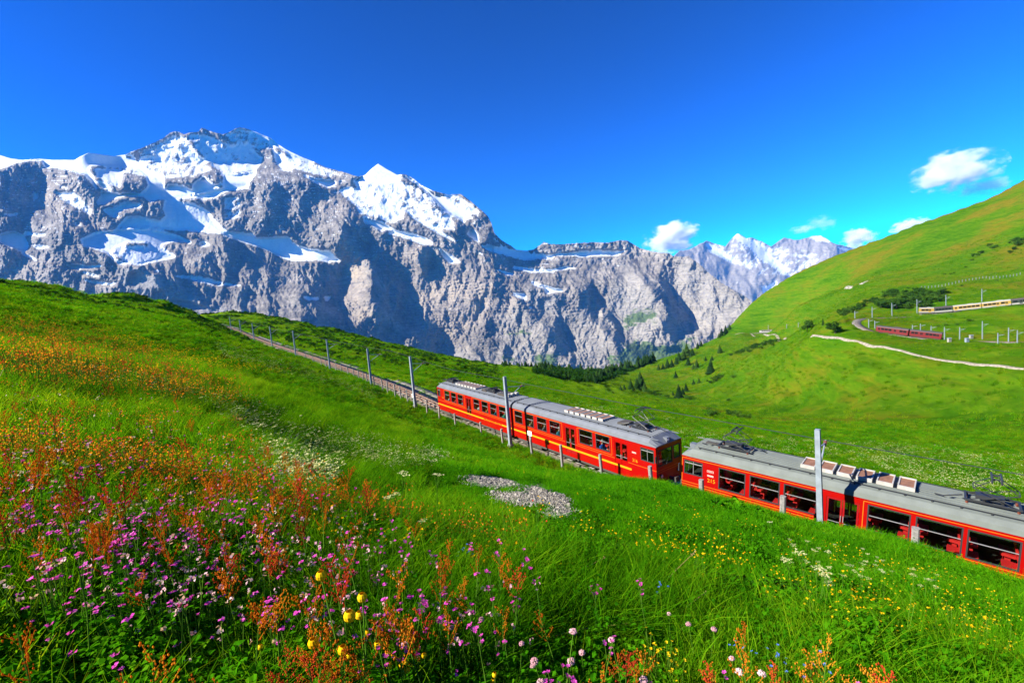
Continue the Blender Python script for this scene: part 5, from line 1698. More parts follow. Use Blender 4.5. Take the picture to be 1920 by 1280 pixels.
sa, sb = s_of_px(LOWLINE, 1766), s_of_px(LOWLINE, 1641)
mid = sa + (sb - sa) * .47
far_car(LOWLINE, sa, mid, M_FRED, M_FRED, M_FROOF, 'nearer half of the small dull red train on the right hillside', 'railcar', 'red_railcar', 'carriages of the small red train', 8, doors=(.12, .62))
far_car(LOWLINE, mid, sb, M_FRED, M_FRED, M_FROOF, 'farther half of the small dull red train on the right hillside', 'railcar', 'red_railcar', 'carriages of the small red train', 8, doors=(.4, .9))
_us = [s_of_px(UPLINE, x) for x in (1990, 1899, 1842, 1786, 1749, 1722)]
far_car(UPLINE, _us[0], _us[1], M_GRN, M_PW, M_FROOF, 'dark carriage of the upper train cut by the right picture edge', 'railcar', 'yellow_railcar', 'carriages of the upper train', 9)
far_car(UPLINE, _us[1], _us[2], M_YC, M_PW, M_PW, 'yellow carriage with doors at the right part of upper train', 'railcar', 'yellow_railcar', 'carriages of the upper train', 6, doors=(.15, .45))
far_car(UPLINE, _us[2], _us[3], M_YC, M_PW, M_PW, 'yellow carriage in the middle of the upper hillside train', 'railcar', 'yellow_railcar', 'carriages of the upper train', 6, doors=(.9,))
far_car(UPLINE, _us[3], _us[4], M_GRN, M_PW, M_FROOF, 'dark carriage between the two yellow ones of upper train', 'railcar', 'yellow_railcar', 'carriages of the upper train', 5, doors=())
far_car(UPLINE, _us[4], _us[5], M_YC, M_PW, M_PW, 'yellow and white end car at the left of upper train', 'railcar', 'yellow_railcar', 'carriages of the upper train', 3, doors=(.3,))
_fs = np.linspace(s_of_px(FARLINE, 1499), s_of_px(FARLINE, 1425), 4)
for k, lab in enumerate(('nearest carriage of the tiny distant yellow train by the round tree', 'middle carriage of the tiny distant yellow train', 'farthest carriage of the tiny distant yellow train')):
    far_car(FARLINE, _fs[k], _fs[k + 1], M_YC if k == 0 else M_PW, M_PW, M_PW if k == 0 else M_FROOF, lab, 'railcar', 'yellow_railcar', 'carriages of the tiny distant train', 6, doors=(.15, .85))

def far_mast(px, yb, yt, z0, lab, group, w=.16):
    b = on_ground(px, yb, z0)
    h = max(2.0, min(11.0, vert_height(b, yt)))
    e = empty('line_mast', tuple(b), lab, 'mast', group)
    m = MB(); m.hexa([(-w, -w, -.6), (w, -w, -.6), (w, w, -.6), (-w, w, -.6)], [(-w * .7, -w * .7, h), (w * .7, -w * .7, h), (w * .7, w * .7, h), (-w * .7, w * .7, h)])
    m.build('post', M_STEEL, e)
    m = MB(); m.tube([(0, 0, h * .82), (1.1, -1.6, h * .85)], .05, 4); m.tube([(0, 0, h * .68), (.8, -1.2, h * .83)], .04, 4)
    m.build('bracket', M_STEEL, e)
for px, yb, yt, z0, lab in [(1719.5, 587.5, 561, 262, 'tall mast at the left end of the upper yellow train'), (1773.7, 580, 553, 255, 'mast behind the dark carriage of upper train'), (1841, 566, 541, 246, 'mast behind the right yellow carriage of upper train'),
                            (1635.5, 596, 575, 262, 'mast above the left bend of the lower track'), (1672.5, 593, 568, 258, 'mast on the slope right of the track bend'), (1603, 597, 583, 262, 'small mast left of the track bend'),
                            (1629, 615, 598, 235, 'mast at the tail of the small red train, left one'), (1640.5, 617, 601, 232, 'mast at the tail of the small red train, right one'),
                            (1711, 622, 609, 222, 'mast behind the middle of small red train'), (1726, 624, 607, 219, 'mast behind the small red train, second'), (1746, 626, 611, 214, 'mast behind the small red train, third'),
                            (1771, 637, 613, 205, 'mast just right of the small red train nose'), (1799.5, 637, 613, 202, 'mast right of the train on lower track'), (1842, 637, 602, 198, 'tallest lamp mast on the lower track'),
                            (1871, 644, 624, 194, 'short mast near the right edge of lower track'), (1891, 642, 614, 193, 'mast second from right on lower track'), (1907.5, 644, 619, 190, 'rightmost mast on the lower track'),
                            (1440.5, 618, 609, 590, 'tiny mast left over the distant yellow train'), (1475, 616, 607, 560, 'tiny mast over the middle of distant train'), (1497, 614, 604, 540, 'tiny mast right over the distant train')]:
    far_mast(px, yb, yt, z0, lab, 'masts on the right hillside', .15 if z0 < 300 else .2)
for px, yb, lab in [(1780, 641, 'small pale equipment box right of the red hillside train'), (1813, 641.5, 'grey signal cabinet beside the lower hillside track'), (1821, 636, 'small pale cabinet behind the signal cabinet')]:
    b = on_ground(px, yb, 203)
    e = empty('signal_cabinet', tuple(b), lab, 'cabinet', 'cabinets by the lower track')
    m = MB(); m.box(-.6, .6, -.4, .4, -.4, 1.5); m.build('housing', M_PW if px != 1813 else M_STEEL, e)
    m = MB(); m.prism([(-.5, 1.502), (.5, 1.502), (.35, 1.7), (-.35, 1.7)], 'x', -.7, .7); m.build('lid', M_STEEL, e)
# hillside fence: a line of little posts high on the slope
_fp = []
for i in range(30):
    t = i / 29.0
    px = 1728 + t * 185; py = 541 - t * 26 + 2.0 * math.sin(t * 9)
    q = on_ground(px, py, 330)
    if i == 0:
        e0 = empty('slope_fence_post', tuple(q), 'tiny grey snow fence post in the row high on the right hillside', 'fence post', 'row of fence posts on the right hillside')
        m = MB(); m.prism([(-.11, -.11), (.11, -.11), (.11, .11), (-.11, .11)], 'z', -.5, 1.5); m.build('post', M_STEEL, e0)
        m = MB(); m.box(-.14, .14, -.14, .14, 1.502, 1.6); m.build('cap', M_STEEL, e0)
    else:
        c = copy_tree(e0); c.location = tuple(q)
# ------------------------------------------------------------------ trees and shrubs
def leaf_material(name, stops, trans=0.3, rough=0.6):
    m, nt, out = mat_new(name); g = NT(nt)
    oi = g.n('ObjectInfo').outputs['Random']
    p = g.n('TexCoord').outputs['Object']
    n = g.noise(p, 1.3, 3)
    fac = g.math('ADD', g.math('MULTIPLY', oi, 0.65), g.math('MULTIPLY', n, 0.35))
    c = g.ramp(fac, stops)
    d = g.n('BsdfDiffuse'); t = g.n('BsdfTranslucent')
    g.l(c, d.inputs[0]); g.l(c, t.inputs[0])
    mx = g.n('MixShader'); mx.inputs[0].default_value = trans
    g.l(d.outputs[0], mx.inputs[1]); g.l(t.outputs[0], mx.inputs[2])
    g.l(mx.outputs[0], out.inputs['Surface'])
    return m
M_FIR = leaf_material('fir_needles', [(0.2, (0.010, 0.030, 0.008)), (0.5, (0.018, 0.050, 0.010)), (0.85, (0.034, 0.075, 0.012))], 0.15)
M_BROAD = leaf_material('broad_foliage', [(0.2, (0.022, 0.065, 0.008)), (0.5, (0.035, 0.095, 0.010)), (0.85, (0.065, 0.14, 0.014))], 0.3)
M_BARK = principled('bark', (0.06, 0.04, 0.028), 0.9)

def conifer_meshes(seed):
    r = random.Random(seed)
    v, f = [], []
    tiers = 15
    for i in range(tiers):
        t = i / (tiers - 1)
        z = 0.06 + 0.93 * t
        rad = 0.225 * (1 - t) ** 0.8 * r.uniform(.8, 1.15) + .012
        nb = max(5, int(13 * (1 - t) + 4))
        a0 = r.uniform(0, 6.28)
        for k in range(nb):
            a = a0 + 6.283 * k / nb + r.uniform(-.25, .25)
            if r.random() < .10: continue
            L = rad * r.uniform(.65, 1.15); w = L * .42 + .012
            c, s = math.cos(a), math.sin(a)
            dz = -.35 * L - .02
            b = len(v)
            v += [(c * .01, s * .01, z), (c * L * .55 - s * w, s * L * .55 + c * w, z + dz * .45), (c * L, s * L, z + dz), (c * L * .55 + s * w, s * L * .55 - c * w, z + dz * .45), (c * L * .5, s * L * .5, z + dz * .2 + .03)]
            f += [(b, b + 1, b + 4), (b + 1, b + 2, b + 4), (b + 2, b + 3, b + 4), (b + 3, b, b + 4)]
    crown = mesh_np('crown', v, f, M_FIR)
    m = MB(); m.tube([(0, 0, -.05), (0, 0, .5), (0, 0, .97)], .022, 6, .003)
    return crown, m.mesh('trunk', M_BARK)

def bush_meshes(seed, tall=1.0, mat=None, n=420):
    r = np.random.default_rng(seed)
    nl = 7
    cen = np.stack([r.uniform(-.32, .32, nl), r.uniform(-.32, .32, nl), r.uniform(.25, .72, nl) * tall], -1)
    rad = r.uniform(.16, .28, nl)
    v, f = [], []
    per = n // nl
    for c, q in zip(cen, rad):
        d = r.normal(size=(per, 3)); d /= np.linalg.norm(d, axis=1)[:, None]
        p = c + d * q * r.uniform(.55, 1.05, per)[:, None] * np.array([1, 1, .9])
        p[:, 2] = np.maximum(p[:, 2], .02)
        a = r.normal(size=(per, 3)); a /= np.linalg.norm(a, axis=1)[:, None]
        b = np.cross(a, d); b /= np.linalg.norm(b, axis=1)[:, None] + 1e-6
        s = r.uniform(.035, .075, per)[:, None]
        i0 = len(v)
        qd = np.stack([p - a * s, p + b * s * .7, p + a * s, p - b * s * .7], 1)
        v += list(qd.reshape(-1, 3))
        f += list((np.arange(per)[:, None] * 4 + np.arange(4)[None]) + i0)
    crown = mesh_np('crown', np.array(v), np.array(f), mat or M_BROAD)
    m = MB(); m.tube([(0, 0, -.1), (.02, 0, .25 * tall), (-.02, .03, .55 * tall)], .03, 6, .012)
    for k in range(3):
        c = cen[k]; m.tube([(0, 0, .15 * tall), (c[0] * .6, c[1] * .6, c[2] * .7), tuple(c)], .016, 5, .006)
    return crown, m.mesh('trunk', M_BARK)
FIRS = [conifer_meshes(s) for s in (1, 2, 3, 4)]
BUSHES = [bush_meshes(s) for s in (11, 12, 13)]
BTREES = [bush_meshes(s, 1.3, None, 700) for s in (21, 22)]

def plant_tree(kind, base, h, lab, cat, group, wid=1.0):
    crown, trunk = {'fir': FIRS, 'bush': BUSHES, 'btree': BTREES}[kind][random.randrange(3 if kind == 'bush' else 2 if kind == 'btree' else 4)]
    e = empty({'fir': 'fir_tree', 'bush': 'shrub', 'btree': 'broadleaf_tree'}[kind], tuple(base), lab, cat, group)
    e.rotation_euler = (0, 0, random.uniform(0, 6.28))
    s = h / {'fir': 1.0, 'bush': .95, 'btree': 1.2}[kind]
    e.scale = (s * wid, s * wid, s)
    link('crown', crown, e); link('trunk', trunk, e)
    return e
Z3 = lambda x, y: (940 + x / 3.0, 400 + y / 3.0)
Z8 = lambda x, y: (1380 + x / 3.5556, 520 + y / 3.5556)
def hpx(px, z): return px * z / FPX
def depth(b): return float(np.asarray(b) @ FWD)
SPECIAL = [('btree', *Z3(1720, 668), 26, 400, 'dark round tree beside the tiny distant train', 1.1), ('btree', *Z8(660, 375), 26, 330, 'light green broad tree right of the dark round tree', 1.35), ('fir', *Z8(580, 320), 14, 380, 'lone small fir between the two round trees', 1.0),
           ('fir', *Z3(1190, 708), 27, 600, 'tall fir at the left brow of the green hill', 1.4), ('bush', *Z3(1180, 1148), 20, 170, 'dark round shrub on the valley meadow', 1.3), ('bush', *Z3(1300, 1140), 14, 165, 'wide low shrub right of the dark round shrub, left clump', 1.5),
           ('bush', *Z3(1340, 1152), 14, 160, 'wide low shrub right of the dark round shrub, middle clump', 1.6), ('bush', *Z3(1380, 1158), 12, 160, 'wide low shrub right of the dark round shrub, right clump', 1.4),
           ('bush', 623, 668, 13, 100, 'small leafy tree beside the track on the left', .9)]
for kind, px, py, hp, z0, lab, wd in SPECIAL:
    b = on_ground(px, py, z0, .6, 1.7)
    plant_tree(kind, b, hpx(hp, depth(b)), lab, 'tree' if kind != 'bush' else 'shrub', 'single trees and shrubs', wd)
HILLFIRS = [(1240, 690, 13), (1262, 675, 14), (1285, 655, 10), (1225, 700, 9), (1045, 800, 22), (1052, 855, 15), (1025, 820, 18), (1000, 830, 16), (985, 850, 13), (960, 865, 14), (935, 868, 15), (910, 875, 10), (885, 882, 10), (1075, 800, 14), (1105, 762, 11), (1125, 748, 10), (1180, 900, 24), (1165, 905, 14), (1230, 785, 14), (1186, 828, 9), (1150, 830, 8),
            (1100, 872, 15), (1082, 878, 10), (982, 925, 12), (785, 985, 28), (765, 992, 20), (730, 990, 18), (692, 990, 9), (672, 993, 9), (1000, 1035, 22), (1040, 1000, 14), (1022, 1020, 12), (1082, 965, 10), (1112, 955, 10), (966, 1025, 8), (808, 1000, 16)]
for x, y, hp in HILLFIRS:
    px, py = Z3(x, y); b = on_ground(px, py, 420, .45, 1.7)
    plant_tree('fir', b, hpx(hp * 1.15, depth(b)), 'small dark fir standing on the near slope of the right hill', 'tree', 'firs on the right hill', 1.7)
SHR = [(1060, 1050, 9), (1195, 945, 10), (1215, 935, 9), (1175, 955, 8), (1235, 928, 8), (1305, 925, 7), (890, 1028, 7), (860, 1020, 7), (930, 1038, 7), (1275, 1058, 6), (825, 1010, 8), (1040, 1048, 8), (1560, 725, 8), (1530, 730, 9), (1500, 738, 10), (1470, 745, 9), (1440, 755, 10), (1410, 765, 10), (1380, 775, 9), (1350, 785, 9), (1320, 792, 8), (1290, 802, 7), (1520, 745, 7), (1455, 765, 7), (1395, 782, 7)]
for x, y, hp in SHR:
    px, py = Z3(x, y); b = on_ground(px, py, 400, .45, 1.7)
    plant_tree('bush', b, hpx(hp, depth(b)), 'small green shrub in the scattered rows on the right hill', 'shrub', 'shrubs on the right hill', 1.5)
_sh = []
r_ = random.Random(5)
for i in range(34):                                   # the long hedge of alders
    t = r_.random(); _sh.append((700 + 370 * t, 250 - 140 * t + r_.uniform(-14, 16), r_.uniform(7, 12)))
for i in range(56):
    _sh.append((r_.uniform(945, 1370), 0, r_.uniform(8, 15)))
for x, y, hp in _sh:
    if y == 0:
        lo = np.interp(x, [945, 1100, 1250, 1370], [205, 215, 205, 160]); hi = np.interp(x, [945, 1100, 1250, 1370], [185, 140, 90, 110])
        y = r_.uniform(hi, lo)
    px, py = Z8(x, y); b = on_ground(px, py, 300, .5, 1.9)
    plant_tree('bush', b, hpx(hp, depth(b)), 'dark green alder bush in the thicket above the hillside trains', 'shrub', 'alder thicket above the trains', 1.4)
for x, y, hp in [(1600, 790, 16), (1630, 770, 14), (1570, 815, 8), (1690, 720, 12), (1710, 735, 12), (1740, 725, 10), (1820, 700, 8), (1850, 690, 16), (1880, 715, 22), (1910, 690, 24), (1850, 745, 14), (1830, 765, 12), (1390, 910, 6), (1430, 905, 6), (1455, 900, 5), (1530, 860, 6), (1505, 985, 8), (1740, 950, 7), (1560, 1220, 12), (1470, 1245, 8), (1400, 1250, 8), (1340, 1255, 9), (1150, 1000, 6)]:
    px, py = 1380 + x / 3.5556, 260 + y / 3.5556
    b = on_ground(px, py, 360, .5, 1.8)
    plant_tree('bush', b, hpx(hp * .5, depth(b)), 'lone dark shrub on the open right hillside', 'shrub', 'shrubs scattered high on the hillside', 1.6)
# the valley wood: every fir a tree of its own
wood = []
for i in range(70):
    t = r_.random()
    x, y = 860 - 340 * t, 815 + 128 * t + 10 * math.sin(t * 7)
    wood.append((x + r_.uniform(-8, 8), y + r_.uniform(-4, 14), r_.uniform(9, 15)))
for i in range(120):
    x = r_.uniform(190, 640); lo = np.interp(x, [190, 400, 540, 640], [912, 945, 955, 930]); hi = np.interp(x, [190, 330, 500, 640], [868, 846, 838, 880])
    wood.append((x, r_.uniform(hi, lo), r_.uniform(7, 13)))
for i in range(40):
    wood.append((r_.uniform(0, 260), r_.uniform(852, 862), r_.uniform(5, 8)))
for x, y, hp in wood:
    px, py = Z3(x, y); b = on_ground(px, py, 470, .55, 1.45)
    plant_tree('fir', b, hpx(hp * 1.35, depth(b)), 'dark fir in the wood at the end of the valley meadow', 'tree', 'firs of the valley wood', 1.75)

# ------------------------------------------------------------------ clouds
def cloud_material(name, dens, scale, seed):
    m, nt, out = mat_new(name); g = NT(nt)
    tc = g.n('TexCoord').outputs['Object']
    n1 = g.n('TexNoise'); n1.noise_dimensions = '4D'; g.l(tc, n1.inputs['Vector']); n1.inputs['W'].default_value = seed
    n1.inputs['Scale'].default_value = scale; n1.inputs['Detail'].default_value = 5; n1.inputs['Roughness'].default_value = .62
    ln = g.n('VectorMath', operation='LENGTH'); g.l(tc, ln.inputs[0])
    fall = g.math('SUBTRACT', 1.0, ln.outputs['Value'])
    sh = g.math('ADD', g.math('MULTIPLY', fall, 0.95), g.math('MULTIPLY', g.math('SUBTRACT', n1.outputs['Fac'], 0.5), 2.6))
    d = g.math('MULTIPLY', g.step(sh, 0.20, 0.62), dens)
    pv = g.n('VolumePrincipled'); pv.inputs['Color'].default_value = (0.97, 0.97, 0.98, 1); pv.inputs['Anisotropy'].default_value = 0.0
    g.l(d, pv.inputs['Density'])
    g.l(pv.outputs[0], out.inputs['Volume'])
    return m
def cloud(px, py, wpx, hpx_, dist, dens, scale, seed, lab):
    c = pt(px, py, dist)
    m = MB(); m.ball((0, 0, 0), 1.0, 20, 12)
    o = m.build('cloud', cloud_material('cloud_vapour_%d' % seed, dens, scale, seed))
    o.location = tuple(c)
    k = dist / FPX
    o.scale = (wpx * k / 2, wpx * k / 2.4, hpx_ * k / 2)
    o.rotation_euler = (0, -ROLL * .5, math.atan2(-c[0], c[1]))
    return tag(o, lab, 'cloud', 'small clouds', 'stuff')
cloud(1790, 322, 150, 86, 24000, .0024, 2.3, 3, 'largest white cloud above the right hill')
cloud(1850, 350, 90, 40, 24200, .0010, 2.2, 17, 'thin grey veil under the largest cloud')
cloud(1260, 447, 118, 68, 23000, .0042, 2.0, 8, 'white cloud behind the grey cliff crest')
cloud(1609, 447, 70, 44, 23500, .0048, 2.0, 21, 'small white cloud left of the hill slope')
cloud(1708, 424, 70, 34, 23200, .0050, 2.0, 30, 'small white cloud over the peak behind the hill')
cloud(1540, 418, 56, 34, 23600, .0006, 2.2, 41, 'faint wisp of cloud above the far snowy mountain')
cloud(1504, 430, 50, 18, 23600, .0012, 2.2, 55, 'faint flat wisp left over the far mountain')
# ------------------------------------------------------------------ meadow plants: materials
def plant_material(name, stops, trans=0.35, spec=0.0, tone=True):
    m, nt, out = mat_new(name); g = NT(nt)
    oi = g.n('ObjectInfo').outputs['Random']
    p = g.n('NewGeometry').outputs['Position']
    n = g.math('ADD', g.math('MULTIPLY', g.step(g.noise(p, 0.12, 4), 0.36, 0.64), 0.55), g.math('MULTIPLY', g.step(g.noise(p, 0.7, 4), 0.34, 0.66), 0.45))
    isl = g.n('NewGeometry').outputs['Random Per Island']
    fac = g.math('ADD', g.math('ADD', g.math('MULTIPLY', oi, 0.35), g.math('MULTIPLY', n, 0.35)), g.math('MULTIPLY', isl, 0.30))
    c = g.ramp(fac, stops)
    d = g.n('BsdfDiffuse'); t = g.n('BsdfTranslucent')
    g.l(c, d.inputs[0])
    c2 = g.mix(1.0, c, (1.25, 1.2, 0.6), 'MULTIPLY')
    g.l(c2, t.inputs[0])
    mx = g.n('MixShader'); mx.inputs[0].default_value = trans
    g.l(d.outputs[0], mx.inputs[1]); g.l(t.outputs[0], mx.inputs[2])
    last = mx.outputs[0]
    if spec > 0:
        gl = g.n('BsdfGlossy'); gl.inputs['Roughness'].default_value = .45
        m2 = g.n('MixShader'); m2.inputs[0].default_value = spec
        g.l(last, m2.inputs[1]); g.l(gl.outputs[0], m2.inputs[2]); last = m2.outputs[0]
    g.l(last, out.inputs['Surface'])
    return m
M_GRASS = plant_material('meadow_grass', [(0.15, (0.020, 0.110, 0.001)), (0.38, (0.066, 0.230, 0.003)), (0.58, (0.150, 0.320, 0.005)), (0.85, (0.27, 0.35, 0.010))], .52, .0)
M_GRASS2 = plant_material('short_meadow_grass', [(0.15, (0.026, 0.150, 0.002)), (0.42, (0.062, 0.265, 0.003)), (0.65, (0.120, 0.340, 0.004)), (0.88, (0.24, 0.36, 0.010))], .52, .0)
M_FARG = plant_material('far_meadow_grass', [(0.15, (0.028, 0.110, 0.002)), (0.42, (0.075, 0.200, 0.003)), (0.65, (0.14, 0.255, 0.005)), (0.88, (0.24, 0.29, 0.010))], .45)
M_LEAF = plant_material('herb_leaves', [(0.15, (0.018, 0.105, 0.002)), (0.42, (0.042, 0.205, 0.003)), (0.65, (0.085, 0.290, 0.004)), (0.88, (0.17, 0.34, 0.010))], .52, .0)
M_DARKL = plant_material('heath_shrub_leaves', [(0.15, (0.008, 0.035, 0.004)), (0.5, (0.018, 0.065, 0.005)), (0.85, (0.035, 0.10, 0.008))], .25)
M_STRAW = plant_material('dry_stems', [(0.2, (0.30, 0.22, 0.08)), (0.5, (0.45, 0.34, 0.13)), (0.8, (0.55, 0.45, 0.2))], .3)
M_SORREL = plant_material('sorrel_seed', [(0.15, (0.38, 0.095, 0.010)), (0.42, (0.58, 0.19, 0.014)), (0.65, (0.66, 0.29, 0.02)), (0.88, (0.56, 0.38, 0.03))], .45)
M_SORRED = plant_material('red_sorrel_seed', [(0.15, (0.30, 0.025, 0.012)), (0.5, (0.55, 0.065, 0.02)), (0.85, (0.65, 0.12, 0.02))], .3)
M_PINKF = plant_material('pink_petals', [(0.2, (0.50, 0.035, 0.30)), (0.5, (0.66, 0.075, 0.46)), (0.85, (0.75, 0.17, 0.55))], .3)
M_CALYX = plant_material('dark_calyx', [(0.2, (0.10, 0.02, 0.03)), (0.8, (0.2, 0.05, 0.06))], .1)
M_PALEP = plant_material('pale_pink_florets', [(0.2, (0.52, 0.26, 0.32)), (0.5, (0.66, 0.42, 0.44)), (0.85, (0.75, 0.58, 0.55))], .3)
M_YELF = plant_material('yellow_petals', [(0.2, (0.72, 0.36, 0.004)), (0.5, (0.80, 0.50, 0.008)), (0.85, (0.85, 0.60, 0.02))], .25)
M_WHITEF = plant_material('cream_florets', [(0.2, (0.42, 0.43, 0.14)), (0.5, (0.56, 0.56, 0.26)), (0.85, (0.70, 0.70, 0.45))], .3)
M_BLUEF = plant_material('blue_florets', [(0.2, (0.06, 0.12, 0.55)), (0.8, (0.14, 0.24, 0.72))], .2)
M_STEM = plant_material('green_stems', [(0.2, (0.05, 0.15, 0.012)), (0.8, (0.12, 0.24, 0.02))], .2)
M_ROCKP = plant_material('grey_pebble', [(0.2, (0.11, 0.10, 0.085)), (0.5, (0.21, 0.195, 0.17)), (0.8, (0.36, 0.335, 0.30))], 0.0)

# ------------------------------------------------------------------ prototypes (never linked to the scene themselves)
def blades(n, rad, h0, h1, w, lean, seed, segs=3, dirbias=0.0):
    r = np.random.default_rng(seed)
    a = r.uniform(0, 2 * np.pi, n); q = rad * np.sqrt(r.uniform(0, 1, n))
    bx, by = q * np.cos(a), q * np.sin(a)
    h = r.uniform(h0, h1, n); ld = r.uniform(0, 2 * np.pi, n); ll = h * lean * r.uniform(.3, 1.4, n)
    ld = np.where(r.uniform(0, 1, n) < dirbias, r.normal(0.3, .5, n), ld)
    wa = r.uniform(0, np.pi, n)
    t = np.linspace(0, 1, segs + 1)
    x = bx[:, None] + np.cos(ld)[:, None] * ll[:, None] * t ** 2
    y = by[:, None] + np.sin(ld)[:, None] * ll[:, None] * t ** 2
    z = h[:, None] * (t - .22 * lean * t ** 3) - .02
    ww = w * r.uniform(.6, 1.3, n)[:, None] * (1 - t) ** .7 + .0004
    dx, dy = np.cos(wa)[:, None] * ww, np.sin(wa)[:, None] * ww
    L = np.stack([x - dx, y - dy, z], -1); Rr = np.stack([x + dx, y + dy, z], -1)
    V = np.stack([L, Rr], 2).reshape(n, -1, 3)
    k = (segs + 1) * 2
    f1 = np.array([[2 * i, 2 * i + 1, 2 * i + 3, 2 * i + 2] for i in range(segs)])
    F = (np.arange(n)[:, None, None] * k + f1[None]).reshape(-1, 4)
    return V.reshape(-1, 3), F

def leaves(n, rad, h0, h1, L0, L1, wr, seed, droop=.5):
    """oval leaves, two quads each side of a mid rib, on invisible stalk heights"""
    r = np.random.default_rng(seed)
    V, F = [], []
    for i in range(n):
        a = r.uniform(0, 6.283); q = rad * math.sqrt(r.uniform())
        c = np.array([q * math.cos(a), q * math.sin(a), r.uniform(h0, h1)])
        d = r.uniform(0, 6.283); L = r.uniform(L0, L1); w = L * wr
        el = r.uniform(-.2, .9)
        u = np.array([math.cos(d) * math.cos(el), math.sin(d) * math.cos(el), math.sin(el)])
        s = np.array([-math.sin(d), math.cos(d), 0]); nrm = np.cross(u, s); nrm *= np.sign(nrm[2] + 1e-6)
        fold = nrm * w * .35
        dn = np.array([0, 0, -droop * L])
        p = [c, c + u * L * .3 + s * w + fold, c + u * L * .7 + s * w * .85 + fold + dn * .35, c + u * L + dn, c + u * L * .7 - s * w * .85 + fold + dn * .35, c + u * L * .3 - s * w + fold, c + u * L * .3, c + u * L * .7 + dn * .35]
        b = len(V); V += p
        F += [(b, b + 6, b + 1, b + 1), (b + 1, b + 6, b + 7, b + 2), (b + 2, b + 7, b + 3, b + 3), (b + 3, b + 7, b + 4, b + 4), (b + 4, b + 7, b + 6, b + 5), (b + 5, b + 6, b, b)]
    return np.array(V), F

def mesh_any(name, V, F, mats, midx=None):
    me = bpy.data.meshes.new(name)
    F = [tuple(dict.fromkeys(int(i) for i in f)) for f in F]
    me.from_pydata([tuple(v) for v in V], [], F)
    for m in (mats if isinstance(mats, (list, tuple)) else [mats]): me.materials.append(m)
    if midx is not None: me.polygons.foreach_set('material_index', np.asarray(midx, np.int32))
    return me

class PB:
    """plant builder: collects pieces with a material index"""
    def __init__(self): self.V, self.F, self.M = [], [], []
    def add(self, V, F, mi):
        b = len(self.V); self.V += [tuple(v) for v in V]
        self.F += [tuple(i + b for i in f) for f in F]; self.M += [mi] * len(F)
    def stem(self, p, r0, r1, mi):
        m = MB(); m.tube(p, r0, 4, r1); self.add(m.v, m.f, mi)
    def octa(self, c, s, mi, sz=1.0):
        x, y, z = c
        V = [(x + s, y, z), (x, y + s, z), (x - s, y, z), (x, y - s, z), (x, y, z + s * sz), (x, y, z - s * sz)]
        self.add(V, [(0, 1, 4), (1, 2, 4), (2, 3, 4), (3, 0, 4), (1, 0, 5), (2, 1, 5), (3, 2, 5), (0, 3, 5)], mi)
    def quad(self, c, s, rnd, mi, tilt=1.0):
        d = np.array([rnd.gauss(0, tilt), rnd.gauss(0, tilt), 1.0]); d /= np.linalg.norm(d)
        a = np.cross(d, [rnd.gauss(0, 1), rnd.gauss(0, 1), rnd.gauss(0, .3)]); a /= np.linalg.norm(a) + 1e-9; b = np.cross(d, a)
        c = np.array(c)
        self.add([c - a * s, c - b * s, c + a * s, c + b * s], [(0, 1, 2, 3)], mi)
    def mesh(self, name, mats): return mesh_any(name, self.V, self.F, mats, self.M)

def proto_coll(name, meshes):
    c = bpy.data.collections.new(name)
    for i, me in enumerate(meshes):
        c.objects.link(bpy.data.objects.new('p%02d_%s' % (i, name), me))
    return c

def scatter_group(coll):
    ng = bpy.data.node_groups.new('scatter_' + coll.name, 'GeometryNodeTree')
    ng.interface.new_socket('Geometry', in_out='INPUT', socket_type='NodeSocketGeometry')
    ng.interface.new_socket('Geometry', in_out='OUTPUT', socket_type='NodeSocketGeometry')
    N = ng.nodes.new
    gi, go = N('NodeGroupInput'), N('NodeGroupOutput')
    ip = N('GeometryNodeInstanceOnPoints'); ci = N('GeometryNodeCollectionInfo')
    ci.inputs['Collection'].default_value = coll
    ci.inputs['Separate Children'].default_value = True; ci.inputs['Reset Children'].default_value = True
    def na(nm, t):
        a = N('GeometryNodeInputNamedAttribute'); a.data_type = t; a.inputs['Name'].default_value = nm
        return [o for o in a.outputs if o.enabled and o.name == 'Attribute'][0]
    L = ng.links.new
    L(gi.outputs[0], ip.inputs['Points']); L(ci.outputs[0], ip.inputs['Instance'])
    ip.inputs['Pick Instance'].default_value = True
    L(na('idx', 'INT'), ip.inputs['Instance Index']); L(na('rot', 'FLOAT_VECTOR'), ip.inputs['Rotation']); L(na('scl', 'FLOAT'), ip.inputs['Scale'])
    L(ip.outputs[0], go.inputs[0])
    return ng

def scatter(name, coll, P, scl, idx, label, cat, tilt=.12):
    n = len(P)
    me = bpy.data.meshes.new(name)
    me.vertices.add(n); me.vertices.foreach_set('co', np.asarray(P, np.float32).ravel())
    a = me.attributes.new('scl', 'FLOAT', 'POINT'); a.data.foreach_set('value', np.asarray(scl, np.float32))
    a = me.attributes.new('idx', 'INT', 'POINT'); a.data.foreach_set('value', np.asarray(idx, np.int32))
    rot = np.stack([rng.normal(0, tilt, n), rng.normal(0, tilt, n), rng.uniform(0, 2 * np.pi, n)], -1)
    a = me.attributes.new('rot', 'FLOAT_VECTOR', 'POINT'); a.data.foreach_set('vector', rot.astype(np.float32).ravel())
    o = link(name, me)
    md = o.modifiers.new('scatter', 'NODES'); md.node_group = scatter_group(coll)
    return tag(o, label, cat, None, 'stuff')

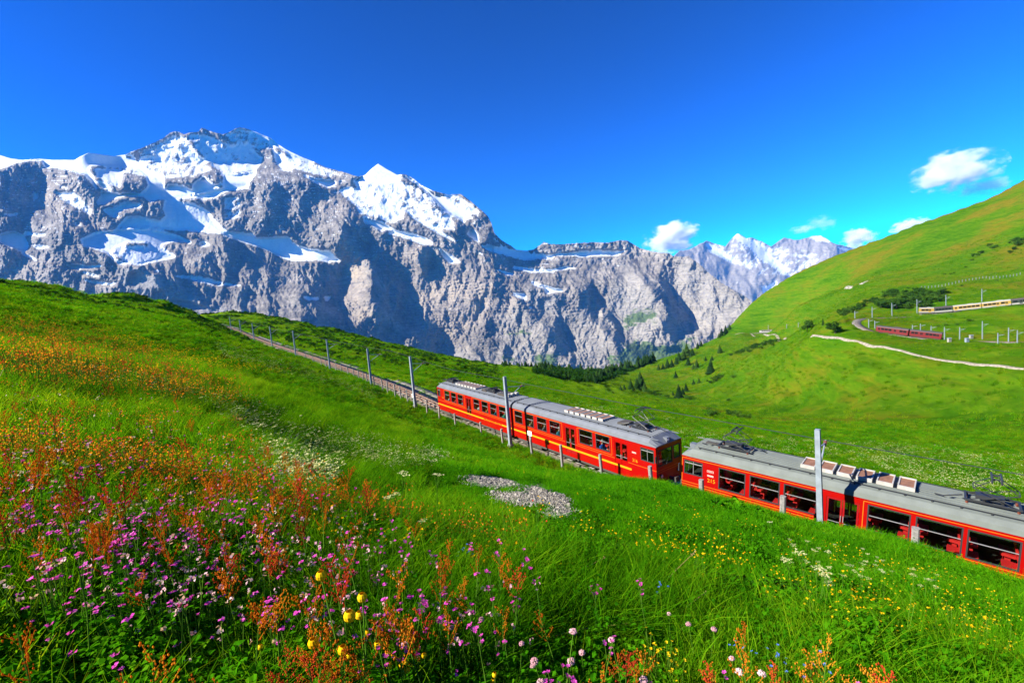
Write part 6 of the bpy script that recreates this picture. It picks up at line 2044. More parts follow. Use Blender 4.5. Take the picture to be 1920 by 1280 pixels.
# ------------------------------------------------------------------ where plants grow
M_GRAVEL = gravel_material('grey_gravel', [(0.13, 0.115, 0.09), (0.21, 0.19, 0.155), (0.30, 0.275, 0.23)], 30.0)
GRAVEL = [[(868, 902), (880, 896), (915, 894), (945, 900), (968, 906), (960, 914), (930, 918), (900, 914), (880, 908)],
          [(915, 927), (935, 924), (985, 926), (1000, 910), (1018, 908), (1016, 922), (1050, 928), (1070, 942), (1072, 962), (1050, 974), (1020, 980), (1016, 968), (1038, 955), (1030, 946), (985, 950), (940, 944)],
          [(935, 982), (950, 978), (970, 990), (955, 994)]]
grav_world = []
for i, poly in enumerate(GRAVEL):
    o_, gx, gy = patch('gravel_patch', poly, 10, M_GRAVEL, .06, .03, .012)
    grav_world.append(bases([q[0] for q in poly], [q[1] for q in poly], 0.0, 4, 20)[0])
def in_gravel(X, Y):
    r_ = np.zeros(len(X), bool)
    for g_ in grav_world: r_ |= inside(g_[:, :2], X, Y)
    return r_
# pebbles on the gravel
pm = []
for s_ in range(5):
    b = bmesh.new(); bmesh.ops.create_icosphere(b, subdivisions=1, radius=1.0)
    rr_ = random.Random(s_)
    for v in b.verts: v.co *= rr_.uniform(.7, 1.2); v.co.z *= .6
    me = bpy.data.meshes.new('pebble'); b.to_mesh(me); b.free(); me.materials.append(M_ROCKP); pm.append(me)
PEB = proto_coll('pebble', pm)
pp = []
for g_ in grav_world:
    lo, hi = g_[:, :2].min(0) - .15, g_[:, :2].max(0) + .15
    n = int((hi - lo).prod() * 900)
    q = rng.uniform(lo, hi, (n, 2)); jit = .12
    k = inside(g_[:, :2], q[:, 0] + rng.normal(0, jit, n), q[:, 1] + rng.normal(0, jit, n)); pp.append(q[k])
pp = np.concatenate(pp)
scatter('gravel_pebbles', PEB, np.c_[pp, tz(pp[:, 0], pp[:, 1]) + .035], rng.gamma(1.6, .0065, len(pp)) + .005, rng.integers(0, 5, len(pp)), 'loose grey pebbles on the bare gravel patch in the meadow', 'gravel', .6)

def ring_points(r0, r1, dens, th0=R(-60), th1=R(58)):
    n = int(dens * .5 * (th1 - th0) * (r1 * r1 - r0 * r0))
    r = np.sqrt(rng.uniform(r0 * r0, r1 * r1, n)); th = rng.uniform(th0, th1, n)
    X, Y = r * np.sin(th), r * np.cos(th)
    d, _, _, _ = near_poly(TRACK[::3], X, Y)
    k = (d > 1.35) & ~in_gravel(X, Y)
    if r1 > 90:
        for P, w in ((PATH, 1.5), (LOWLINE, 2.3), (UPLINE, 2.3)):
            dd, _, _, _ = near_poly(P[::3], X, Y); k &= dd > w
    X, Y = X[k], Y[k]
    return X, Y, np.hypot(X, Y), tz(X, Y)
def beyond_bank(X, Y):
    """positive past the edge of the knoll (lower slope by the train)"""
    d, _, s, _ = near_poly(BANK, X, Y)
    return d * s * BANK_SIGN

# prototypes
GP = []
for s_ in range(4): GP.append(mesh_any('tuft', *blades(46, .13, .16, .42, .0034, .55, 40 + s_), M_GRASS))
for s_ in range(2): GP.append(mesh_any('tuft', *blades(60, .16, .22, .50, .0026, 1.0, 50 + s_, 4, .75), M_GRASS))
for s_ in range(3): GP.append(mesh_any('herb', *leaves(58, .15, .02, .25, .022, .048, .32, 60 + s_), M_LEAF))
for s_ in range(2): GP.append(mesh_any('herb', *leaves(60, .15, .01, .14, .015, .035, .45, 70 + s_), M_LEAF))
NEARC = proto_coll('near_meadow', GP)            # 0-3 tufts, 4-5 long lean tufts, 6-8 herbs, 9-10 low herbs
GS = []
for s_ in range(4): GS.append(mesh_any('turf', *blades(60, .17, .07, .20, .0034, .5, 80 + s_, 2), M_GRASS2))
for s_ in range(2): GS.append(mesh_any('turf', *leaves(60, .17, .01, .12, .015, .035, .40, 90 + s_), M_LEAF))
TURFC = proto_coll('turf', GS)
GF = []
for s_ in range(4): GF.append(mesh_any('far_tuft', *blades(36, .5, .18, .55, .022, .6, 100 + s_, 2), M_FARG))
for s_ in range(2): GF.append(mesh_any('far_tuft', *leaves(40, .5, .02, .3, .08, .2, .5, 110 + s_), M_LEAF))
FARC = proto_coll('far_meadow', GF)
# low dark heath
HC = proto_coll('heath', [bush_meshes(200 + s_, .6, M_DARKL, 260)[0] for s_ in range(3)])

def meadow_mix(X, Y, r):
    """chooses between tufts, long tufts and herbs in patches"""
    n = len(X)
    a = fbm(X / 1.1, Y / 1.1, 3, 71) + rng.normal(0, .22, n)
    b = fbm(X / 2.3 + 9, Y / 2.3, 2, 77) + rng.normal(0, .25, n)
    idx = np.where(a > .16, rng.integers(6, 9, n), rng.integers(0, 4, n))
    idx = np.where((a > .05) & (b > .25), rng.integers(9, 11, n), idx)
    idx = np.where((b < -.22) & (a < .1), rng.integers(4, 6, n), idx)
    return idx
# 1 knoll and left hillside, long grass
parts = [ring_points(.75, 6, 150), ring_points(6, 14, 62), ring_points(14, 30, 22)]
X, Y, r, Z = (np.concatenate([p[i] for p in parts]) for i in range(4))
bb = beyond_bank(X, Y)
d_tr, _, _, _ = near_poly(TRACK[::3], X, Y)
short = (bb > .45) & (np.arctan2(X, Y) > -.22) & (r < 40)
_azm = np.arctan2(X, Y)
band = (bb > .08) & (bb < .85) & (_azm > -.30) & (r < 9.5)  # strip thinned of grass for the dark scrub that imitates shade
k = ~short & ~band
sc = rng.uniform(.75, 1.15, len(X)) * np.where(r > 14, 1.5, np.where(r > 6, 1.1, .86))
scatter('meadow_grass', NEARC, np.c_[X, Y, Z][k], sc[k], meadow_mix(X[k], Y[k], r[k]), 'tall green grass and herbs covering the flowery near hillside', 'grass')
# 2 the lower slope by the train, shorter and lusher
k2 = short & ~(band & (rng.uniform(0, 1, len(X)) < .8))
gc_ = np.concatenate(grav_world)[:, :2].mean(0)
dg_ = np.hypot(X - gc_[0], Y - gc_[1])
sc = sc * np.where(short, .48 + .52 * smooth(1.0, 3.0, dg_), 1.0)
scatter('turf_grass', TURFC, np.c_[X, Y, Z][k2], sc[k2] * rng.uniform(.9, 1.5, k2.sum()), np.where(fbm(X[k2] / 1.4, Y[k2] / 1.4, 2, 5) + rng.normal(0, .2, k2.sum()) > .1, rng.integers(4, 6, k2.sum()), rng.integers(0, 4, k2.sum())),
        'short lush green grass on the slope above the train', 'grass')
Q = TRACK + TR_N * TR_S * -1.0
_i = np.nonzero((np.linalg.norm(TRACK, axis=1) > 24) & (np.linalg.norm(TRACK, axis=1) < 130))[0]
_i = rng.choice(_i, 2600); _o = -rng.uniform(1.05, 2.5, len(_i))
Q = TRACK[_i] + (TR_N * TR_S)[_i] * _o[:, None] + TR_T[_i] * rng.uniform(-.5, .5, len(_i))[:, None]
scatter('verge_grass', NEARC, np.c_[Q[:, 0], Q[:, 1], tz(Q[:, 0], Q[:, 1])], rng.uniform(.8, 1.5, len(Q)), rng.integers(0, 9, len(Q)), 'ragged grass along the near edge of the track bed', 'grass')
# some long tufts among it, and along the cutting
X2, Y2, r2, Z2 = ring_points(8, 32, 1.6, R(-12), R(58))
dd, _, _, _ = near_poly(TRACK[::3], X2, Y2)
k = ((fbm(X2 / 2.2, Y2 / 2.2, 3, 15) > .12) | (dd < 4.5)) & (dd > 1.5) & (np.hypot(X2 - gc_[0], Y2 - gc_[1]) > 4)
scatter('tall_grass', NEARC, np.c_[X2, Y2, Z2][k], rng.uniform(.7, 1.2, k.sum()) * np.where(dd[k] < 5, .62, 1.0), rng.integers(0, 9, k.sum()), 'taller grass clumps on the slope and along the railway cutting', 'grass')
# 3 middle and far meadow
parts = [ring_points(30, 62, 6.0), ring_points(62, 130, 1.6), ring_points(130, 300, .30)]
X, Y, r, Z = (np.concatenate([p[i] for p in parts]) for i in range(4))
sc = rng.uniform(.5, 1.0, len(X)) * np.where(r > 130, 1.9, np.where(r > 62, 1.15, .75))
az = np.arctan2(X, Y)
k = ~((az > .1) & (r > 150))
scatter('meadow_grass', FARC, np.c_[X, Y, Z][k], sc[k], rng.integers(0, 6, k.sum()), 'rough grass of the meadow beyond and beside the railway', 'grass')
X, Y, r, Z = ring_points(110, 620, .13, R(3), R(56))
k = (fbm(X / 30, Y / 30, 3, 25) + rng.normal(0, .3, len(X)) > -.1)
scatter('hill_tussocks', FARC, np.c_[X, Y, Z][k], rng.uniform(1.2, 2.6, k.sum()), rng.integers(0, 4, k.sum()), 'grass tussocks giving the right hillside its grain', 'grass')
# 4 dark heath clumps on the upper left meadow and beyond the track
X, Y, r, Z = ring_points(30, 330, .34, R(-60), R(-2))
d, _, sd, _ = near_poly(TRACK[::4], X, Y)
f = fbm(X / 16, Y / 9, 3, 45) + .5 * fbm(X / 4, Y / 4, 2, 47)
k = (f > .05) & (d > 4) & (rng.uniform(0, 1, len(X)) < np.clip((r - 28) / 50, .0, 1) * np.where(r < 110, .35, 1))
scatter('heath_clumps', HC, np.c_[X, Y, Z - .05][k], (rng.uniform(.5, 1.3, k.sum())) * np.clip(r[k] / 110, .5, 1.5), rng.integers(0, 3, k.sum()), 'low dark heath clumps dotting the upper left meadow', 'shrubs')

# dark scrub added to stand in for the shade band below the knoll's edge
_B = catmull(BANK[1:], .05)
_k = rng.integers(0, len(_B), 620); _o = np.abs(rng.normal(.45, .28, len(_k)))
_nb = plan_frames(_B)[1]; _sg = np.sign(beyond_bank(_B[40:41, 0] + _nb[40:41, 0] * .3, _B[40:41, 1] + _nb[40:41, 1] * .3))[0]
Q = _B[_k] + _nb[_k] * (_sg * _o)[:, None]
scatter('shade_band_scrub', HC, np.c_[Q[:, 0], Q[:, 1], tz(Q[:, 0], Q[:, 1]) - .02], rng.uniform(.28, .52, len(Q)), rng.integers(0, 3, len(Q)), 'low dark scrub standing in for shade along the dip', 'shrubs')

# ------------------------------------------------------------------ flowers too small or many to count: drifts
def dots_proto(mat, n, rad, h, s, seed, spread=.04, stem=True, flat=True):
    r_ = random.Random(seed); pb = PB()
    for i in range(n):
        a = r_.uniform(0, 6.28); q = rad * math.sqrt(r_.random()); x, y = q * math.cos(a), q * math.sin(a); hh = h * r_.uniform(.6, 1.15)
        if stem: pb.stem([(x * .7, y * .7, 0), (x, y, hh)], .002, .0015, 1)
        for j in range(5): pb.quad((x + r_.gauss(0, spread * .5), y + r_.gauss(0, spread * .5), hh + r_.gauss(0, spread * (.12 if flat else .6))), s, r_, 0, .5 if flat else 1.2)
    return pb.mesh('dots', [mat, M_STEM])
WH = proto_coll('white_drift', [dots_proto(M_WHITEF, 7, .26, .34, .013, 300 + i, .03) for i in range(3)])
YL = proto_coll('yellow_drift', [dots_proto(M_YELF, 5, .2, .26, .010, 310 + i, .012) for i in range(3)])
OR = proto_coll('orange_drift', [dots_proto(M_SORREL, 6, .24, .42, .008, 320 + i, .05, True, False) for i in range(2)] + [dots_proto(M_SORRED, 5, .24, .42, .008, 330, .05, True, False)])
PK = proto_coll('pink_drift', [dots_proto(M_PINKF, 3, .2, .40, .008, 340 + i, .012) for i in range(2)] + [dots_proto(M_PALEP, 3, .2, .36, .008, 345, .016, True, False)])
WF = proto_coll('far_white_drift', [dots_proto(M_WHITEF, 9, .9, .3, .035, 350 + i, .1, False) for i in range(3)])

def px_scatter(polys_, n, H, z0, z1):
    """random pixels inside polygons, taken to the ground"""
    out = []
    for poly, w in polys_:
        poly = np.array(poly, float); lo, hi = poly.min(0), poly.max(0)
        m = int(n * w); q = rng.uniform(lo, hi, (m * 6, 2)); q = q[inside(poly, q[:, 0], q[:, 1])][:m]
        out.append(q)
    q = np.concatenate(out)
    P, ok = bases(q[:, 0], q[:, 1], H, z0, z1)
    k = ok & ~in_gravel(P[:, 0], P[:, 1])
    d, _, _, _ = near_poly(TRACK[::3], P[:, 0], P[:, 1])
    k &= d > 2.3
    return P[k]
def drift(name, coll, P, s0, s1, n, label, cat='flowers'):
    scatter(name, coll, P, rng.uniform(s0, s1, len(P)), rng.integers(0, n, len(P)), label, cat)
vs_ = px_scatter([([Z3(*q) for q in [(190, 912), (400, 945), (540, 955), (640, 930), (860, 830), (840, 812), (640, 880), (500, 838), (330, 846), (190, 868)]], 1.0)], 700, 0.0, 250, 720)
scatter('valley_scrub', HC, vs_, rng.uniform(3.0, 6.5, len(vs_)), rng.integers(0, 3, len(vs_)), 'dark scrub between the firs of the valley wood', 'shrubs', .1)
whiteband = [([(380, 735), (470, 735), (560, 790), (640, 800), (760, 825), (860, 850), (740, 870), (640, 850), (600, 900), (520, 880), (440, 790)], 1.0), ([(0, 640), (110, 650), (200, 690), (330, 700), (380, 735), (250, 725), (90, 690), (0, 680)], .5),
             ([(400, 640), (560, 670), (720, 730), (700, 745), (560, 705), (420, 665)], .4)]
drift('white_flowers', WH, px_scatter(whiteband, 2200, .3, 3, 90), .4, .95, 3, 'drifts of cream white umbel flowers across the middle meadow')
drift('white_flowers', WF, px_scatter([([(1150, 790), (1350, 800), (1500, 822), (1700, 828), (1920, 850), (1920, 930), (1750, 900), (1560, 850), (1400, 840), (1250, 830)], 1.0), ([(980, 735), (1150, 760), (1300, 790), (1200, 800), (1050, 765)], .25)], 650, .3, 28, 140), .4, .8, 3, 'pale flower drifts on the meadow beyond the train')
drift('yellow_flowers', YL, px_scatter([([(640, 700), (800, 780), (1000, 870), (1250, 920), (1500, 990), (1900, 1110), (1920, 1280), (1700, 1180), (1400, 1090), (1100, 1010), (900, 880), (700, 790)], 1.0), ([(840, 830), (1000, 850), (1100, 900), (900, 870)], .3)], 300, .2, 3, 60), .6, 1.1, 3, 'tiny yellow flowers sprinkled over the slope above the train')
drift('yellow_flowers', WF if False else YL, px_scatter([([(150, 600), (330, 650), (560, 700), (420, 700), (200, 640)], 1.0)], 260, .2, 12, 120), 1.2, 2.2, 3, 'yellow flower haze on the upper left meadow')
orangezone = [([(0, 650), (90, 670), (300, 730), (430, 790), (600, 870), (740, 930), (600, 980), (350, 990), (150, 980), (0, 980)], 1.0), ([(0, 900), (350, 920), (640, 950), (900, 1010), (1050, 1090), (900, 1180), (500, 1150), (200, 1120), (0, 1100)], .24), ([(0, 575), (160, 605), (330, 660), (430, 720), (330, 740), (200, 700), (0, 660)], 1.1)]
drift('white_flowers', WH, px_scatter([([(0, 660), (200, 720), (420, 800), (640, 900), (840, 1000), (640, 1080), (200, 1020), (0, 940)], 1.0)], 150, .3, 2.5, 40), .35, .7, 3, 'small white flowers sprinkled through the left hillside')
drift('yellow_flowers', YL, px_scatter([([(0, 700), (400, 820), (900, 960), (1100, 1100), (900, 1250), (0, 1250)], 1.0)], 120, .25, 3.2, 30), .6, 1.0, 3, 'tiny yellow flowers sprinkled through the left hillside')
drift('orange_sorrel', OR, px_scatter(orangezone, 330, .4, 3.5, 60), .6, 1.0, 3, 'haze of orange red sorrel spikes over the left hillside')
drift('orange_sorrel', OR, px_scatter([([(0, 590), (170, 625), (330, 680), (480, 760), (330, 750), (150, 720), (0, 710)], 1.0)], 420, .4, 8, 60), 1.1, 2.0, 3, 'orange red sorrel haze thinning out up the left slope')
drift('pink_flowers', PK, px_scatter([([(0, 690), (200, 720), (420, 800), (600, 880), (800, 1000), (640, 1040), (300, 1000), (0, 960)], 1.0), ([(0, 960), (640, 1040), (1000, 1080), (900, 1200), (300, 1180), (0, 1150)], .4)], 260, .4, 1.8, 40), .6, 1.0, 3, 'small pink flowers sprinkled through the left hillside')

# ------------------------------------------------------------------ flowers one can pick out: each plant a thing
def child_set(name, meshes):
    return (name, meshes)
def plant_sorrel(seed, mat):
    r_ = random.Random(seed); H = r_.uniform(.5, .66)
    st, hd = PB(), PB()
    bend = r_.uniform(-.06, .06)
    st.stem([(0, 0, -.03), (bend * .3, 0, H * .4), (bend, 0, H * .95)], .0045, .002, 0)
    for k in range(3):
        V, F = leaves(1, .01, H * (.08 + .14 * k), H * (.1 + .14 * k), .08, .12, .22, seed * 7 + k); st.add(V, F, 1)
    nb = r_.randint(6, 9)
    for b in range(nb):
        t = .66 + .30 * b / nb; a = r_.uniform(0, 6.28); L = .13 * (1.12 - t) * 1.6 + .015
        p0 = np.array([bend * t, 0, H * t]); out = np.array([math.cos(a), math.sin(a), 0])
        pts = [p0 + out * L * .62 * q ** .8 + np.array([0, 0, L * (.95 * q - .12 * q * q)]) for q in np.linspace(0, 1, 7)]
        hd.stem([tuple(pts[0]), tuple(pts[3]), tuple(pts[6])], .0011, .0007, 0)
        for q in pts[1:]:
            for j in range(2):
                hd.octa(q + np.array([r_.gauss(0, .005), r_.gauss(0, .005), r_.gauss(0, .005)]), r_.uniform(.0022, .0040), 0, 1.7)
    for j in range(9):
        t = .74 + .27 * j / 9; hd.octa((bend * t + r_.gauss(0, .004), r_.gauss(0, .004), H * t), r_.uniform(.0026, .0042), 0, 1.7)
    return [('stem', st.mesh('stem', [M_STEM, M_LEAF])), ('seed_head', hd.mesh('seed_head', [mat]))], H
def petal_flower(pb, c, rad, n, mi, r_, cup=.25, ctr=None):
    c = np.array(c); a0 = r_.uniform(0, 6.28); tx, ty = r_.gauss(0, .35), r_.gauss(0, .35)
    for k in range(n):
        a = a0 + 6.283 * k / n; da = 6.283 / n * .42
        def P(ang, q, z): return c + np.array([math.cos(ang) * q, math.sin(ang) * q, z + math.cos(ang) * q * tx + math.sin(ang) * q * ty])
        pb.add([P(a, rad * .1, 0), P(a - da, rad * .7, rad * cup * .6), P(a - da * .5, rad, rad * cup), P(a + da * .5, rad, rad * cup), P(a + da, rad * .7, rad * cup * .6)], [(0, 1, 2, 3, 4)], mi)
    if ctr is not None: pb.octa(c + np.array([0, 0, rad * .12]), rad * .22, ctr)
def plant_campion(seed):
    r_ = random.Random(seed); H = r_.uniform(.42, .56); st, fl = PB(), PB()
    st.stem([(0, 0, -.03), (.01, .01, H * .6), (.02, 0, H * .8)], .003, .002, 0)
    for k in range(3):
        V, F = leaves(2, .01, H * (.12 + .2 * k), H * (.16 + .2 * k), .05, .08, .25, seed * 5 + k); st.add(V, F, 1)
    for k in range(r_.randint(5, 8)):
        a = r_.uniform(0, 6.28); q = r_.uniform(.006, .028); c = (.02 + q * math.cos(a), q * math.sin(a), H * r_.uniform(.84, 1.02))
        st.stem([(.02, 0, H * .78), c], .0015, .0012, 0)
        fl.octa((c[0], c[1], c[2] - .005), .004, 1, 1.5)
        petal_flower(fl, c, r_.uniform(.0075, .0098), 5, 0, r_)
    return [('stem', st.mesh('stem', [M_STEM, M_LEAF])), ('blossom', fl.mesh('blossom', [M_PINKF, M_CALYX]))], H
def plant_globe(seed):
    r_ = random.Random(seed); H = r_.uniform(.42, .55); st, fl = PB(), PB()
    bx = r_.uniform(-.04, .04)
    st.stem([(0, 0, -.03), (bx * .4, 0, H * .5), (bx, 0, H - .014)], .003, .0022, 0)
    V, F = leaves(7, .03, H * .1, H * .6, .05, .09, .3, seed * 3); st.add(V, F, 1)
    rad = r_.uniform(.016, .0195)
    for L in range(3):
        for k in range(6):
            a = 6.283 * (k + .5 * L) / 6; rows = []
            for t in (-.9, -.35, .25, .75, 1.1):
                rr = rad * math.cos(t) * (1.0 - .05 * L) + (.0 if t < .9 else .001)
                w = .62 if t < .9 else .4
                rows.append([(bx + rr * math.cos(a + s * w), rr * math.sin(a + s * w), H + rad * math.sin(t) * 1.0) for s in (-1, 0, 1)])
            V = [p for rw in rows for p in rw]
            F = [(3 * i + j, 3 * i + j + 1, 3 * i + j + 4, 3 * i + j + 3) for i in range(4) for j in range(2)]
            fl.add(V, F, 0)
    return [('stem', st.mesh('stem', [M_STEM, M_LEAF])), ('blossom', fl.mesh('blossom', [M_YELF]))], H
def plant_head(seed, mat, rad, flat=.8, n=70, dot=.0042, stem_h=(.34, .5)):
    r_ = random.Random(seed); H = r_.uniform(*stem_h); st, fl = PB(), PB(); bx = r_.uniform(-.05, .05)
    st.stem([(0, 0, -.03), (bx * .4, 0, H * .5), (bx, 0, H - rad * .5)], .0025, .0018, 0)
    V, F = leaves(4, .02, H * .1, H * .5, .05, .09, .28, seed * 3 + 1); st.add(V, F, 1)
    for i in range(n):
        d = np.array([r_.gauss(0, 1), r_.gauss(0, 1), abs(r_.gauss(0, 1)) - .3]); d /= np.linalg.norm(d)
        c = np.array([bx, 0, H]) + d * rad * np.array([1, 1, flat])
        fl.octa(c, dot * r_.uniform(.7, 1.3), 0)
    return [('stem', st.mesh('stem', [M_STEM, M_LEAF])), ('blossom', fl.mesh('blossom', [mat]))], H
def plant_umbel(seed):
    r_ = random.Random(seed); H = r_.uniform(.4, .6); st, fl = PB(), PB()
    st.stem([(0, 0, -.03), (.01, 0, H * .85)], .003, .002, 0)
    V, F = leaves(6, .03, H * .1, H * .5, .06, .1, .3, seed); st.add(V, F, 1)
    for k in range(9):
        a = 2.4 * k; q = .012 * math.sqrt(k + .3); c = (.01 + q * math.cos(a), q * math.sin(a), H + r_.gauss(0, .003))
        st.stem([(.01, 0, H * .84), c], .001, .0008, 0)
        for j in range(7): fl.quad((c[0] + r_.gauss(0, .006), c[1] + r_.gauss(0, .006), c[2] + .002), .004, r_, 0, .3)
    return [('stem', st.mesh('stem', [M_STEM, M_LEAF])), ('blossom', fl.mesh('blossom', [M_WHITEF]))], H
def plant_butter(seed, mat=None, rad=.0072, H=None, k0=2):
    r_ = random.Random(seed); H = H or r_.uniform(.26, .42); st, fl = PB(), PB()
    V, F = leaves(6, .04, .03, H * .5, .03, .06, .35, seed * 3); st.add(V, F, 1)
    for k in range(r_.randint(k0, k0 + 2)):
        a = r_.uniform(0, 6.28); q = r_.uniform(.01, .06); c = (q * math.cos(a), q * math.sin(a), H * r_.uniform(.8, 1.0))
        st.stem([(0, 0, -.02), (c[0] * .3, c[1] * .3, c[2] * .55), c], .0016, .0012, 0)
        petal_flower(fl, c, rad, 5, 0, r_, .45)
    return [('stem', st.mesh('stem', [M_STEM, M_LEAF])), ('blossom', fl.mesh('blossom', [mat or M_YELF]))], H
def plant_dry(seed):
    r_ = random.Random(seed); st, hd = PB(), PB(); L = 1.0
    st.stem([(0, 0, 0), (.25, 0, .30), (.62, .02, .52), (.9, .04, .62)], .0032, .0016, 0)
    for i in range(16):
        t = i / 16; hd.octa((.9 + .12 * t, .04 + r_.gauss(0, .004), .62 + .02 * t + r_.gauss(0, .004)), .004, 0, 1.2)
    return [('stem', st.mesh('stem', [M_STRAW])), ('seed_head', hd.mesh('seed_head', [M_STRAW]))], .5
def plant_dock(seed):
    V, F = leaves(15, .07, .03, .22, .09, .16, .27, seed, .35)
    st = PB(); st.stem([(0, 0, -.03), (0, 0, .28)], .005, .003, 0)
    return [('leaves', mesh_any('leaves', V, F, M_LEAF)), ('stem', st.mesh('stem', [M_STEM]))], .3

def grow(name, protos, P, s, label, cat, group, tilt=.1):
    """copies of plants at ground points; label may be a function of the index"""
    for i, p in enumerate(P):
        pieces, H = protos[i % len(protos)]
        e = bpy.data.objects.new(name, None); COL.objects.link(e)
        e.empty_display_size = .05
        e.location = (float(p[0]), float(p[1]), float(p[2])); sc_ = float(s[i]) if np.ndim(s) else s
        e.scale = (sc_, sc_, sc_)
        e.rotation_euler = (random.gauss(0, tilt), random.gauss(0, tilt), random.uniform(0, 6.283))
        tag(e, label(i) if callable(label) else label, cat, group)
        for nm, me in pieces:
            o = bpy.data.objects.new(nm, me); COL.objects.link(o); o.parent = e
def at_px(L, H, z0=1.0, z1=30):
    L = np.array(L, float)
    return bases(L[:, 0], L[:, 1], H, z0, z1)[0]
def subset(P, n, key=None):
    o = np.argsort(np.hypot(P[:, 0], P[:, 1])) if key is None else key
    return P[o][:n]
SOR = [plant_sorrel(s_, M_SORREL) for s_ in (1, 2, 3, 4)]; SORR = [plant_sorrel(s_, M_SORRED) for s_ in (11, 12, 13)]
CAM = [plant_campion(s_) for s_ in (1, 2, 3, 4)]
GLO = [plant_globe(s_) for s_ in (1, 2, 3)]
# named big ones, placed where the photograph shows them
BIGSOR = [(265, 1195, 'orange sorrel spike rising at the bottom left'), (240, 1230, 'dense orange sorrel low in the bottom left corner'), (435, 1100, 'tall red sorrel stalk with bare green stem at lower left'), (495, 1108, 'bright red orange sorrel head on a thick stem'),
          (590, 1215, 'yellow orange sorrel left of the yellow globe flowers bottom'), (625, 1195, 'orange sorrel plume just below the yellow globe flowers'), (685, 1200, 'pale orange sorrel tip below the globe flowers'), (715, 1205, 'orange sorrel right of the globe flower cluster'), (755, 1215, 'leaning orange sorrel between globe flowers and meadow edge'),
          (1155, 1195, 'orange sorrel spike at the bottom middle beside dark grass'), (1340, 1225, 'thin orange sorrel on the knoll edge lower right'), (1425, 1220, 'spreading orange sorrel near the bottom right of knoll'), (1440, 1250, 'orange sorrel at the very bottom right of the knoll'), (1620, 1225, 'rust orange sorrel standing against the shaded bank'), (1645, 1250, 'rust sorrel at the bottom right bank'), (1520, 1200, 'sparse orange sorrel leaning over the bank'),
          (60, 1200, 'blurred orange sorrel at far bottom left'), (130, 980, 'orange sorrel above the pink campions on the left'), (40, 860, 'red orange sorrel at the left picture edge'), (1330, 1240, 'orange sorrel among pink heads at bottom right'), (350, 1240, 'orange sorrel leaning at the bottom left middle'), (1590, 1195, 'orange sorrel tip beside the bank shadow')]
P = at_px([(a, b) for a, b, _ in BIGSOR], .5, .9, 6)
grow('sorrel_plant', SOR + SORR[:1], P, np.full(len(P), .85), lambda i: BIGSOR[i][2], 'sorrel', 'sorrel plants in the meadow')
P = px_scatter(orangezone, 700, .45, 1.8, 14)
P = P[rng.permutation(len(P))][:190]
grow('sorrel_plant', SOR, P[np.arange(len(P)) % 3 > 0], rng.uniform(.65, 1.0, len(P[np.arange(len(P)) % 3 > 0])), 'orange sorrel spike crowding the left hillside', 'sorrel', 'sorrel plants in the meadow')
grow('sorrel_plant', SORR, P[0::3], rng.uniform(.65, 1.0, len(P[0::3])), 'redder sorrel spike crowding the left hillside', 'sorrel', 'sorrel plants in the meadow')
P = px_scatter([([(560, 930), (760, 960), (1000, 1030), (1100, 1100), (960, 1240), (560, 1260), (380, 1100)], 1.0), ([(1150, 1130), (1500, 1180), (1640, 1280), (1100, 1280)], .4)], 30, .45, 1.3, 8)
grow('sorrel_plant', SOR + SORR[:1], P, rng.uniform(.6, .9, len(P)), 'thin orange sorrel spike on the flowery knoll', 'sorrel', 'sorrel plants in the meadow')
BIGCAM = [(195, 972, 'pink campion cluster at left, upper left part'), (208, 998, 'largest bright pink campion cluster on the left'), (222, 978, 'pink campion cluster at left, upper right part'), (267, 998, 'pink campion head right of the largest cluster'), (198, 1030, 'pink campion just below the largest cluster'), (128, 1072, 'pink campion low on the left side'),
          (485, 1095, 'pink campion beside the bright red sorrel head'), (330, 1085, 'pink campion left of the red sorrel'), (735, 1095, 'pink campion in the middle above the globe flowers'), (710, 1180, 'pink campion right below the globe flowers'), (1000, 1222, 'bright magenta campion pair at the bottom middle'), (1048, 1228, 'magenta campion right of the bottom middle pair'), (915, 1262, 'magenta campion spike at the bottom edge'),
          (1210, 1100, 'small pink campion on the knoll edge'), (1100, 1060, 'small pink campion at the edge above the shadow'), (680, 1015, 'pink campion left of centre meadow'), (690, 980, 'pink campion in mid meadow'), (780, 1000, 'pink campion near the knoll edge'), (905, 985, 'pink campion beside the gravel shadow'), (830, 1080, 'pink campion with two small heads'), (1660, 1258, 'magenta campion at the bottom right bank'), (280, 1270, 'magenta campion cut by the bottom picture edge'), (390, 1268, 'pink campion at the bottom edge left')]
P = at_px([(a, b) for a, b, _ in BIGCAM], .48, .9, 8)
grow('campion_plant', CAM, P, np.full(len(P), .9), lambda i: BIGCAM[i][2], 'pink flower', 'pink campions in the meadow')
P = px_scatter([([(0, 760), (300, 800), (560, 880), (820, 980), (700, 1080), (300, 1060), (0, 1020)], 1.0), ([(600, 1000), (900, 1000), (1060, 1060), (900, 1200), (700, 1160)], .3), ([(1000, 1180), (1300, 1180), (1600, 1260), (1000, 1280)], .15)], 60, .46, 1.5, 14)
grow('campion_plant', CAM, P, rng.uniform(.75, 1.0, len(P)), 'small pink campion dotted among the sorrel', 'pink flower', 'pink campions in the meadow')
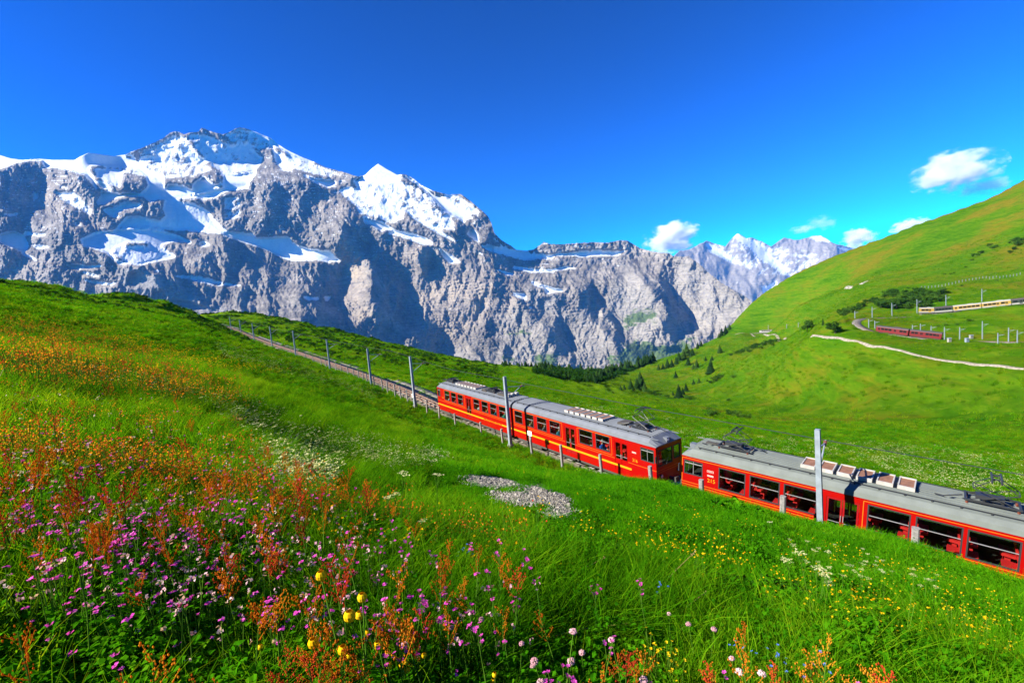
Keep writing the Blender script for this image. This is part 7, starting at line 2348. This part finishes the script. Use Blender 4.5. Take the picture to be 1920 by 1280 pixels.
GLB = [(618, 1146, 'leftmost yellow globe flower of the middle cluster'), (638, 1136, 'large yellow globe flower second from left'), (668, 1122, 'topmost yellow globe flower of the cluster'), (687, 1138, 'large yellow globe flower at the right of the cluster'), (671, 1161, 'yellow globe flower in the middle below the cluster'), (632, 1177, 'lowest yellow globe flower of the cluster'), (727, 1158, 'yellow globe flower just right of the cluster'), (652, 1115, 'small globe flower bud above the cluster'), (631, 1118, 'small globe flower bud upper left'),
       (708, 1133, 'small globe flower between cluster and right ones'), (719, 1150, 'half hidden globe flower right of the cluster'), (748, 1140, 'little globe flower right side upper'), (768, 1136, 'little globe flower right side'), (764, 1160, 'little globe flower right side lower'), (782, 1128, 'little globe flower farther right'), (558, 1205, 'orange yellow globe bud at lower left of cluster'), (575, 1208, 'orange globe bud beside the lower left sorrel'), (462, 1108, 'single globe bud between the two red sorrels'), (888, 1178, 'globe flower in grass right of cluster, left'), (907, 1180, 'globe flower in grass right of cluster, middle'), (915, 1164, 'globe flower in grass right of cluster, upper'), (850, 1205, 'globe bud among dark grass'), (880, 1240, 'orange globe bud near the bottom middle'), (660, 1225, 'brownish globe bud below the cluster')]
P = at_px([(a, b) for a, b, _ in GLB], .48, .9, 5)
sg = np.array([1.0, 1.15, .95, 1.15, 1.05, .98, .9] + [.6] * (len(GLB) - 7))
grow('globe_flower', GLO, P, sg * .95, lambda i: GLB[i][2], 'yellow flower', 'yellow globe flowers', .05)
PHD = [plant_head(s_, M_PALEP, .0135, .75, 60, .0040) for s_ in (1, 2, 3)]
PH = [(980, 1165, 'pale pink flower ball at bottom middle, upper one'), (955, 1175, 'pale brown pink flower ball left of the others'), (1025, 1180, 'pale pink ball right of the upper one'), (1048, 1177, 'cream pink ball beside another in bottom middle'), (1035, 1205, 'pale pink ball above the magenta pair'), (988, 1227, 'large pale pink ball left of the magenta pair'), (1085, 1158, 'pink ball on the shaded grass hollow'), (1178, 1212, 'pink ball over the dark hollow'), (1230, 1240, 'pale ball at bottom right middle'), (1292, 1240, 'pale pink ball cluster near bottom, left'), (1278, 1252, 'pale pink ball cluster near bottom, lower'), (1318, 1130, 'pale lilac ball on knoll edge, right'), (1305, 1137, 'pale lilac ball on knoll edge, left'), (1250, 1115, 'lilac pink ball near the bank shadow'), (1380, 1190, 'pale pink ball right of the hollow'), (1400, 1210, 'small pale ball lower right'), (1410, 1248, 'white pink ball at bottom right'), (1425, 1258, 'cream ball at bottom right'), (900, 1100, 'pale pink balls in the middle meadow, right'), (875, 1112, 'pale pink balls in the middle meadow, left'), (845, 1110, 'dull pink ball in middle meadow'), (740, 1162, 'lilac ball right of globe flowers'), (700, 1075, 'pale pink ball in mid meadow'), (330, 1086, 'dusky pink ball at left'), (960, 1250, 'pale ball at the bottom edge middle')]
P = at_px([(a, b) for a, b, _ in PH], .42, .9, 6)
grow('bistort_plant', PHD, P, rng.uniform(.55, .95, len(P)), lambda i: PH[i][2], 'pale flower', 'pale pink flower balls')
BUT = [plant_butter(s_) for s_ in (1, 2, 3)]
P = px_scatter([([(1300, 960), (1700, 1060), (1910, 1120), (1915, 1275), (1750, 1210), (1500, 1130), (1250, 1040)], 1.0), ([(1650, 1060), (1910, 1120), (1915, 1260), (1700, 1140)], .5)], 48, .32, 2.5, 17)
grow('buttercup_plant', BUT, P, rng.uniform(.8, 1.1, len(P)), 'yellow buttercup on the lush slope at the lower right', 'yellow flower', 'buttercups on the right slope')
P = px_scatter([([(1190, 1170), (1260, 1190), (1270, 1230), (1200, 1235)], 1.0)], 14, .3, 1, 5)
grow('buttercup_plant', BUT, P, rng.uniform(.8, 1.0, len(P)), 'orange yellow buttercup in the dark hollow at bottom middle', 'yellow flower', 'buttercups in the hollow')
UMB = [plant_umbel(s_) for s_ in (1, 2, 3)]
P = px_scatter([([(1450, 1000), (1750, 1070), (1780, 1110), (1500, 1080)], 1.0), ([(700, 930), (820, 950), (800, 970)], .12)], 46, .42, 3, 18)
grow('umbel_plant', UMB, P, rng.uniform(.8, 1.1, len(P)), 'small cream umbel flower on the slope near the train', 'white flower', 'cream umbels above the train')
P = px_scatter([([(300, 720), (470, 740), (700, 830), (620, 880), (430, 790)], 1.0)], 120, .42, 3, 22)
grow('umbel_plant', UMB, P, rng.uniform(.8, 1.1, len(P)), 'small cream umbel flower in the pale drift on the left hillside', 'white flower', 'cream umbels in the drift')
FMN = [plant_butter(20 + s_, M_BLUEF, .006, .26, 5) for s_ in (1, 2)]
P = at_px([(1410, 1225), (1440, 1228), (1552, 1245), (1480, 1250), (1230, 1100), (870, 1030), (880, 1028)], .25, 1, 6)
grow('blue_flower', FMN, P, np.full(len(P), 1.1), 'tiny blue forget-me-not at the edge of the knoll', 'blue flower', 'blue forget-me-nots')
DOCK = [plant_dock(s_) for s_ in (1, 2, 3)]
DK = [(1345, 950, 'broad leaved plant by the fence, left'), (1370, 945, 'broad leaved plant below carriage 215, second'), (1395, 955, 'broad leaved plant below carriage 215, third'), (1420, 962, 'broad leaved plant below carriage 215, right'), (540, 1195, 'large dock leaves below the red sorrel'), (450, 1230, 'broad leaves at the bottom left middle'), (1000, 1262, 'broad dark leaves at the bottom middle'), (1160, 1262, 'broad leaves at the bottom edge right of magenta flowers'), (70, 1250, 'blurry broad leaves in the bottom left corner'), (20, 1240, 'broad leaves cut by the left picture edge'), (1270, 1180, 'shaded broad leaves in the hollow'), (1460, 1240, 'broad leaves by the blue flowers')]
P = at_px([(a, b) for a, b, _ in DK], .2, 1, 26)
grow('broad_leaf_plant', DOCK, P, np.array([1.9, 2.0, 2.0, 1.8] + [.8] * 8), lambda i: DK[i][2], 'plant', 'broad leaved plants')
DRY = [plant_dry(1)]
def dry(x0, y0, x1, y1, z, lab):
    """a dead stalk leaning from one pixel to another at about depth z"""
    a, b = pt(x0, y0, z), pt(x1, y1, z * 1.03)
    g_ = float(tz(a[:1], a[1:2])[0]); a[2] = max(a[2], g_ + .02)
    e = empty('dry_stalk', tuple(a), lab, 'dry stalk', 'dead grass stalks')
    u = b - a; L = np.linalg.norm(u)
    st = PB(); mid = u * .5 + np.array([0, 0, .03 * L]); st.stem([(0, 0, 0), tuple(mid), tuple(u)], .0035, .0018, 0)
    link('stem', st.mesh('stem', [M_STRAW]), e)
    hd = PB()
    for i in range(12): hd.octa(tuple(u * (.9 + .1 * i / 12) + np.array([random.gauss(0, .004), random.gauss(0, .004), random.gauss(0, .004)])), .0042, 0)
    link('seed_head', hd.mesh('seed_head', [M_STRAW]), e)
for a in [(1050, 1112, 1135, 1044, 3.2, 'straight dead stalk pointing up right over the bank shadow'), (1085, 1143, 1165, 1120, 2.8, 'dead stalk lying almost level over the grass hollow'), (990, 1204, 1190, 1166, 2.3, 'long curved dead stalk across the bottom middle'), (1222, 1160, 1305, 1032, 3.2, 'tall thin dead stalk leaning right over the lower slope'), (1255, 1172, 1325, 1108, 2.8, 'dead stalk beside the lilac flowers'), (1235, 1250, 1275, 1246, 2.2, 'short dead stalk lying at the bottom'), (560, 1046, 578, 990, 3.0, 'upright dead stalk left of centre'), (1400, 1205, 1450, 1178, 2.6, 'thin dead stalk at the right end of knoll'), (725, 922, 775, 905, 7.0, 'dead stalk arching near the gravel path'), (0, 705, 8, 690, 7.5, 'pale dead stalk at the left picture edge')]:
    dry(*a)
